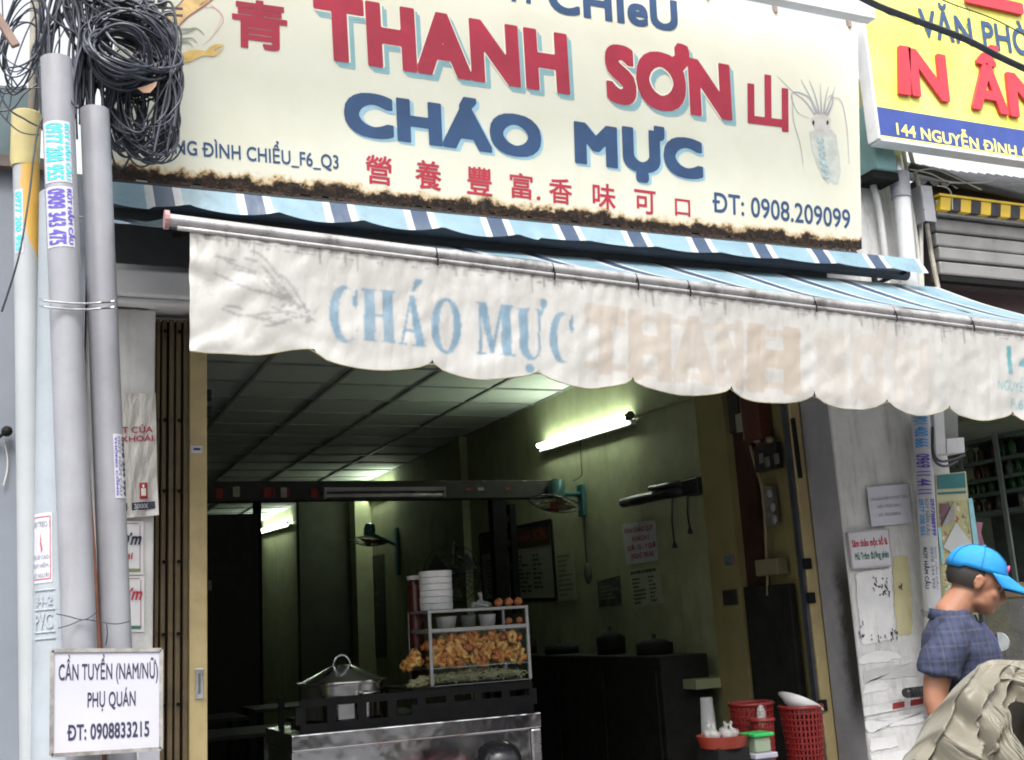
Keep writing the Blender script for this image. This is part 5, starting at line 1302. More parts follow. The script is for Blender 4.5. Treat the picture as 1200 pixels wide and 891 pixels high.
# beam with patterned cloth
yb3 = 3.0
q0, q1 = P(236, 562, y=yb3), P(652, 564, y=yb3); zlo = P(440, 585, y=yb3).z; zhi = P(440, 563, y=yb3).z
t = thing('patterned_beam', 'dark beam across the room dotted with red and cream patches', 'beam', ((q0.x + q1.x) / 2, yb3, zlo))
b = MB(); b.box((.301, yb3, zlo), (q1.x, yb3 + .12, zhi)); b.build('beam_body', mat('beam_dark', (.02, .018, .016), .7), t, bevel=.006)
rp_ = mat('patch_red', (.22, .02, .015), .7, 0, .2, 20); cp_ = mat('patch_cream', (.30, .28, .22), .7, 0, .2, 20)
for px0, px1, y0, y1, m_ in ((253, 261, 572, 584, rp_), (273, 281, 570, 582, cp_), (309, 318, 571, 583, rp_), (320, 322, 571, 583, rp_), (329, 336, 571, 583, cp_), (336, 339, 572, 582, rp_), (364, 372, 572, 583, rp_), (500, 507, 561, 564, rp_), (516, 523, 561, 564, cp_), (547, 554, 560, 564, rp_), (545, 552, 572, 575, rp_), (560, 567, 571, 575, cp_), (565, 571, 560, 564, cp_), (596, 603, 560, 564, rp_), (612, 617, 560, 564, cp_), (641, 649, 559.5, 563.5, rp_), (592, 597, 571, 574, rp_)):
    a = P(px0, y0, y=yb3 - .003); c = P(px1, y1, y=yb3 - .003); c.z = a.z - (y1 - y0) / 1362 * 8.0
    b = MB(); b.box((a.x, yb3 - .006, max(c.z, zlo + .004)), (c.x, yb3 - .002, min(a.z, zhi - .003))); b.build('cloth_patch', m_, t)
# dark post hanging under the beam
p0, p1 = P(577, 600, y=yb3 + .02).x, P(592, 600, y=yb3 + .02).x
t = thing('dark_post', 'dark slotted post standing under the right part of the patterned beam', 'post', ((p0 + p1) / 2, yb3 + .02, .15))
b = MB(); b.box((p0, yb3 + .01, .15), (p1, yb3 + .10, zlo - .001)); b.build('post_body', black_iron, t)
x2, x3 = P(597, 600, y=yb3 + .02).x, P(604, 600, y=yb3 + .02).x
b = MB(); b.box((x2, yb3 + .01, 1.6), (x3, yb3 + .08, P(600, 590, y=yb3).z)); b.build('post_side', black_iron, t)
for py in (612, 640, 668): 
    z = P(590, py, y=yb3).z; b = MB(); b.box((p1 + .001, yb3 + .02, z), (x2 - .001, yb3 + .06, z + .05)); b.build('post_rung', black_iron, t)
# wall fans
def wall_fan(label, head, R_, tilt, wall_q, body_m, drop=.35, grp='wall fans in the eating room'):
    head, wq = Vector(head), Vector(wall_q); t = thing('wall_fan', label, 'fan', wq, grp)
    ax = tilt.normalized(); M_ = ax.to_track_quat('Z', 'Y').to_matrix()
    for k, rr in enumerate((1., .82, .64, .46, .28)):
        dz = .055 * (1 - rr ** 2)
        for sg in (1, -1):
            if sg == -1 and k % 2: continue
            b = MB(); b.tube([head + M_ @ Vector((R_ * rr * math.cos(a), R_ * rr * math.sin(a), sg * dz)) for a in [i * PI / 14 for i in range(29)]], .0045 if k == 0 else .0022, 5); b.build('guard_ring', black_plastic, t)
    b = MB()
    for i in range(28):
        a = i * PI / 14; b.tube([head + M_ @ Vector((R_ * r_ * math.cos(a), R_ * r_ * math.sin(a), .055 * (1 - r_ * r_))) for r_ in (1, .7, .4, .12)], .0016, 4, caps=False)
        b.tube([head + M_ @ Vector((R_ * r_ * math.cos(a), R_ * r_ * math.sin(a), -.055 * (1 - r_ * r_))) for r_ in (1, .7, .4, .12)], .0016, 4, caps=False)
    b.build('guard_wires', black_plastic, t)['kind'] = 'stuff'
    for i in range(3):
        a0 = i * 2 * PI / 3; vs = []
        for j in range(7):
            u = j / 6
            for k in range(2):
                a = a0 + (.15 + .75 * k) * (1 if u > 0 else .5); r_ = R_ * (.15 + .73 * u); vs.append(head + M_ @ Vector((r_ * math.cos(a), r_ * math.sin(a), (.5 - k) * .04)))
        b = MB(); b.add(vs, [(2 * j, 2 * j + 1, 2 * j + 3, 2 * j + 2) for j in range(6)]); b.build('fan_blade', (black_plastic if body_m is black_plastic else mat('blade_amber', (.30, .22, .10), .25, 0, .2, 5)), t)
    b = MB(); b.lathe([(0, .06), (.03, .055), (.035, .0), (.02, -.02), (0, -.02)], head, 14, M_); b.build('fan_hub', black_plastic if body_m is black_plastic else mat('hub_red', (.2, .03, .02), .4), t, smooth=True)
    b = MB(); b.lathe([(0, -.20), (.05, -.19), (.065, -.13), (.062, -.06), (0, -.055)], head, 16, M_); b.build('fan_motor', body_m, t, smooth=True, auto=40)
    neck = head - ax * .13
    b = MB(); b.tube([neck, neck + Vector((.02, 0, -.05)), wq + Vector((-.03, 0, .02))], .02, 8); b.build('fan_arm', body_m, t, smooth=True)
    b = MB(); b.box((wq.x - .035, wq.y - .05, wq.z - drop * .6), (wq.x - .001, wq.y + .05, wq.z + drop * .4)); b.build('wall_bracket', body_m, t, bevel=.01)
    return t
teal_fan = mat('fan_teal', (.025, .09, .09), .4, 0, .1)
dn = Vector((-.28, -.10, -1))
y1f = P(683, 590, x=4.19).y
hd1 = P(650, 590, x=3.85)
wall_fan('teal wall fan tilted down, with amber blades, hanging below the brightest tube', hd1, .20, dn, (4.199, y1f, P(683, 582, x=4.19).z), teal_fan, .26)
y2f = P(466, 640, x=4.19).y
wall_fan('teal wall fan deeper in the room, lit from above by the half hidden tube', P(432, 634, x=3.62), .22, Vector((-.1, .05, -1)), (4.199, y2f, P(466, 640, x=4.19).z), mat('fan_bright_teal', (.04, .18, .20), .35, 0, .1), .55)
y3f = P(536, 626, x=4.19).y
wall_fan('dark wall fan facing the street above the stack of white bowls', P(530, 672, x=3.8), .27, Vector((-.35, -1, .0)), (4.199, y3f, P(536, 632, x=4.19).z), black_plastic, .2)
# pulled-out unlit emergency lamp on the wall
t = thing('dark_batten', 'black unlit lamp holder slanting on the olive wall left of the ochre pillar', 'lamp', P(778, 578, x=4.17))
a, c = P(730, 589, x=4.15), P(802, 574, x=4.15)
b = MB(); b.tube([a, a + (c - a) * .25, a + (c - a) * .6, c], [.035, .04, .036, .04], 10); b.build('holder_tube', black_plastic, t, smooth=True)
a2_, c2_ = P(762, 572, x=4.13), P(800, 566, x=4.13)
b = MB(); b.tube([a2_, c2_], .022, 8); b.build('holder_arm', black_plastic, t, smooth=True)
q0, q1 = P(803, 563, x=4.12), P(824, 577, x=4.12)
b = MB(); b.box((4.08, q1.y, q1.z), (4.198, q0.y, q0.z)); b.build('holder_box', black_plastic, t, bevel=.008)
for px, y0, y1 in ((788, 580, 642), (806, 577, 625)):
    b = MB(); b.tube([P(px, y0, x=4.17), P(px - .5, (y0 + y1) / 2, x=4.185), P(px + 2, y1 - 8, x=4.185), P(px + 3, y1, x=4.185)], [.006, .006, .006, .02], 6); b.build('pull_cord', black_plastic, t)
# loose wires on the wall
for lb, pts in (('black flex with a plug hanging under the teal wall fan', [(684, 600), (686, 640), (688, 665)]), ('thin flex dropping from the brightest tube down to the teal fan', [(680, 512), (681, 540), (682, 555), (678, 560), (672, 563)])):
    t = thing('hanging_flex', lb, 'cable', P(*pts[0], x=4.18)); b = MB(); b.tube([P(*p, x=4.18) for p in smooth(pts, 4)], .007 if pts[0][0] > 682 else .004, 6); b.build('flex', black_plastic, t)
    if pts[0][0] > 682:
        b = MB(); q = P(689, 672, x=4.16); b.ball(q, .06, 10, 8, (.5, .6, 1.4)); b.build('flex_knot', mat('knot_dark', (.06, .06, .04), .6), t)
# printed sheets on the wall
def wall_sheet(name, label, cat, quad, m_, x=4.192):
    return flat_board(name, label, cat, quad, None, m_, .004, plane=flatX(x))
def rows(t, q, n_, nrow, m_, u0, u1, v0, v1, seed=1, cut=.5):
    rnd = random.Random(seed); b = MB()
    def f(u, v): return (q[0] * (1 - u) + q[1] * u) * (1 - v) + (q[3] * (1 - u) + q[2] * u) * v + n_ * .002
    for i in range(nrow):
        v = v0 + (v1 - v0) * i / nrow; hh = (v1 - v0) / nrow * .5; e = u0 + (u1 - u0) * rnd.uniform(cut, 1); u = u0
        while u < e:
            w_ = rnd.uniform(.03, .10); b.add([f(u, v + hh), f(min(u + w_, e), v + hh), f(min(u + w_, e), v + rnd.uniform(0, .2) * hh), f(u, v)], [(0, 1, 2, 3)]); u += w_ + .015
    b.build('printed_lines', m_, t)['kind'] = 'stuff'
dim_paper = mat('menu_dim', (.26, .27, .20), .6, 0, .1); dpn = mat('print_dim', (.03, .035, .02), .6)
t, q, nn = wall_sheet('menu_board', 'large dark framed menu board with a red-brown heading on the olive wall', 'menu', [(562, 627), (645.5, 609.5), (652, 702), (567, 704)], dim_paper)
bez_rim(t, q, .03, black_iron, nn)
b = MB(); f = lambda u, v: (q[0] * (1 - u) + q[1] * u) * (1 - v) + (q[3] * (1 - u) + q[2] * u) * v + nn * .002
b.add([f(.02, .03), f(.98, .03), f(.98, .30), f(.02, .30)], [(0, 3, 2, 1)]); b.build('heading_band', mat('menu_heading', (.05, .025, .012), .6, 0, .3, 12), t)
lettering('heading', 'THANH SƠN', f(.45, .22), f(.93, .22), f(.45, .08), mat('heading_red', (.25, .06, .03), .6), t, bold=.02, lift=.003)
rows(t, q, nn, 9, dpn, .08, .30, .40, .92, 2); rows(t, q, nn, 9, dpn, .45, .72, .40, .92, 3); rows(t, q, nn, 8, dpn, .74, .86, .40, .88, 4)
t, q, nn = wall_sheet('price_sheet', 'faint hand-lettered sheet just right of the framed menu board', 'menu', [(650, 644), (672, 641), (675, 702), (655, 705)], mat('sheet_olive', (.34, .36, .24), .7, 0, .1)); rows(t, q, nn, 9, mat('print_faint', (.14, .15, .09), .6), .1, .9, .12, .95, 5)
t, q, nn = wall_sheet('wall_notice', 'pale paper notice with four lines of red capitals on the olive wall', 'notice', [(729, 614), (767, 609), (771, 656), (734, 662)], mat('notice_grey', (.42, .42, .44), .7, 0, .05))
for body, u0, u1, v in (('KÍNH CHÀO QUÝ', .06, .94, .24), ('KHÁCH !', .28, .80, .46), ('GIỜ: 10 - 7 GIỜ', .10, .98, .68), ('(NGHỈ TRƯA)', .2, .9, .88)): qtext(t, q, nn, body, u0, u1, v, .12, ink_darkred, .03)
t, q, nn = wall_sheet('wall_calendar', 'small dark square calendar on the olive wall left of the price list', 'calendar', [(700, 681), (726, 674), (728, 709), (702, 711)], mat('calendar_dark', (.07, .07, .06), .6, 0, .5, 12)); rows(t, q, nn, 4, mat('calendar_print', (.20, .20, .14), .6), .1, .9, .25, .8, 7)
t, q, nn = wall_sheet('price_list', 'pinned price list in two columns directly under the pale red-lettered notice', 'menu', [(737, 668), (772, 662), (778, 706), (742, 712)], mat('sheet_olive', (.34, .36, .24), .7, 0, .1)); rows(t, q, nn, 1, dpn, .05, .95, .05, .22, 1, .95); rows(t, q, nn, 7, dpn, .08, .5, .24, .97, 8); rows(t, q, nn, 7, dpn, .62, .88, .24, .97, 9)
t, q, nn = wall_sheet('dark_menu', 'dark menu panel on the wall beneath the deeper teal fan', 'menu', [(403, 657), (450, 649), (453, 770), (405, 770)], mat('menu_deep', (.045, .05, .04), .6, 0, .3, 10)); rows(t, q, nn, 9, mat('print_green', (.10, .12, .06), .6), .3, .9, .25, .75, 4)
# electrical boxes by the pillar
XE = 4.13
def ebox(name, label, cat, x0, y0, x1, y1, m_, d=.06, xx=XE):
    a, c = P(x0, y0, x=xx), P(x1, y1, x=xx); t = thing(name, label, cat, a)
    b = MB(); b.box((xx - d, min(a.y, c.y), min(a.z, c.z)), (xx - .001, max(a.y, c.y), max(a.z, c.z))); b.build('box_body', m_, t, bevel=.006); return t, a, c
edark = mat('ebox_dark', (.025, .02, .018), .5)
t, a, c = ebox('switch_panel', 'dark switch panel with a pale breaker plate high beside the ochre pillar', 'switch', 860, 462, 877, 505, edark)
b = MB(); q0, q1 = P(862, 486, x=XE - .062), P(878, 503, x=XE - .062); b.box((XE - .066, min(q0.y, q1.y), min(q0.z, q1.z)), (XE - .061, max(q0.y, q1.y), max(q0.z, q1.z))); b.build('breaker_plate', mat('breaker_olive', (.22, .23, .15), .6), t)
t, a, c = ebox('meter_box', 'tall maroon meter box hanging above the tangled fuse holders', 'box', 880, 462, 906, 514, mat('ebox_maroon', (.075, .022, .015), .45, 0, .2), .09)
for px in (887, 902):
    b = MB(); b.ball(P(px, 515, x=XE - .06), .028, 10, 6, (1, 1, .8)); b.build('box_gland', mat('gland_brown', (.16, .12, .08), .4), t, smooth=True)
t, a, c = ebox('fuse_holder', 'cluster of dark fuse holders under the maroon meter box', 'box', 890, 524, 919, 548, edark, .05)
for i, px in enumerate((893, 900, 911)):
    b = MB(); q = P(px, 537 + (i % 2) * 4, x=XE - .055); b.box((q.x - .01, q.y - .02, q.z - .03), (q.x + .002, q.y + .02, q.z + .03)); b.build('fuse', mat('fuse_grey', (.13, .13, .10), .5), t, bevel=.004)
t, a, c = ebox('junction_board', 'greyish junction board with pale sockets low beside the gate frame', 'box', 897, 571, 915, 615, mat('ebox_grey', (.12, .12, .11), .5, 0, .3, 20), .04)
for px, py in ((902, 578), (906, 594), (908, 608)):
    b = MB(); b.ball(P(px, py, x=XE - .045), .022, 8, 6, (.6, 1, 1.2)); b.build('socket', mat('socket_pale', (.26, .26, .24), .5), t)
t, a, c = ebox('outlet', 'small dark outlet on the ochre pillar', 'outlet', 848, 691, 866, 708, edark, .015, 4.079)
t, a, c = ebox('outlet', 'tiny grey-blue switch above the dark outlet on the ochre pillar', 'outlet', 850, 650, 861, 661, mat('switch_blue', (.10, .12, .14), .5), .015, 4.079)
t = thing('supply_cable', 'pale supply cable hanging diagonally from the meter box', 'cable', P(880, 520, x=4.09)); b = MB(); b.tube([P(*p, x=4.09) for p in smooth([(879, 522), (886, 548), (893, 572), (897, 620), (900, 700)], 4)], .009, 6); b.build('flex', mat('flex_tan', (.22, .19, .10), .6), t)
t = thing('rod', 'black rod standing just inside the right gate frame', 'rod', P(935, 560, x=4.09)); b = MB(); b.tube([P(929, 490, x=4.085), P(938, 560, x=4.085)], .014, 8); b.build('rod_shaft', black_iron, t)
t, a, c = ebox('wall_shelf_box', 'dim cardboard box on the wall by the wooden panel', 'box', 897, 656, 925, 672, mat('carton_dim', (.16, .14, .08), .8), .08)

# ------------------------------------------------------------------ steel counter
CY = .52
k0, k1 = P(342, 862, y=CY), P(634, 834, y=CY); CZ = 1.083
ct = thing('steel_counter', 'polished stainless steel serving counter just inside the entrance', 'counter', ((k0.x + k1.x) / 2, CY + .3, .15))
stl = N('polished_steel'); stl.set(Base_Color=(.58, .58, .60), Metallic=1, Roughness=stl.ramp(stl.noise(4), .3, .7, .10, .22)); stl.bump(stl.noise(3.2, 3, .5), .35, .05)
b = MB(); b.box((k0.x, CY, CZ - .075), (k1.x, CY + .62, CZ)); b.build('counter_top', stl.m, ct, bevel=.006)
b = MB(); b.box((k0.x + .012, CY + .02, .25), (k1.x - .06, CY + .6, CZ - .077)); b.build('front_panel', stl.m, ct, bevel=.004)
b = MB(); b.box((k1.x - .058, CY + .004, .2), (k1.x - .002, CY + .06, CZ - .077)); b.build('corner_post', steel, ct, bevel=.01)
b = MB(); b.box((k0.x + .0, CY + .004, .2), (k0.x + .011, CY + .06, CZ - .077)); b.build('corner_post', steel, ct)
for x in (k0.x + .05, k1.x - .05):
    for y in (CY + .05, CY + .57): b = MB(); b.tube([(x, y, .15), (x, y, .25)], .018, 10); b.build('leg', steel, ct)
# black burner stand on the counter
bs_ = thing('burner_stand', 'black iron burner rack with slotted front rail standing on the steel counter', 'stove', (1.9, CY + .25, CZ))
yq = CY + .06
zr0, zr1 = P(500, 832, y=yq).z, P(500, 812, y=yq).z
x0, x1 = P(352, 830, y=yq).x, P(625, 820, y=yq).x
b = MB(); b.box((x0, yq, zr1 - .02), (x1, yq + .02, zr1 + .015)); b.build('upper_rail', black_iron, bs_)
b = MB(); b.box((x0, yq, CZ + .001), (x1, yq + .02, P(500, 836, y=yq).z)); b.build('lower_rail', black_iron, bs_)
b = MB(); b.box((P(482, 812, y=yq).x, yq + .002, P(500, 836, y=yq).z), (x1, yq + .018, zr1 - .052)); b.build('rail_panel', black_iron, bs_)
nn_ = 9
for i in range(nn_):
    x = x0 + (x1 - x0) * i / (nn_ - 1); b = MB(); b.box((x - .022, yq + .001, P(500, 836, y=yq).z), (x + .022, yq + .019, zr1 - .02)); b.build('rail_post', black_iron, bs_)
for x in (x0 + .02, x1 - .02, P(488, 812, y=yq).x):
    for y in (yq + .025, CY + .57): b = MB(); b.box((x - .015, y, CZ + .001), (x + .015, y + .02, zr1 + .012)); b.build('leg', black_iron, bs_)
b = MB(); b.box((P(486, 812, y=yq).x, yq + .021, zr1 + .013), (x1, CY + .6, zr1 + .025)); b.build('rack_plate', black_iron, bs_)
ZT = zr1 + .026
b = MB(); b.box((x0 + .05, CY + .12, CZ + .001), (x0 + .45, CY + .5, CZ + .028)); b.build('burner_plate', black_iron, bs_)
# pot
cpx = P(401, 800, y=CY + .30); R0 = .213
zrim = P(401, 801, y=CY + .10).z
pt = thing('cooking_pot', 'wide shiny steel pot with a conical lid at the left of the counter', 'pot', (cpx.x, CY + .30, ZT))
c_ = (cpx.x, CY + .30, 0)
potm = mat('pot_steel', (.55, .55, .55), .16, 1, .08, 5)
b = MB(); PB = CZ + .03
b.lathe([(0, PB), (R0 - .02, PB), (R0 - .006, PB + .015), (R0 - .004, zrim - .01), (R0 + .006, zrim - .006), (R0 + .006, zrim)], c_, 48); b.build('pot_body', potm, pt, smooth=True, auto=35)
b = MB(); b.lathe([(R0 + .012, zrim + .001), (R0 + .014, zrim + .008), (R0 - .01, zrim + .012), (.05, zrim + .082), (0, zrim + .085)], c_, 48); lid = b.build('lid', potm, pt, smooth=True, auto=35)
b = MB(); b.tube([Vector(c_) + Vector((.045 * math.cos(a), 0, zrim + .078 + .055 * math.sin(a))) for a in [i * PI / 12 for i in range(13)]], .005, 8); b.build('lid_handle', steel, lid, smooth=True)
for sg in (-.55, 2.6):
    q = Vector(c_) + Vector((math.sin(sg + .9) * (R0 + .0), -math.cos(sg + .9) * R0, zrim - .05)); 
    d = Vector((math.sin(sg + .9), -math.cos(sg + .9), 0)); s_ = Vector((d.y, -d.x, 0))
    b = MB(); b.tube([q + s_ * .045, q + s_ * .045 + d * .035, q - s_ * .045 + d * .035, q - s_ * .045], .006, 8); b.build('side_handle', steel, pt, smooth=True)
# glass display case
gy = CY + .12
g00, g10, g11, g01 = P(506, 811, y=gy), P(624, 803, y=gy), P(619, 709, y=gy), P(501, 715, y=gy)
gx0, gx1, gz0, gz1 = (g00.x + g01.x) / 2, (g10.x + g11.x) / 2, ZT, g01.z
gd = .34
gc = thing('display_case', 'aluminium framed glass food case on the counter, filled with fried dough and sprouts', 'display case', ((gx0 + gx1) / 2, gy + gd / 2, ZT))
fr = .016
alf = mat('case_alu', (.42, .42, .42), .4, .7, .12, 10)
for x in (gx0, gx1 - fr):
    for y in (gy, gy + gd - fr): b = MB(); b.box((x, y, gz0), (x + fr, y + fr, gz1)); b.build('frame_post', alf, gc, bevel=.002)
zmid = P(505, 737, y=gy).z; zsh = P(520, 782, y=gy).z
for z, h in ((gz1, .014), (zmid, .018), (gz0 + .001, .014)):
    for y in (gy, gy + gd - fr): b = MB(); b.box((gx0 + fr, y + .001, z - h), (gx1 - fr, y + fr - .001, z)); b.build('frame_rail', alf, gc, bevel=.002)
    for x in (gx0, gx1 - fr): b = MB(); b.box((x + .001, gy + fr, z - h), (x + fr - .001, gy + gd - fr, z)); b.build('frame_rail', alf, gc, bevel=.002)
gl = glass('case_glass', (.10, .14, .12), .05, .04)
b = MB(); b.box((gx0 + fr, gy + .006, gz0 + .015), (gx1 - fr, gy + .009, zmid - .019)); b.build('glass_pane', gl, gc)
b = MB(); b.box((gx0 + fr, gy + .02, gz1 - .012), (gx1 - fr, gy + gd - .02, gz1 - .006)); b.build('glass_top', glass('top_glass', (.5, .75, .68), .35, .1), gc)
b = MB(); b.box((gx0 + fr, gy + .02, zsh - .006), (gx1 - fr, gy + gd - .02, zsh)); b.build('case_shelf', glass('shelf_glass', (.5, .6, .55), .4, .2), gc)
b = MB(); b.box((gx0 + fr, gy + .02, zmid - .024), (gx1 - fr, gy + gd - .02, zmid - .019)); b.build('case_shelf', glass('shelf_glass2', (.5, .6, .55), .4, .2), gc)
# fried dough pieces
rnd = random.Random(3)
dms = []
for i in range(5):
    m_ = MB(); pts = [(.017 * math.cos(a) * rnd.uniform(.8, 1.2), .012 * math.sin(a), .006 * math.sin(2 * a + i)) for a in [k * 2 * PI / 8 for k in range(rnd.choice((6, 7, 9)))]]
    m_.tube(pts, [rnd.uniform(.0075, .0115) for _ in pts], 6); me = m_.mesh('dough', True); me.materials.append(mat('dough_%d' % (i % 3), ((.46, .20, .045), (.55, .33, .10), (.36, .12, .03))[i % 3], .5, 0, .3, 60)); dms.append(me)
gw = gx1 - gx0 - 2 * fr
for i in range(262):
    u, v, w_ = rnd.random(), rnd.random(), rnd.random()
    top = zsh + .012 + ((zmid - zsh - .045) * (1 - .25 * (2 * u - 1) ** 2))
    x = gx0 + fr + .02 + (gw - .04) * u; y = gy + .03 + .16 * v ** 1.6; z = zsh + .012 + (top - zsh - .012) * w_
    o = bpy.data.objects.new('fried_dough', dms[i % 5]); COL.objects.link(o); o.location = (x, y, z); o.rotation_euler = (rnd.uniform(0, 6), rnd.uniform(0, 6), rnd.uniform(0, 6)); s_ = rnd.uniform(1.0, 1.4); o.scale = (s_,) * 3
    props(o, 'piece of golden fried dough heaped on the upper shelf of the glass case', 'snack', 'fried dough pieces heaped in the glass case')
# bean sprouts
b = MB()
for i in range(520):
    x = gx0 + fr + .01 + (gw - .02) * rnd.random(); y = gy + .02 + .2 * rnd.random(); z = ZT + .018 + .05 * rnd.random() * (1 - .5 * abs(2 * (x - gx0) / gw - 1))
    d = Vector((rnd.gauss(0, 1), rnd.gauss(0, .6), rnd.gauss(0, .5))).normalized() * .022
    b.tube([Vector((x, y, z)) - d, Vector((x, y, z)) + Vector((0, 0, .006)), Vector((x, y, z)) + d], .0016, 4, caps=False)
o = b.build('bean_sprouts', mat('sprout_pale', (.46, .45, .26), .5, 0, .2, 30), None, loc=((gx0 + gx1) / 2, gy + .1, ZT + .015)); props(o, 'pale bean sprouts spread on the floor of the glass case', 'sprouts', None, 'stuff')
# loose heap left of the case
q = P(494, 781, y=gy + .14); zl = q.z
t = thing('side_tray', 'small dark raised tray at the left side of the glass case', 'tray', (q.x, gy + .14, ZT)); b = MB(); b.box((q.x - .075, gy + .05, zl - .012), (gx0 - .002, gy + .26, zl - .002)); b.box((q.x - .03, gy + .12, ZT), (gx0 - .01, gy + .2, zl - .0125)); b.build('tray_board', black_iron, t)
for i in range(34):
    u = rnd.random(); o = bpy.data.objects.new('fried_dough', dms[i % 5]); COL.objects.link(o); o.location = (gx0 - .01 - .075 * u, gy + .07 + .15 * rnd.random(), zl + .01 + .085 * (1 - u) * rnd.random()); o.rotation_euler = (rnd.uniform(0, 6), rnd.uniform(0, 6), rnd.uniform(0, 6)); o.scale = (1.15,) * 3
    props(o, 'piece of fried dough in the loose heap left of the glass case', 'snack', 'fried dough pieces heaped left of the glass case')
b = MB()
for i in range(160):
    x = gx0 - .008 - .075 * rnd.random(); y = gy + .04 + .07 * rnd.random(); z = ZT + .006 + .05 * rnd.random() * (1 - (gx0 - x) / .1)
    d = Vector((rnd.gauss(0, 1), rnd.gauss(0, .6), rnd.gauss(0, .5))).normalized() * .022
    b.tube([Vector((x, y, z)) - d, Vector((x, y, z)) + Vector((0, 0, .006)), Vector((x, y, z)) + d], .0016, 4, caps=False)
o = b.build('bean_sprouts', mat('sprout_pale', (.46, .45, .26), .5), None, loc=(gx0 - .05, gy + .08, ZT)); props(o, 'bean sprouts spilling at the lower left of the glass case', 'sprouts', None, 'stuff')
# bowls
bx0, bx1 = P(493, 700, y=gy + .17), P(529, 700, y=gy + .17); rbw = (bx1.x - bx0.x) / 2 * 1.02
zb_ = gz1 + .002; ztop = P(511, 669, y=gy + .17).z; nb_ = 6; hb = (ztop - zb_) / nb_
bm_ = MB(); bm_.lathe([(0, .001), (rbw * .965, .001), (rbw * .985, hb * .08), (rbw * .99, hb * .70), (rbw, hb * .74), (rbw, hb * .96), (rbw * .98, hb * .99), (rbw * .90, hb * .8), (rbw * .6, hb * .35), (0, hb * .3)], (0, 0, 0), 40); bme_ = bm_.mesh('bowl', True); bme_.materials.append(mat('bowl_white', (.66, .66, .67), .35, 0, .04)); bme_.set_sharp_from_angle(angle=R(40))
nm_ = ['lowest', 'second lowest', 'third from the bottom', 'third from the top', 'second from the top', 'topmost']
for i in range(nb_):
    o = bpy.data.objects.new('bowl', bme_); COL.objects.link(o); o.location = ((bx0.x + bx1.x) / 2 + rnd.uniform(-.001, .001), gy + .17, zb_ + hb * i); props(o, nm_[i] + ' white bowl of the stack on the glass case', 'bowl', 'white bowls stacked on the glass case')
q = P(486, 675, y=gy + .3)
t = thing('sauce_jar', 'sauce jar with a white cap and red contents behind the bowl stack', 'jar', (q.x, gy + .3, ZT)); b = MB(); b.lathe([(0, ZT), (.04, ZT), (.04, q.z - .05), (.03, q.z - .02), (0, q.z - .02)], (q.x, gy + .3, 0), 18); b.build('jar_body', mat('sauce_red', (.06, .008, .005), .3), t, smooth=True, auto=40)
b = MB(); b.lathe([(0, q.z - .019), (.045, q.z - .019), (.045, q.z + .002), (0, q.z + .002)], (q.x, gy + .3, 0), 18); b.build('jar_cap', mat('cap_white', (.5, .5, .48), .5), t)
# items inside upper tier & top
zt1 = zmid - .001
for nm, lb, px, w_, m_ in (('plastic_tub', 'white tub on the upper tier of the glass case, below the bowls', 523, .055, mat('tub_white', (.42, .42, .42), .4)), ('plastic_tub', 'grey tub in the middle of the upper tier', 549, .04, mat('tub_grey', (.16, .17, .17), .4)), ('plastic_tub', 'printed white tub right of the grey tub', 571, .048, mat('tub_white2', (.46, .46, .48), .4))):
    q = P(px, 728, y=gy + .12); b = MB(); b.lathe([(0, zt1), (w_ * .8, zt1), (w_, zt1 + .055), (w_ * 1.06, zt1 + .06), (w_ * .9, zt1 + .062), (0, zt1 + .05)], (0, 0, 0), 20); o = b.build(nm, m_, None, smooth=True, loc=(0, 0, 0)); o.location = (q.x, gy + .12, 0); props(o, lb, 'tub')
tom = mat('chilli_orange', (.40, .13, .05), .3, 0, .3, 20)
for i, (px, py, lb) in enumerate(((584, 702, 'left orange-red tomato on top of the glass case'), (596, 700, 'middle orange-red tomato on top of the glass case'), (607, 702, 'right-hand small orange tomato on top of the glass case'), (596, 723, 'orange tomato seen under the case lid, left of its pair'), (608, 722, 'orange tomato seen under the case lid beside the post'))):
    r_ = .024 if i < 3 else .02; zc = (gz1 + r_) if i < 3 else zt1 + r_
    q = P(px, py, y=gy + .12); b = MB(); b.ball((0, 0, 0), r_, 14, 10, (1, 1, .88)); b.tube([(0, 0, r_ * .8), (.002, 0, r_ * 1.05)], .003, 5); o = b.build('tomato', tom, None, smooth=True); o.location = (q.x, gy + .12, zc); props(o, lb, 'tomato', 'tomatoes at the right of the glass case')
q = P(563, 704, y=gy + .12)
n = N('clear_bag'); n.set(Base_Color=(.6, .62, .6), Roughness=.2, Alpha=.35, Specular_IOR_Level=.9); n.bump(n.noise(30, 5), .9, .02)
b = MB(); b.ball((0, 0, .012), .055, 18, 12, (1.1, .8, .35)); b.tube([(0, 0, .02), (.004, 0, .045), (.0, .005, .075)], [.02, .008, .014], 8); o = b.build('plastic_bag', n.m, None, smooth=True); o.location = (q.x, gy + .12, gz1 + .006); props(o, 'crumpled clear plastic bag between the bowls and the tomatoes', 'bag')
b = MB(); b.bar((0, 0, 0), (.085, .0, -.018), .009, .004); o = b.build('spoon_handle_stick', mat('spoon_white', (.5, .5, .5), .4), None); o.name = 'white_spoon'; o.location = (q.x - .06, gy + .08, gz1 + .028); props(o, 'short white spoon handle leaning on the clear bag', 'spoon')

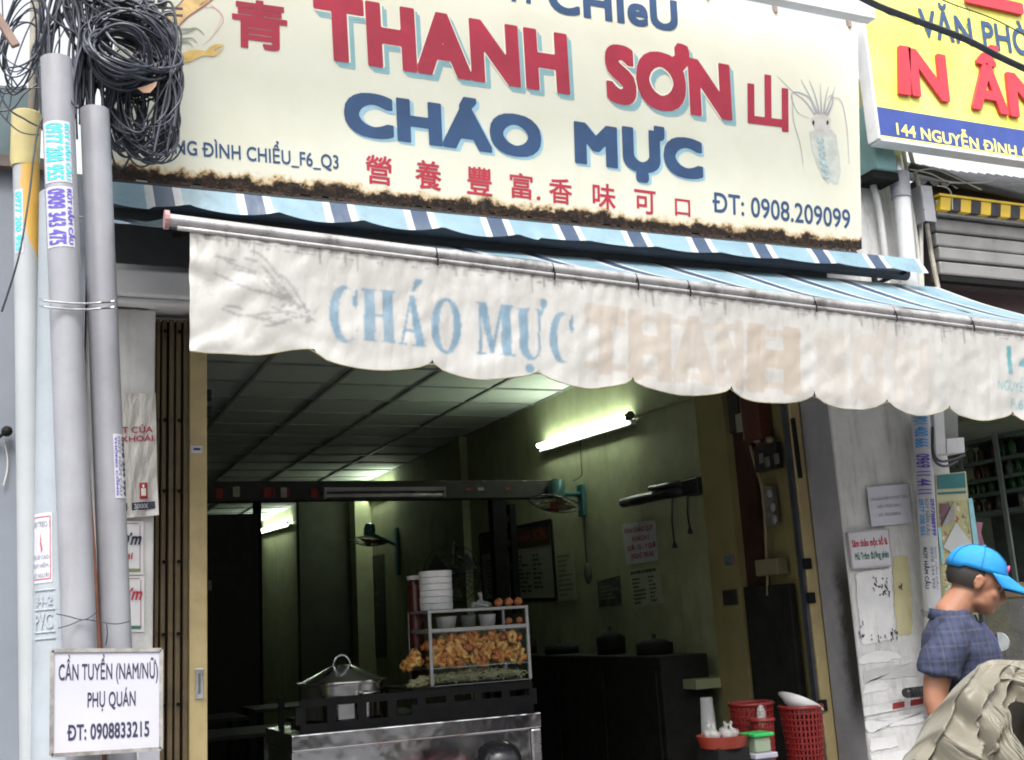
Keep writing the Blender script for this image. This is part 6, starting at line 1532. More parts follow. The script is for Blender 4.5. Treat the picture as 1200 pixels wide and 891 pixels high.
# ------------------------------------------------------------------ table with baskets at lower right
red_b = mat('basket_red', (.17, .011, .010), .45, 0, .15, 10)
ty = -.03
tb = thing('low_table', 'dark low table carrying red baskets at the right of the entrance', 'table', (3.5, ty, .12))
ztb = .68
b = MB(); b.box((3.0, ty - .30, ztb - .03), (4.12, ty + .26, ztb)); b.build('table_top', mat('table_dark', (.03, .02, .018), .5), tb, bevel=.005)
for x in (3.05, 4.05):
    for y in (ty - .25, ty + .22): b = MB(); b.box((x - .02, y - .02, .12), (x + .02, y + .02, ztb - .031)); b.build('leg', black_iron, tb)
def basket(label, cx, cy, zb, h, rt, rb_, nh=30, nv=12):
    t = thing('basket', label, 'basket', (cx, cy, zb), 'red plastic baskets on the low table')
    b = MB()
    for i in range(nh):
        a = 2 * PI * i / nh; b.bar((cx + rb_ * math.cos(a), cy + rb_ * math.sin(a), zb + .01), (cx + rt * math.cos(a), cy + rt * math.sin(a), zb + h), .010, .005, up=(math.cos(a), math.sin(a), 0))
    for j in range(1, nv):
        r_ = rb_ + (rt - rb_) * j / nv; z = zb + .01 + (h - .01) * j / nv
        b.tube([(cx + r_ * math.cos(a), cy + r_ * math.sin(a), z) for a in [k * 2 * PI / 28 for k in range(29)]], .005, 5)
    b.build('basket_lattice', red_b, t)['kind'] = 'stuff'
    b = MB(); b.tube([(cx + rt * math.cos(a), cy + rt * math.sin(a), zb + h) for a in [k * 2 * PI / 32 for k in range(33)]], .011, 8); b.build('basket_rim', red_b, t, smooth=True)
    b = MB(); b.lathe([(0, zb), (rb_ + .004, zb), (rb_ + .006, zb + .025)], (cx, cy, 0), 28); b.build('basket_base', red_b, t)
    return t
q0, q1 = P(918, 829, y=ty), P(958, 829, y=ty); zt_ = P(935, 828, y=ty).z
basket('tall red lattice basket holding a white bowl, nearest the gate frame', (q0.x + q1.x) / 2, ty, ztb, zt_ - ztb, (q1.x - q0.x) / 2, (q1.x - q0.x) / 2 * .78)
q2 = P(880, 826, y=ty + .12); basket('dim red basket behind, in the middle of the low table', q2.x, ty + .12, ztb, P(880, 824, y=ty + .12).z - ztb, .11, .09)
q3 = P(893, 845, y=ty - .05); basket('small red basket with a light bag inside, in front of the dim one', q3.x, ty - .05, ztb, P(893, 843, y=ty - .05).z - ztb, .055, .04, 22, 9)
b = MB(); b.lathe([(.0, .0), (.05, 0), (.12, .05), (.115, .052), (.0, .02)], (0, 0, 0), 24, Matrix.Rotation(.5, 3, 'Y')); q = P(934, 822, y=ty); o = b.build('white_bowl', mat('bowl_white', (.46, .46, .47), .3), None, smooth=True); o.location = (q.x, ty, zt_ - .02); props(o, 'tilted white bowl lying in the tall red basket', 'bowl')
b = MB(); b.ball((0, 0, 0), .03, 10, 8, (.8, .8, 2.0)); o = b.build('knotted_bag', n.m, None, smooth=True); o.location = (q3.x, ty - .05, P(893, 838, y=ty).z); props(o, 'light knotted bag standing in the small red basket', 'bag')
q0, q1 = P(820, 861, y=ty - .1), P(872, 861, y=ty - .1); zc = P(845, 861, y=ty - .1).z
t = thing('red_tray', 'shallow red tray heaped with small clear bags at the left of the low table', 'tray', ((q0.x + q1.x) / 2, ty - .1, ztb))
b = MB(); cxm = (q0.x + q1.x) / 2; rr = (q1.x - q0.x) / 2
zq = zc - .055; b.lathe([(0, zq), (rr * .85, zq), (rr, zc), (rr * .97, zc), (rr * .82, zq + .012), (0, zq + .012)], (cxm, ty - .1, 0), 28); b.build('tray_body', mat('tray_orange_red', (.20, .02, .008), .4, 0, .15), t, smooth=True, auto=40)
t5 = thing('dark_crate', 'dark crate lifting the shallow red tray off the low table', 'crate', (cxm, ty - .1, ztb)); b = MB(); b.box((cxm - rr * .7, ty - .1 - rr * .7, ztb + .001), (cxm + rr * .7, ty - .1 + rr * .7, zq - .001)); b.build('crate_body', black_iron, t5)
rnd = random.Random(9)
for i in range(7):
    a = i * .9; q = Vector((cxm + rr * .6 * math.cos(a) * rnd.random() ** .4, ty - .1 + rr * .5 * math.sin(a), zc + .008)); b = MB(); b.ball((0, 0, 0), .03, 8, 6, (1, .8, .7)); b.tube([(0, 0, .012), (.003, 0, .03), (.01, 0, .05)], [.012, .004, .009], 6)
    o = b.build('sachet', n.m, None, smooth=True); o.location = q; o.rotation_euler = (0, rnd.uniform(-.5, .5), rnd.uniform(0, 3)); props(o, 'small clear sachet heaped on the shallow red tray', 'sachet', 'clear sachets on the red tray')
q = P(829, 835, y=ty + .05); b = MB(); b.tube([(0, 0, 0), (0, 0, .10), (0, 0, P(829, 817, y=ty + .05).z - ztb)], [.045, .048, .03], 12); o = b.build('clear_bag_roll', glass('bag_clear', (.6, .62, .62), .3, .3), None, smooth=True); o.location = (q.x, ty + .05, ztb + .001); props(o, 'tall translucent bag roll standing behind the red tray', 'bag')
q = P(888, 870, y=ty - .15); zz0 = P(888, 881, y=ty - .15).z; zz1 = P(888, 862, y=ty - .15).z
t = thing('food_tub', 'clear square tub with a green lid on a pale kitchen scale', 'tub', (q.x, ty - .15, zz0))
b = MB(); b.box((q.x - .045, ty - .195, zz0 + .001), (q.x + .045, ty - .105, zz1 - .002)); b.build('tub_body', glass('tub_clear', (.35, .45, .32), .55, .2), t, bevel=.008)
b = MB(); b.box((q.x - .06, ty - .21, zz1), (q.x + .06, ty - .09, zz1 + .018)); b.build('tub_lid', mat('lid_green', (.02, .36, .08), .4), t, bevel=.006)
t = thing('kitchen_scale', 'pale grey kitchen scale under the green-lidded tub', 'scale', (q.x, ty - .15, ztb)); b = MB(); b.box((q.x - .065, ty - .215, zz0 - .025), (q.x + .065, ty - .085, zz0)); b.build('scale_plate', mat('scale_grey', (.32, .32, .38), .4), t, bevel=.005); b = MB(); b.box((q.x - .05, ty - .2, ztb + .001), (q.x + .05, ty - .1, zz0 - .026)); b.build('scale_base', mat('scale_base', (.1, .1, .12), .5), t)
# shelf ledge + further dark furniture
a, c = P(756, 796, x=3.9), P(815, 794, x=3.9)
sd_ = thing('side_ledge', 'pale green ledge on the olive wall above the red baskets', 'ledge', P(785, 800, x=3.95))
b = MB(); b.box((3.9, min(a.y, c.y), P(785, 806, x=3.9).z), (4.198, max(a.y, c.y), P(785, 795, x=3.9).z)); b.build('ledge_board', mat('ledge_green', (.24, .27, .15), .6, 0, .1), sd_)
for i, (x, y) in enumerate(((1.6, 3.6), (2.6, 4.2), (1.4, 5.4), (2.6, 6.2))):
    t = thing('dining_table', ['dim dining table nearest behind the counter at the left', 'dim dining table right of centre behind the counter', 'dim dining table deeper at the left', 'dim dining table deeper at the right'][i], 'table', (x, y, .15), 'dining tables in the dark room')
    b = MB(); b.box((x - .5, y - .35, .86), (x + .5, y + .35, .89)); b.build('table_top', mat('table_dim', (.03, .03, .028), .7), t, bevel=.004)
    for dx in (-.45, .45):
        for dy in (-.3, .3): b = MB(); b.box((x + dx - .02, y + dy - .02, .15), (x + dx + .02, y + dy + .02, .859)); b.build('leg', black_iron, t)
t = thing('dark_cabinet', 'tall dark cabinet silhouette in front of the back room tube at the left', 'cabinet', (1.9, 7.6, .15))
cx0, cx1 = P(243, 650, y=7.6).x - .3, P(303, 650, y=7.6).x
b = MB(); b.box((cx0, 7.6, .15), (cx1, 8.1, P(280, 602, y=7.6).z)); b.build('cabinet_body', mat('cabinet_black', (.012, .012, .012), .6), t)
b = MB(); b.box((cx1 - .001, 7.7, .15), (P(309, 650, y=7.6).x, 7.9, P(300, 586, y=7.6).z)); b.build('cabinet_pole', black_iron, t)
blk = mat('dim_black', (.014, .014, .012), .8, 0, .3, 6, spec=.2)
t = thing('sideboard', 'added dark sideboard blacking out the lower olive wall below the price list', 'sideboard', (3.95, 2.4, .15))  # added dark furniture, stands in for the blackness low on the wall
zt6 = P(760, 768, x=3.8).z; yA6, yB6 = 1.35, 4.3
b = MB(); b.box((3.75, yA6, .15), (4.10, yB6, zt6)); b.build('added_sideboard_body', blk, t, bevel=.01)
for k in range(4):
    y = yA6 + .05 + k * .72; b = MB(); b.box((3.735, y, .25), (3.7495, y + .66, zt6 - .08)); b.build('added_sideboard_door', blk, t, bevel=.004)
for i, (yy, w_, h_, lb) in enumerate(((1.7, .12, .10, 'dark lidded pot at the nearer end of the sideboard'), (2.3, .10, .16, 'dark kettle-like pot second along the sideboard'), (3.1, .13, .08, 'low dark pan in the middle of the sideboard'), (3.8, .10, .14, 'dark pot at the far end of the sideboard'))):
    b = MB(); b.lathe([(0, 0), (w_, 0), (w_ * 1.03, h_ * .7), (w_ * .6, h_ * .95), (.015, h_), (.015, h_ + .03), (0, h_ + .03)], (0, 0, 0), 20); o = b.build('dark_pot', blk, None, smooth=True); o.location = (3.92, yy, zt6 + .001); props(o, lb, 'pot')
t = thing('dark_cabinet', 'added black cabinet filling the dark corner between the wooden panel and the gate frame', 'cabinet', (4.05, .6, .15))  # added black box in place of the unlit doorway corner
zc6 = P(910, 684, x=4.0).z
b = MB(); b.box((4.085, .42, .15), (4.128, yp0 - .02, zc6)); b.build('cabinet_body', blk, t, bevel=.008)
b = MB(); b.box((4.076, .46, .3), (4.084, yp0 - .06, zc6 - .06)); b.build('added_cabinet_door', blk, t)
# stools + helmet in front of counter
st = thing('plastic_stool', 'red plastic stool stack whose top is just visible before the counter', 'stool', P(580, 891, y=.15))
q = P(583, 886, y=.12); sx, sy = q.x, .12
sm_ = mat('stool_red', (.42, .03, .05), .35, 0, .1)
zt_s = q.z - .075
for k in range(2):
    zt_k = zt_s - .10 * (1 - k)
    b = MB(); b.box((sx - .14, sy - .14, zt_k - .02), (sx + .14, sy + .14, zt_k)); b.build('seat', sm_, st, bevel=.015)
for dx in (-1, 1):
    for dy in (-1, 1): b = MB(); b.bar((sx + dx * .17, sy + dy * .17, .12), (sx + dx * .12, sy + dy * .12, zt_s - .02), .03, .03); b.build('leg', sm_, st, bevel=.006)
hm = thing('helmet', 'black helmet resting on the red stool at the bottom edge of the view', 'helmet', (sx, sy, zt_s))
b = MB(); b.lathe([(.105, .0), (.115, .03), (.112, .07), (.09, .115), (.05, .14), (0, .147)], (sx, sy, zt_s + .001), 28); b.lathe([(.105, 0), (.095, .01), (.09, .08), (0, .12)], (sx, sy, zt_s + .001), 20); b.build('helmet_shell', mat('helmet_black', (.012, .012, .014), .25), hm, smooth=True, auto=50)
b = MB(); b.slab([(sx + .06, sy - .09, zt_s + .03), (sx + .115, sy - .02, zt_s + .03), (sx + .155, sy - .07, zt_s + .02), (sx + .09, sy - .13, zt_s + .02)], (0, 0, .006)); b.build('helmet_visor', black_plastic, hm)

# ================================================================== PERSON
O = P(1114, 700, y=-1.7); O.z = 0
fa = R(-38); FW = Vector((math.cos(fa), math.sin(fa), 0)); RT = Vector((math.sin(fa), -math.cos(fa), 0))   # forward, his right (towards the camera)
def B(u, w_, z): return O + FW * u + RT * w_ + Vector((0, 0, z))
KP = 1362 / ((Vector(CP) - O).dot(Vector((0, 0, 0))) or 1) if False else None
def loft(b, rings, n=20):
    vs = []; k = len(rings)
    for (u, w_, z, ru, rw, tl) in rings:
        for j in range(n):
            a = 2 * PI * j / n; cu, cw = math.cos(a), math.sin(a)
            vs.append(B(u + ru * cu, w_ + rw * cw, z + tl * cu))
    fs = [(i * n + j, i * n + (j + 1) % n, (i + 1) * n + (j + 1) % n, (i + 1) * n + j) for i in range(k - 1) for j in range(n)]
    fs += [tuple(range(n - 1, -1, -1)), tuple((k - 1) * n + j for j in range(n))]
    b.add(vs, fs)
def fuse(b, name, m_, parent, voxel=.008, sm=6, disp=None):
    inv = wm(parent).inverted()
    me = bpy.data.meshes.new(name); me.from_pydata([tuple(inv @ p) for p in b.v], [], b.f); me.update()
    o = bpy.data.objects.new(name, me); COL.objects.link(o)
    r_ = o.modifiers.new('r', 'REMESH'); r_.mode = 'VOXEL'; r_.voxel_size = voxel; r_.use_smooth_shade = True
    if sm: s_ = o.modifiers.new('s', 'SMOOTH'); s_.iterations = sm; s_.factor = .5
    dg = bpy.context.evaluated_depsgraph_get(); me2 = bpy.data.meshes.new_from_object(o.evaluated_get(dg))
    bpy.data.objects.remove(o)
    if disp:
        nm = [v.normal.copy() for v in me2.vertices]
        for v, k in zip(me2.vertices, nm): v.co += k * disp(v.co)
    me2.polygons.foreach_set('use_smooth', [True] * len(me2.polygons))
    me2.materials.append(m_); return link_mesh(name, me2, None, parent)
man = thing('person', 'man in a bright blue cap and blue checked shirt looking down beside the khaki cover', 'person', O)
skin = N('skin'); skin.set(Base_Color=skin.mix(skin.ramp(skin.noise(9), .3, .7), (.25, .115, .068), (.31, .15, .09)), Roughness=.5); skin.set(Subsurface_Weight=.08)
hd_c = (.106, 0, 1.596)
def HM(): return Matrix()
tilt = R(22)
def Hp(f, w_, z):   # head space: forward, right, up, tilted down
    c, s_ = math.cos(tilt), math.sin(tilt); return B(hd_c[0] + f * c + z * s_, w_, hd_c[2] - f * s_ + z * c)
hb_ = Matrix((FW * 1, RT, Vector((0, 0, 1)))).transposed()
HR = hb_ @ Matrix.Rotation(tilt, 3, 'Y')
b = MB()
b.ball(Hp(-.012, 0, .022), 1, 24, 18, (.098, .076, .095), HR)        # skull
b.ball(Hp(.028, 0, -.045), 1, 20, 14, (.058, .056, .070), HR)        # face
b.ball(Hp(.050, 0, -.090), 1, 14, 10, (.030, .030, .024), HR)        # chin
b.ball(Hp(.012, 0, -.072), 1, 14, 10, (.052, .058, .035), HR)        # jaw
b.tube([Hp(.076, 0, .004), Hp(.092, 0, -.026), Hp(.100, 0, -.040), Hp(.088, 0, -.048)], [.009, .011, .014, .009], 10)   # nose
b.ball(Hp(.088, .012, -.043), 1, 8, 6, (.011, .009, .008), HR); b.ball(Hp(.088, -.012, -.043), 1, 8, 6, (.011, .009, .008), HR)
b.ball(Hp(.081, 0, -.062), 1, 12, 6, (.010, .022, .006), HR); b.ball(Hp(.080, 0, -.072), 1, 12, 6, (.010, .019, .0065), HR)   # lips
b.tube([Hp(.066, -.045, .012), Hp(.078, -.02, .018), Hp(.080, 0, .014), Hp(.078, .02, .018), Hp(.066, .045, .012)], .009, 8)   # brow
for sg in (1, -1):
    b.ball(Hp(.056, sg * .038, -.030), 1, 12, 8, (.022, .020, .022), HR)   # cheeks
    b.ball(Hp(-.008, sg * .080, -.012), 1, 12, 8, (.017, .008, .030), HR @ Matrix.Rotation(.2, 3, 'Y'))   # ears
    b.tube([Hp(-.004, sg * .083, .014), Hp(-.020, sg * .090, .008), Hp(-.022, sg * .089, -.012), Hp(-.008, sg * .084, -.038)], .0055, 6)
b.tube([B(-.012, 0, 1.42), B(0, 0, 1.49), B(.045, 0, 1.54), Hp(-.01, 0, -.03)], [.075, .062, .057, .060], 16)   # neck
loft(b, [(.0, 0, .88, .11, .15, 0), (.0, 0, 1.0, .10, .145, 0), (.01, 0, 1.15, .105, .15, 0), (.01, 0, 1.30, .115, .165, 0), (.0, 0, 1.40, .10, .17, 0), (-.01, 0, 1.455, .065, .12, 0)])
def limb(pts, rs): b.tube([B(*p) for p in smooth(pts, 4)], [r_[0] for r_ in smooth([(r_,) for r_ in rs], 4)], 14)
limb([(-.02, .155, 1.42), (-.085, .205, 1.31), (-.118, .225, 1.19), (-.075, .225, 1.08), (.04, .20, 1.00), (.10, .19, .985)], [.05, .049, .041, .039, .031, .026])
limb([(-.01, -.155, 1.42), (.03, -.21, 1.30), (.06, -.22, 1.17), (.13, -.20, 1.08), (.22, -.16, 1.02), (.27, -.15, 1.005)], [.05, .048, .042, .038, .030, .026])
def hand(wr_, dr, side_):
    wr_ = Vector(wr_); pc = wr_ + Vector(dr) * .055
    b.tube([B(*wr_), B(*(pc)), B(*(wr_ + Vector(dr) * .09))], [.024, .032, .026], 10)
    d = Vector(dr).normalized()
    for i, (o_, l_) in enumerate(((-.030, .060), (-.010, .072), (.010, .068), (.030, .052))):
        p = wr_ + d * .09 + Vector((0, o_, 0)); b.tube([B(*p), B(*(p + d * l_ * .5 + Vector((0, 0, -.006)))), B(*(p + d * l_ * .75 + Vector((0, 0, -.03)))), B(*(p + d * l_ * .7 + Vector((0, 0, -.05))))], [.0095, .009, .0085, .007], 8)
    p = wr_ + d * .03 + Vector((0, -side_ * .03, 0)); b.tube([B(*p), B(*(p + d * .03 + Vector((0, -side_ * .022, -.01)))), B(*(p + d * .055 + Vector((0, -side_ * .02, -.03))))], [.012, .010, .008], 8)
hand((.10, .19, .985), (.96, 0, -.2), 1); hand((.27, -.15, 1.005), (.96, 0, -.2), -1)
for sg in (1, -1):
    limb([(0, sg * .09, .92), (.01, sg * .10, .70), (.015, sg * .10, .50), (-.01, sg * .10, .30), (-.02, sg * .10, .19)], [.088, .075, .055, .052, .036])
    b.tube([B(-.05, sg * .10, .155), B(.03, sg * .105, .16), B(.13, sg * .115, .14), B(.19, sg * .12, .135)], [.03, .035, .032, .018], 12)
fuse(b, 'body', skin.m, man, .0062, 3)
# eyes
for sg in (1, -1):
    b = MB(); b.ball(Hp(.066, sg * .031, -.006), .010, 12, 8); b.build('eye', mat('eye_dark', (.05, .04, .035), .2), man, smooth=True)
    b = MB(); b.tube([Hp(.076, sg * .016, .018), Hp(.074, sg * .033, .022), Hp(.062, sg * .048, .016)], [.003, .0035, .002], 6); b.build('eyebrow', mat('hair_black', (.015, .012, .010), .6), man)
# hair
b = MB(); b.ball(Hp(-.020, 0, .016), 1, 24, 16, (.100, .080, .094), HR); 
hair_c = b
k_ = MB(); 
for p in b.v: k_.v.append(p)
kf = []
for f in b.f:
    c = sum((b.v[i] for i in f), Vector()) / len(f); l = c - Hp(0, 0, 0); ff = l.dot(HR @ Vector((1, 0, 0))); ww = abs(l.dot(RT)); uu = l.dot(HR @ Vector((0, 0, 1)))
    if uu > .028 or (ff < -.028 and uu > -.034) or (ff < .012 and uu > .0): kf.append(f)
k_.f = kf; k_.mi = [0] * len(kf)
hr = mat('hair_black', (.015, .012, .010), .6); k_.build('hair', hr, man, smooth=True)
# shirt
plaid = N('plaid_cotton'); X_, Y_, Z_ = plaid.sep()
def band(coord, per, off, w0, w1): 
    f_ = plaid.math('FRACT', plaid.math('ADD', plaid.math('MULTIPLY', coord, 1 / per), off)); return plaid.math('MULTIPLY', plaid.ramp(f_, w0, w0 + .12), plaid.ramp(f_, w1 + .12, w1))
hx_ = plaid.math('ADD', plaid.math('MULTIPLY', X_, .85), plaid.math('MULTIPLY', Y_, -.6))
b1, b2 = band(hx_, .048, .1, .25, .62), band(Z_, .048, .3, .25, .62)
b3, b4 = band(hx_, .048, .55, .40, .50), band(Z_, .048, .8, .40, .50)
c_ = plaid.mix(plaid.math('MULTIPLY', b1, .75), (.009, .013, .032), (.020, .027, .060)); c_ = plaid.mix(plaid.math('MULTIPLY', b2, .55), c_, (.022, .030, .064)); c_ = plaid.mix(plaid.math('MULTIPLY', plaid.math('MAXIMUM', b3, b4), .45), c_, (.060, .064, .10))
c_ = plaid.mix(plaid.ramp(plaid.noise(60), .3, .7, 0, .25), c_, (.03, .035, .09))
plaid.set(Base_Color=c_, Roughness=.85); plaid.bump(plaid.noise(14, 5), .3, .02)
b = MB()
loft(b, [(.0, 0, .86, .140, .185, 0), (.0, 0, .95, .135, .178, 0), (.01, 0, 1.10, .130, .172, 0), (.01, 0, 1.25, .136, .182, 0), (.005, 0, 1.36, .128, .192, 0), (-.005, 0, 1.42, .105, .180, 0), (-.012, 0, 1.462, .078, .125, .005), (-.005, 0, 1.492, .070, .082, .01)], 28)
def sleeve(pts, rs): b.tube([B(*p) for p in smooth(pts, 4)], [r_[0] for r_ in smooth([(r_,) for r_ in rs], 4)], 16)
sleeve([(-.01, .12, 1.44), (-.045, .185, 1.38), (-.080, .218, 1.335), (-.100, .228, 1.275)], [.055, .068, .071, .074])
sleeve([(-.0, -.12, 1.44), (.02, -.185, 1.38), (.04, -.215, 1.31), (.055, -.225, 1.24)], [.055, .068, .070, .074])
def folds(co):
    p = Vector((co.x, co.y, co.z)); return .008 * mnoise.noise(p * 8) + .008 * mnoise.noise(Vector((p.x * 22, p.y * 22, p.z * 9))) + .003 * mnoise.noise(p * 40)
fuse(b, 'shirt', plaid.m, man, .008, 5, folds)
b = MB()   # collar
for sg in (1, -1):
    pts = [B(-.075 * math.cos(a) + .0, sg * .075 * math.sin(a), 1.508 - .02 * (1 - math.cos(a)) * .9) for a in [i * PI / 8 for i in range(9)]]
    low = [B((-.088) * math.cos(a) + .002, sg * .090 * math.sin(a), 1.470 - .03 * (1 - math.cos(a)) * .9) for a in [i * PI / 8 for i in range(9)]]
    vs = [q for p in zip(pts, low) for q in p]; b.add(vs, [(2 * i, 2 * i + 1, 2 * i + 3, 2 * i + 2) for i in range(8)])
o = b.build('collar', plaid.m, man, smooth=True); so = o.modifiers.new('s', 'SOLIDIFY'); so.thickness = .006
b = MB(); b.tube([B(.095, .0, 1.445), B(.130, .0, 1.38), B(.148, .0, 1.27), B(.142, 0, 1.12)], [.010, .012, .012, .010], 6); b.build('button_placket', mat('placket_navy', (.04, .045, .11), .8), man)
# trousers, sandals
b = MB(); trm = mat('trousers_dark', (.02, .022, .03), .8, 0, .2, 20, .2, 60)
loft(b, [(.0, 0, .86, .125, .165, 0), (.0, 0, .98, .115, .158, 0)])
for sg in (1, -1): b.tube([B(0, sg * .09, .93), B(.01, sg * .10, .70), B(.015, sg * .10, .50), B(-.01, sg * .10, .22)], [.105, .092, .075, .068], 14)
fuse(b, 'trousers', trm, man, .010, 4)
for sg in (1, -1): b = MB(); b.tube([B(-.06, sg * .10, .132), B(.05, sg * .105, .132), B(.20, sg * .12, .132)], [.038, .045, .034], 10); b.build('sandal', black_plastic, man)
# cap
capm = N('cap_cotton_blue'); capm.set(Base_Color=capm.mix(capm.ramp(capm.noise(8), .3, .7), (.003, .16, .40), (.004, .20, .47)), Roughness=.75); capm.bump(capm.noise(40, 4), .2, .01)
cp = MB()
n_ = 36; prof = [(0, 1), (.30, .965), (.55, .86), (.78, .66), (.93, .40), (1.0, .12), (1.0, -.06)]
vs = []
for r_, h in prof:
    for j in range(n_):
        a = 2 * PI * j / n_; ru = .112 if math.cos(a) < 0 else .105
        vs.append(Hp(-.014 + ru * r_ * math.cos(a), .088 * r_ * math.sin(a), .040 + .088 * h + .012 * math.cos(a) * (1 if h < .5 else .3) * 0 - (.010 if math.cos(a) < -.5 and h < 0 else 0)))
cp.add(vs, [(i * n_ + j, i * n_ + (j + 1) % n_, (i + 1) * n_ + (j + 1) % n_, (i + 1) * n_ + j) for i in range(len(prof) - 1) for j in range(n_)])
o = cp.build('cap', capm.m, man, smooth=True); so = o.modifiers.new('s', 'SOLIDIFY'); so.thickness = .004
for k in range(6):
    a = k * PI / 3 + PI / 6; pts = [Hp(-.014 + (.113 if math.cos(a) < 0 else .106) * r_ * math.cos(a), .0888 * r_ * math.sin(a), .040 + .089 * h) for r_, h in smooth(prof, 4)]
    b = MB(); b.tube(pts, .0014, 5); b.build('cap_seam', mat('cap_seam', (.002, .09, .26), .8), man)
b = MB(); vs = []
for i in range(9):
    w_ = (-1 + 2 * i / 8)
    for j in range(6):
        t_ = j / 5; L_ = .100 * math.sqrt(max(0, 1 - w_ * w_ * .8))
        f0 = -.014 + .105 * math.sqrt(max(0.02, 1 - (w_ * .92) ** 2)); f_ = f0 + L_ * t_
        vs.append(Hp(f_, .082 * w_ * (1 - .05 * t_), .040 + .004 - .008 * w_ * w_ - .040 * t_))
b.add(vs, [(i * 6 + j, i * 6 + j + 1, (i + 1) * 6 + j + 1, (i + 1) * 6 + j) for i in range(8) for j in range(5)])
o = b.build('cap_brim', capm.m, man, smooth=True); so = o.modifiers.new('s', 'SOLIDIFY'); so.thickness = .005
b = MB(); b.ball(Hp(-.014, 0, .130), .008, 10, 6, (1, 1, .6)); b.build('cap_button', capm.m, man, smooth=True)
b = MB(); b.ball(Hp(.083, .018, .070), 1, 12, 8, (.006, .016, .016), HR); b.build('cap_emblem', mat('emblem_pink', (.45, .06, .14), .6), man, smooth=True)

# ================================================================== MOTORBIKE AND KHAKI COVER
YM = -2.02
OB = P(1182, 860, y=YM); OB.z = 0
fb = R(-24); FB = Vector((math.cos(fb), math.sin(fb), 0)); RB = Vector((math.sin(fb), -math.cos(fb), 0))
def K(u, w_, z): return OB + FB * u + RB * w_ + Vector((0, 0, z))
mb = thing('motorbike', 'parked motorbike with black seat and red side panels, mostly under the khaki cover', 'motorbike', (OB.x, OB.y, 0))
mred = mat('bike_red', (.32, .015, .015), .25, 0, .1); tyre = mat('tyre', (.02, .02, .02), .85)
for u in (-.42, .80):
    for nm, R_, r_, m_ in (('tyre', .245, .045, tyre), ('rim', .20, .018, steel)):
        b = MB(); b.tube([K(u + R_ * math.cos(a), 0, .415 + R_ * math.sin(a)) for a in [i * PI / 16 for i in range(33)]], r_, 10, caps=False); w__ = b.build('wheel' if nm == 'tyre' else 'rim', m_, mb, smooth=True)
    b = MB()
    for i in range(8): a = i * PI / 4; b.tube([K(u, 0, .415), K(u + .2 * math.cos(a), 0, .415 + .2 * math.sin(a))], .004, 5)
    b.build('spokes', steel, mb)
def loftK(rings, nm, m_, n=16):
    vs = []; k = len(rings)
    for (u, z, rw, rz) in rings:
        for j in range(n): a = 2 * PI * j / n; vs.append(K(u, rw * math.cos(a), z + rz * math.sin(a)))
    b = MB(); b.add(vs, [(i * n + j, i * n + (j + 1) % n, (i + 1) * n + (j + 1) % n, (i + 1) * n + j) for i in range(k - 1) for j in range(n)] + [tuple(range(n - 1, -1, -1)), tuple((k - 1) * n + j for j in range(n))]); return b.build(nm, m_, mb, smooth=True, auto=50)
loftK([(.05, .98, .06, .03), (.15, 1.01, .12, .05), (.45, 1.01, .13, .055), (.85, 1.03, .11, .05), (.98, 1.02, .05, .03)], 'seat', black_plastic)
loftK([(-.02, .84, .05, .06), (.06, .86, .12, .11), (.5, .86, .14, .11), (.9, .90, .12, .07), (1.1, .94, .04, .03)], 'side_panel', mred)
loftK([(-.30, .75, .12, .30), (-.22, .76, .16, .30), (-.16, .74, .10, .26)], 'leg_shield', mred)
loftK([(-.20, .52, .08, .05), (.2, .52, .12, .07), (.7, .50, .09, .06)], 'engine', black_iron)
b = MB(); b.tube([K(-.42, 0, .415), K(-.36, 0, .7), K(-.26, 0, 1.08)], [.03, .03, .03], 10); b.build('fork', steel, mb, smooth=True)
hg = K(-.26, 0, 1.10)
b = MB(); b.tube([K(-.24, .06, .98), K(-.26, .04, .98), K(-.26, -.1, .98), K(-.24, -.14, .98)], .012, 8); b.build('handlebar', black_iron, mb, smooth=True)
loftK([(-.38, .94, .03, .03), (-.34, .95, .05, .06), (-.22, .96, .05, .07), (-.18, .96, .03, .03)], 'headlight_cowl', mred)
# black pull handle fixed to the pier, beside the arm
t = thing('pull_handle', 'black rounded handle sticking out of the pier just above the red and white tape', 'handle', P(1070, 812, y=-.06))
g0_, g1_ = P(1060, 812, y=-.09), P(1092, 809, y=-.09)
b = MB(); b.tube([g0_, g0_ + (g1_ - g0_) * .08, g0_ + (g1_ - g0_) * .1, g1_], [.022, .028, .025, .025], 12)
for i in range(6): q = g0_ + (g1_ - g0_) * (.2 + i * .12); b.tube([q, q + (g1_ - g0_) * .03], .028, 12)
b.build('grip', black_plastic, t, smooth=True, auto=40)
b = MB(); b.box((g1_.x - .02, -.09, g1_.z - .02), (g1_.x + .02, -.001, g1_.z + .02)); b.build('handle_mount', black_iron, t)

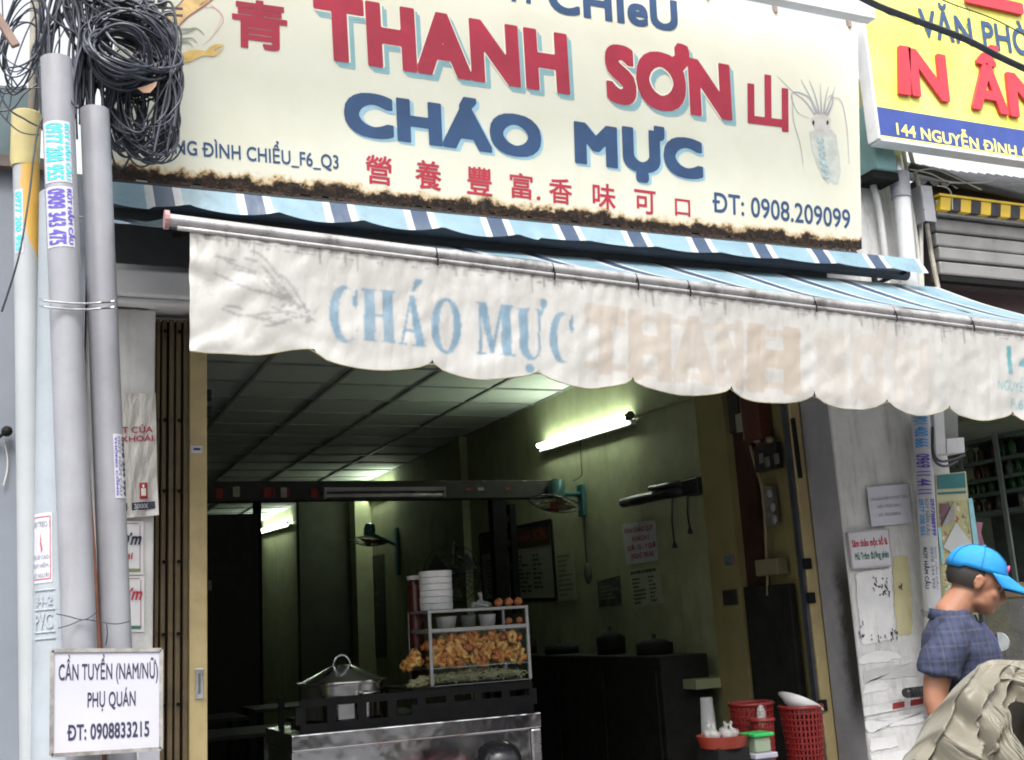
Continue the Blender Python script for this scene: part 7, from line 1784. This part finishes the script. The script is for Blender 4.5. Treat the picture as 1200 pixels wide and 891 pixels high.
# mirror
mr = P(1172, 752, y=-1.55)
t = thing('round_mirror', 'round mirror reflecting white and green behind the man chest', 'mirror', mr)
b = MB(); b.lathe([(0, .0), (.036, .0), (.040, .006), (.030, .02), (0, .026)], mr, 24, (Vector(CP) - mr).normalized().to_track_quat('-Z', 'Y').to_matrix() @ Matrix.Rotation(.3, 3, 'Y')); b.build('mirror_housing', black_plastic, t, smooth=True, auto=40)
fm = (Vector(CP) - mr).normalized().to_track_quat('Z', 'Y').to_matrix() @ Matrix.Rotation(-.3, 3, 'Y')
b = MB(); b.lathe([(0, .004), (.035, .004), (.036, .002)], mr, 24, fm); b.build('mirror_glass', mat('mirror_glass', (.62, .66, .66), .15, .6, .1, 20), t)
b = MB(); b.ball(mr + fm @ Vector((-.010, -.022, .006)), 1, 10, 6, (.008, .008, .016)); b.build('green_tag', mat('tag_green', (.02, .40, .22), .4), t)
b = MB(); b.tube([mr + Vector((.01, .02, -.03)), mr + Vector((.03, .03, -.15)), mr + Vector((.0, -.1, -.42)), mr + Vector((.0, -.1, -.9))], .007, 8); b.build('mirror_stalk', black_iron, t, smooth=True)
# cover
kh = N('khaki_nylon'); kc = kh.mix(kh.ramp(kh.noise(5), .3, .7), (.115, .106, .078), (.16, .148, .112)); kc = kh.mix(kh.ramp(kh.noise(14, 8, .75), .6, .8, 0, .35), kc, (.09, .085, .06)); kh.set(Base_Color=kc, Roughness=.55, Sheen_Weight=.15); kh.bump(kh.noise(10, 5, .55), .22, .02)
ridge = smooth([(1066, 888), (1080, 868), (1094, 850), (1104, 836), (1112, 816), (1128, 798), (1146, 780), (1168, 772), (1196, 773), (1225, 776), (1260, 772), (1300, 778)], 11)
NR = len(ridge)
cv = thing('motorbike_cover', 'creased khaki nylon cover draped over the motorbike in front of the man', 'cover', P(1150, 860, y=YM))
def hemz(s_, px):
    if px < 1095: return .80
    z_dark = P(1185, 838, y=-2.2).z
    k = min(1, max(0, (px - 1118) / 18)); return .30 * (1 - k) + (z_dark + .02 * math.sin(px * .12)) * k
NT = 110
vs = []
for i, (px, py) in enumerate(ridge):
    y_r = YM + .03 * math.sin(i * .2)
    r_ = P(px, py, y=y_r)
    for j in range(-16, NT + 1):
        if j >= 0:
            t_ = j / NT; H_ = max(.05, r_.z - hemz(0, px)); dz = H_ * t_
            out = .09 * (1 - math.exp(-dz * 5)) + .08 * dz
            fold = .040 * math.sin((px * .040 + dz * 7.0) + 2.2 * mnoise.noise(Vector((px * .012, dz * 2.4, 0)))) * min(1, dz * 8)
            fold += .040 * mnoise.noise(Vector((px * .020 + dz * 5, dz * 3.0, 3))) * min(1, dz * 6) + .014 * mnoise.noise(Vector((px * .06 + dz * 13, dz * 6, 8))) * min(1, dz * 6) + .006 * mnoise.noise(Vector((px * .16, dz * 26, 2)))
            rdg = 1 - abs(mnoise.noise(Vector((px * .016 + dz * 4.5, dz * 2.0 - px * .004, 21)))) * 3; fold += .065 * max(0, rdg) ** 1.6 * min(1, dz * 9)
            rdg = 1 - abs(mnoise.noise(Vector((px * .035 - dz * 3, dz * 5.0, 31)))) * 3; fold += .038 * max(0, rdg) ** 1.5 * min(1, dz * 9)
            ph = math.atan2(dz + .02, (px - 1205) / 330.); rd = math.hypot(dz, (px - 1205) / 330.)
            rg = 1 - abs(mnoise.noise(Vector((ph * 4.6, rd * 1.6, 51)))) * 3.2; fold += .055 * max(0, rg) ** 1.5 * min(1, rd * 5)
            ph2 = math.atan2(dz + .02, (px - 1085) / 330.); rg = 1 - abs(mnoise.noise(Vector((ph2 * 5.5, rd * 2.2, 71)))) * 3.2; fold += .040 * max(0, rg) ** 1.5 * min(1, dz * 9)
            y = y_r - out - fold; z = r_.z - dz + .012 * mnoise.noise(Vector((px * .03, dz * 4, 5)))
            x = r_.x + (.05 * dz * math.sin(px * .03))
        else:
            t_ = -j / 16; dz = .62 * t_; y = y_r + .30 * (1 - math.exp(-dz * 6)) + .02 * mnoise.noise(Vector((px * .03, dz * 5, 4))); z = r_.z - dz; x = r_.x
        vs.append((x, y, z))
NJ = NT + 17
b = MB(); b.add(vs, [(i * NJ + j, i * NJ + j + 1, (i + 1) * NJ + j + 1, (i + 1) * NJ + j) for i in range(NR - 1) for j in range(NJ - 1)])
o = b.build('cover_sheet', kh.m, cv, smooth=True); sb_ = o.modifiers.new('s', 'SUBSURF'); sb_.levels = 1; sb_.render_levels = 1; so = o.modifiers.new('t', 'SOLIDIFY'); so.thickness = .004
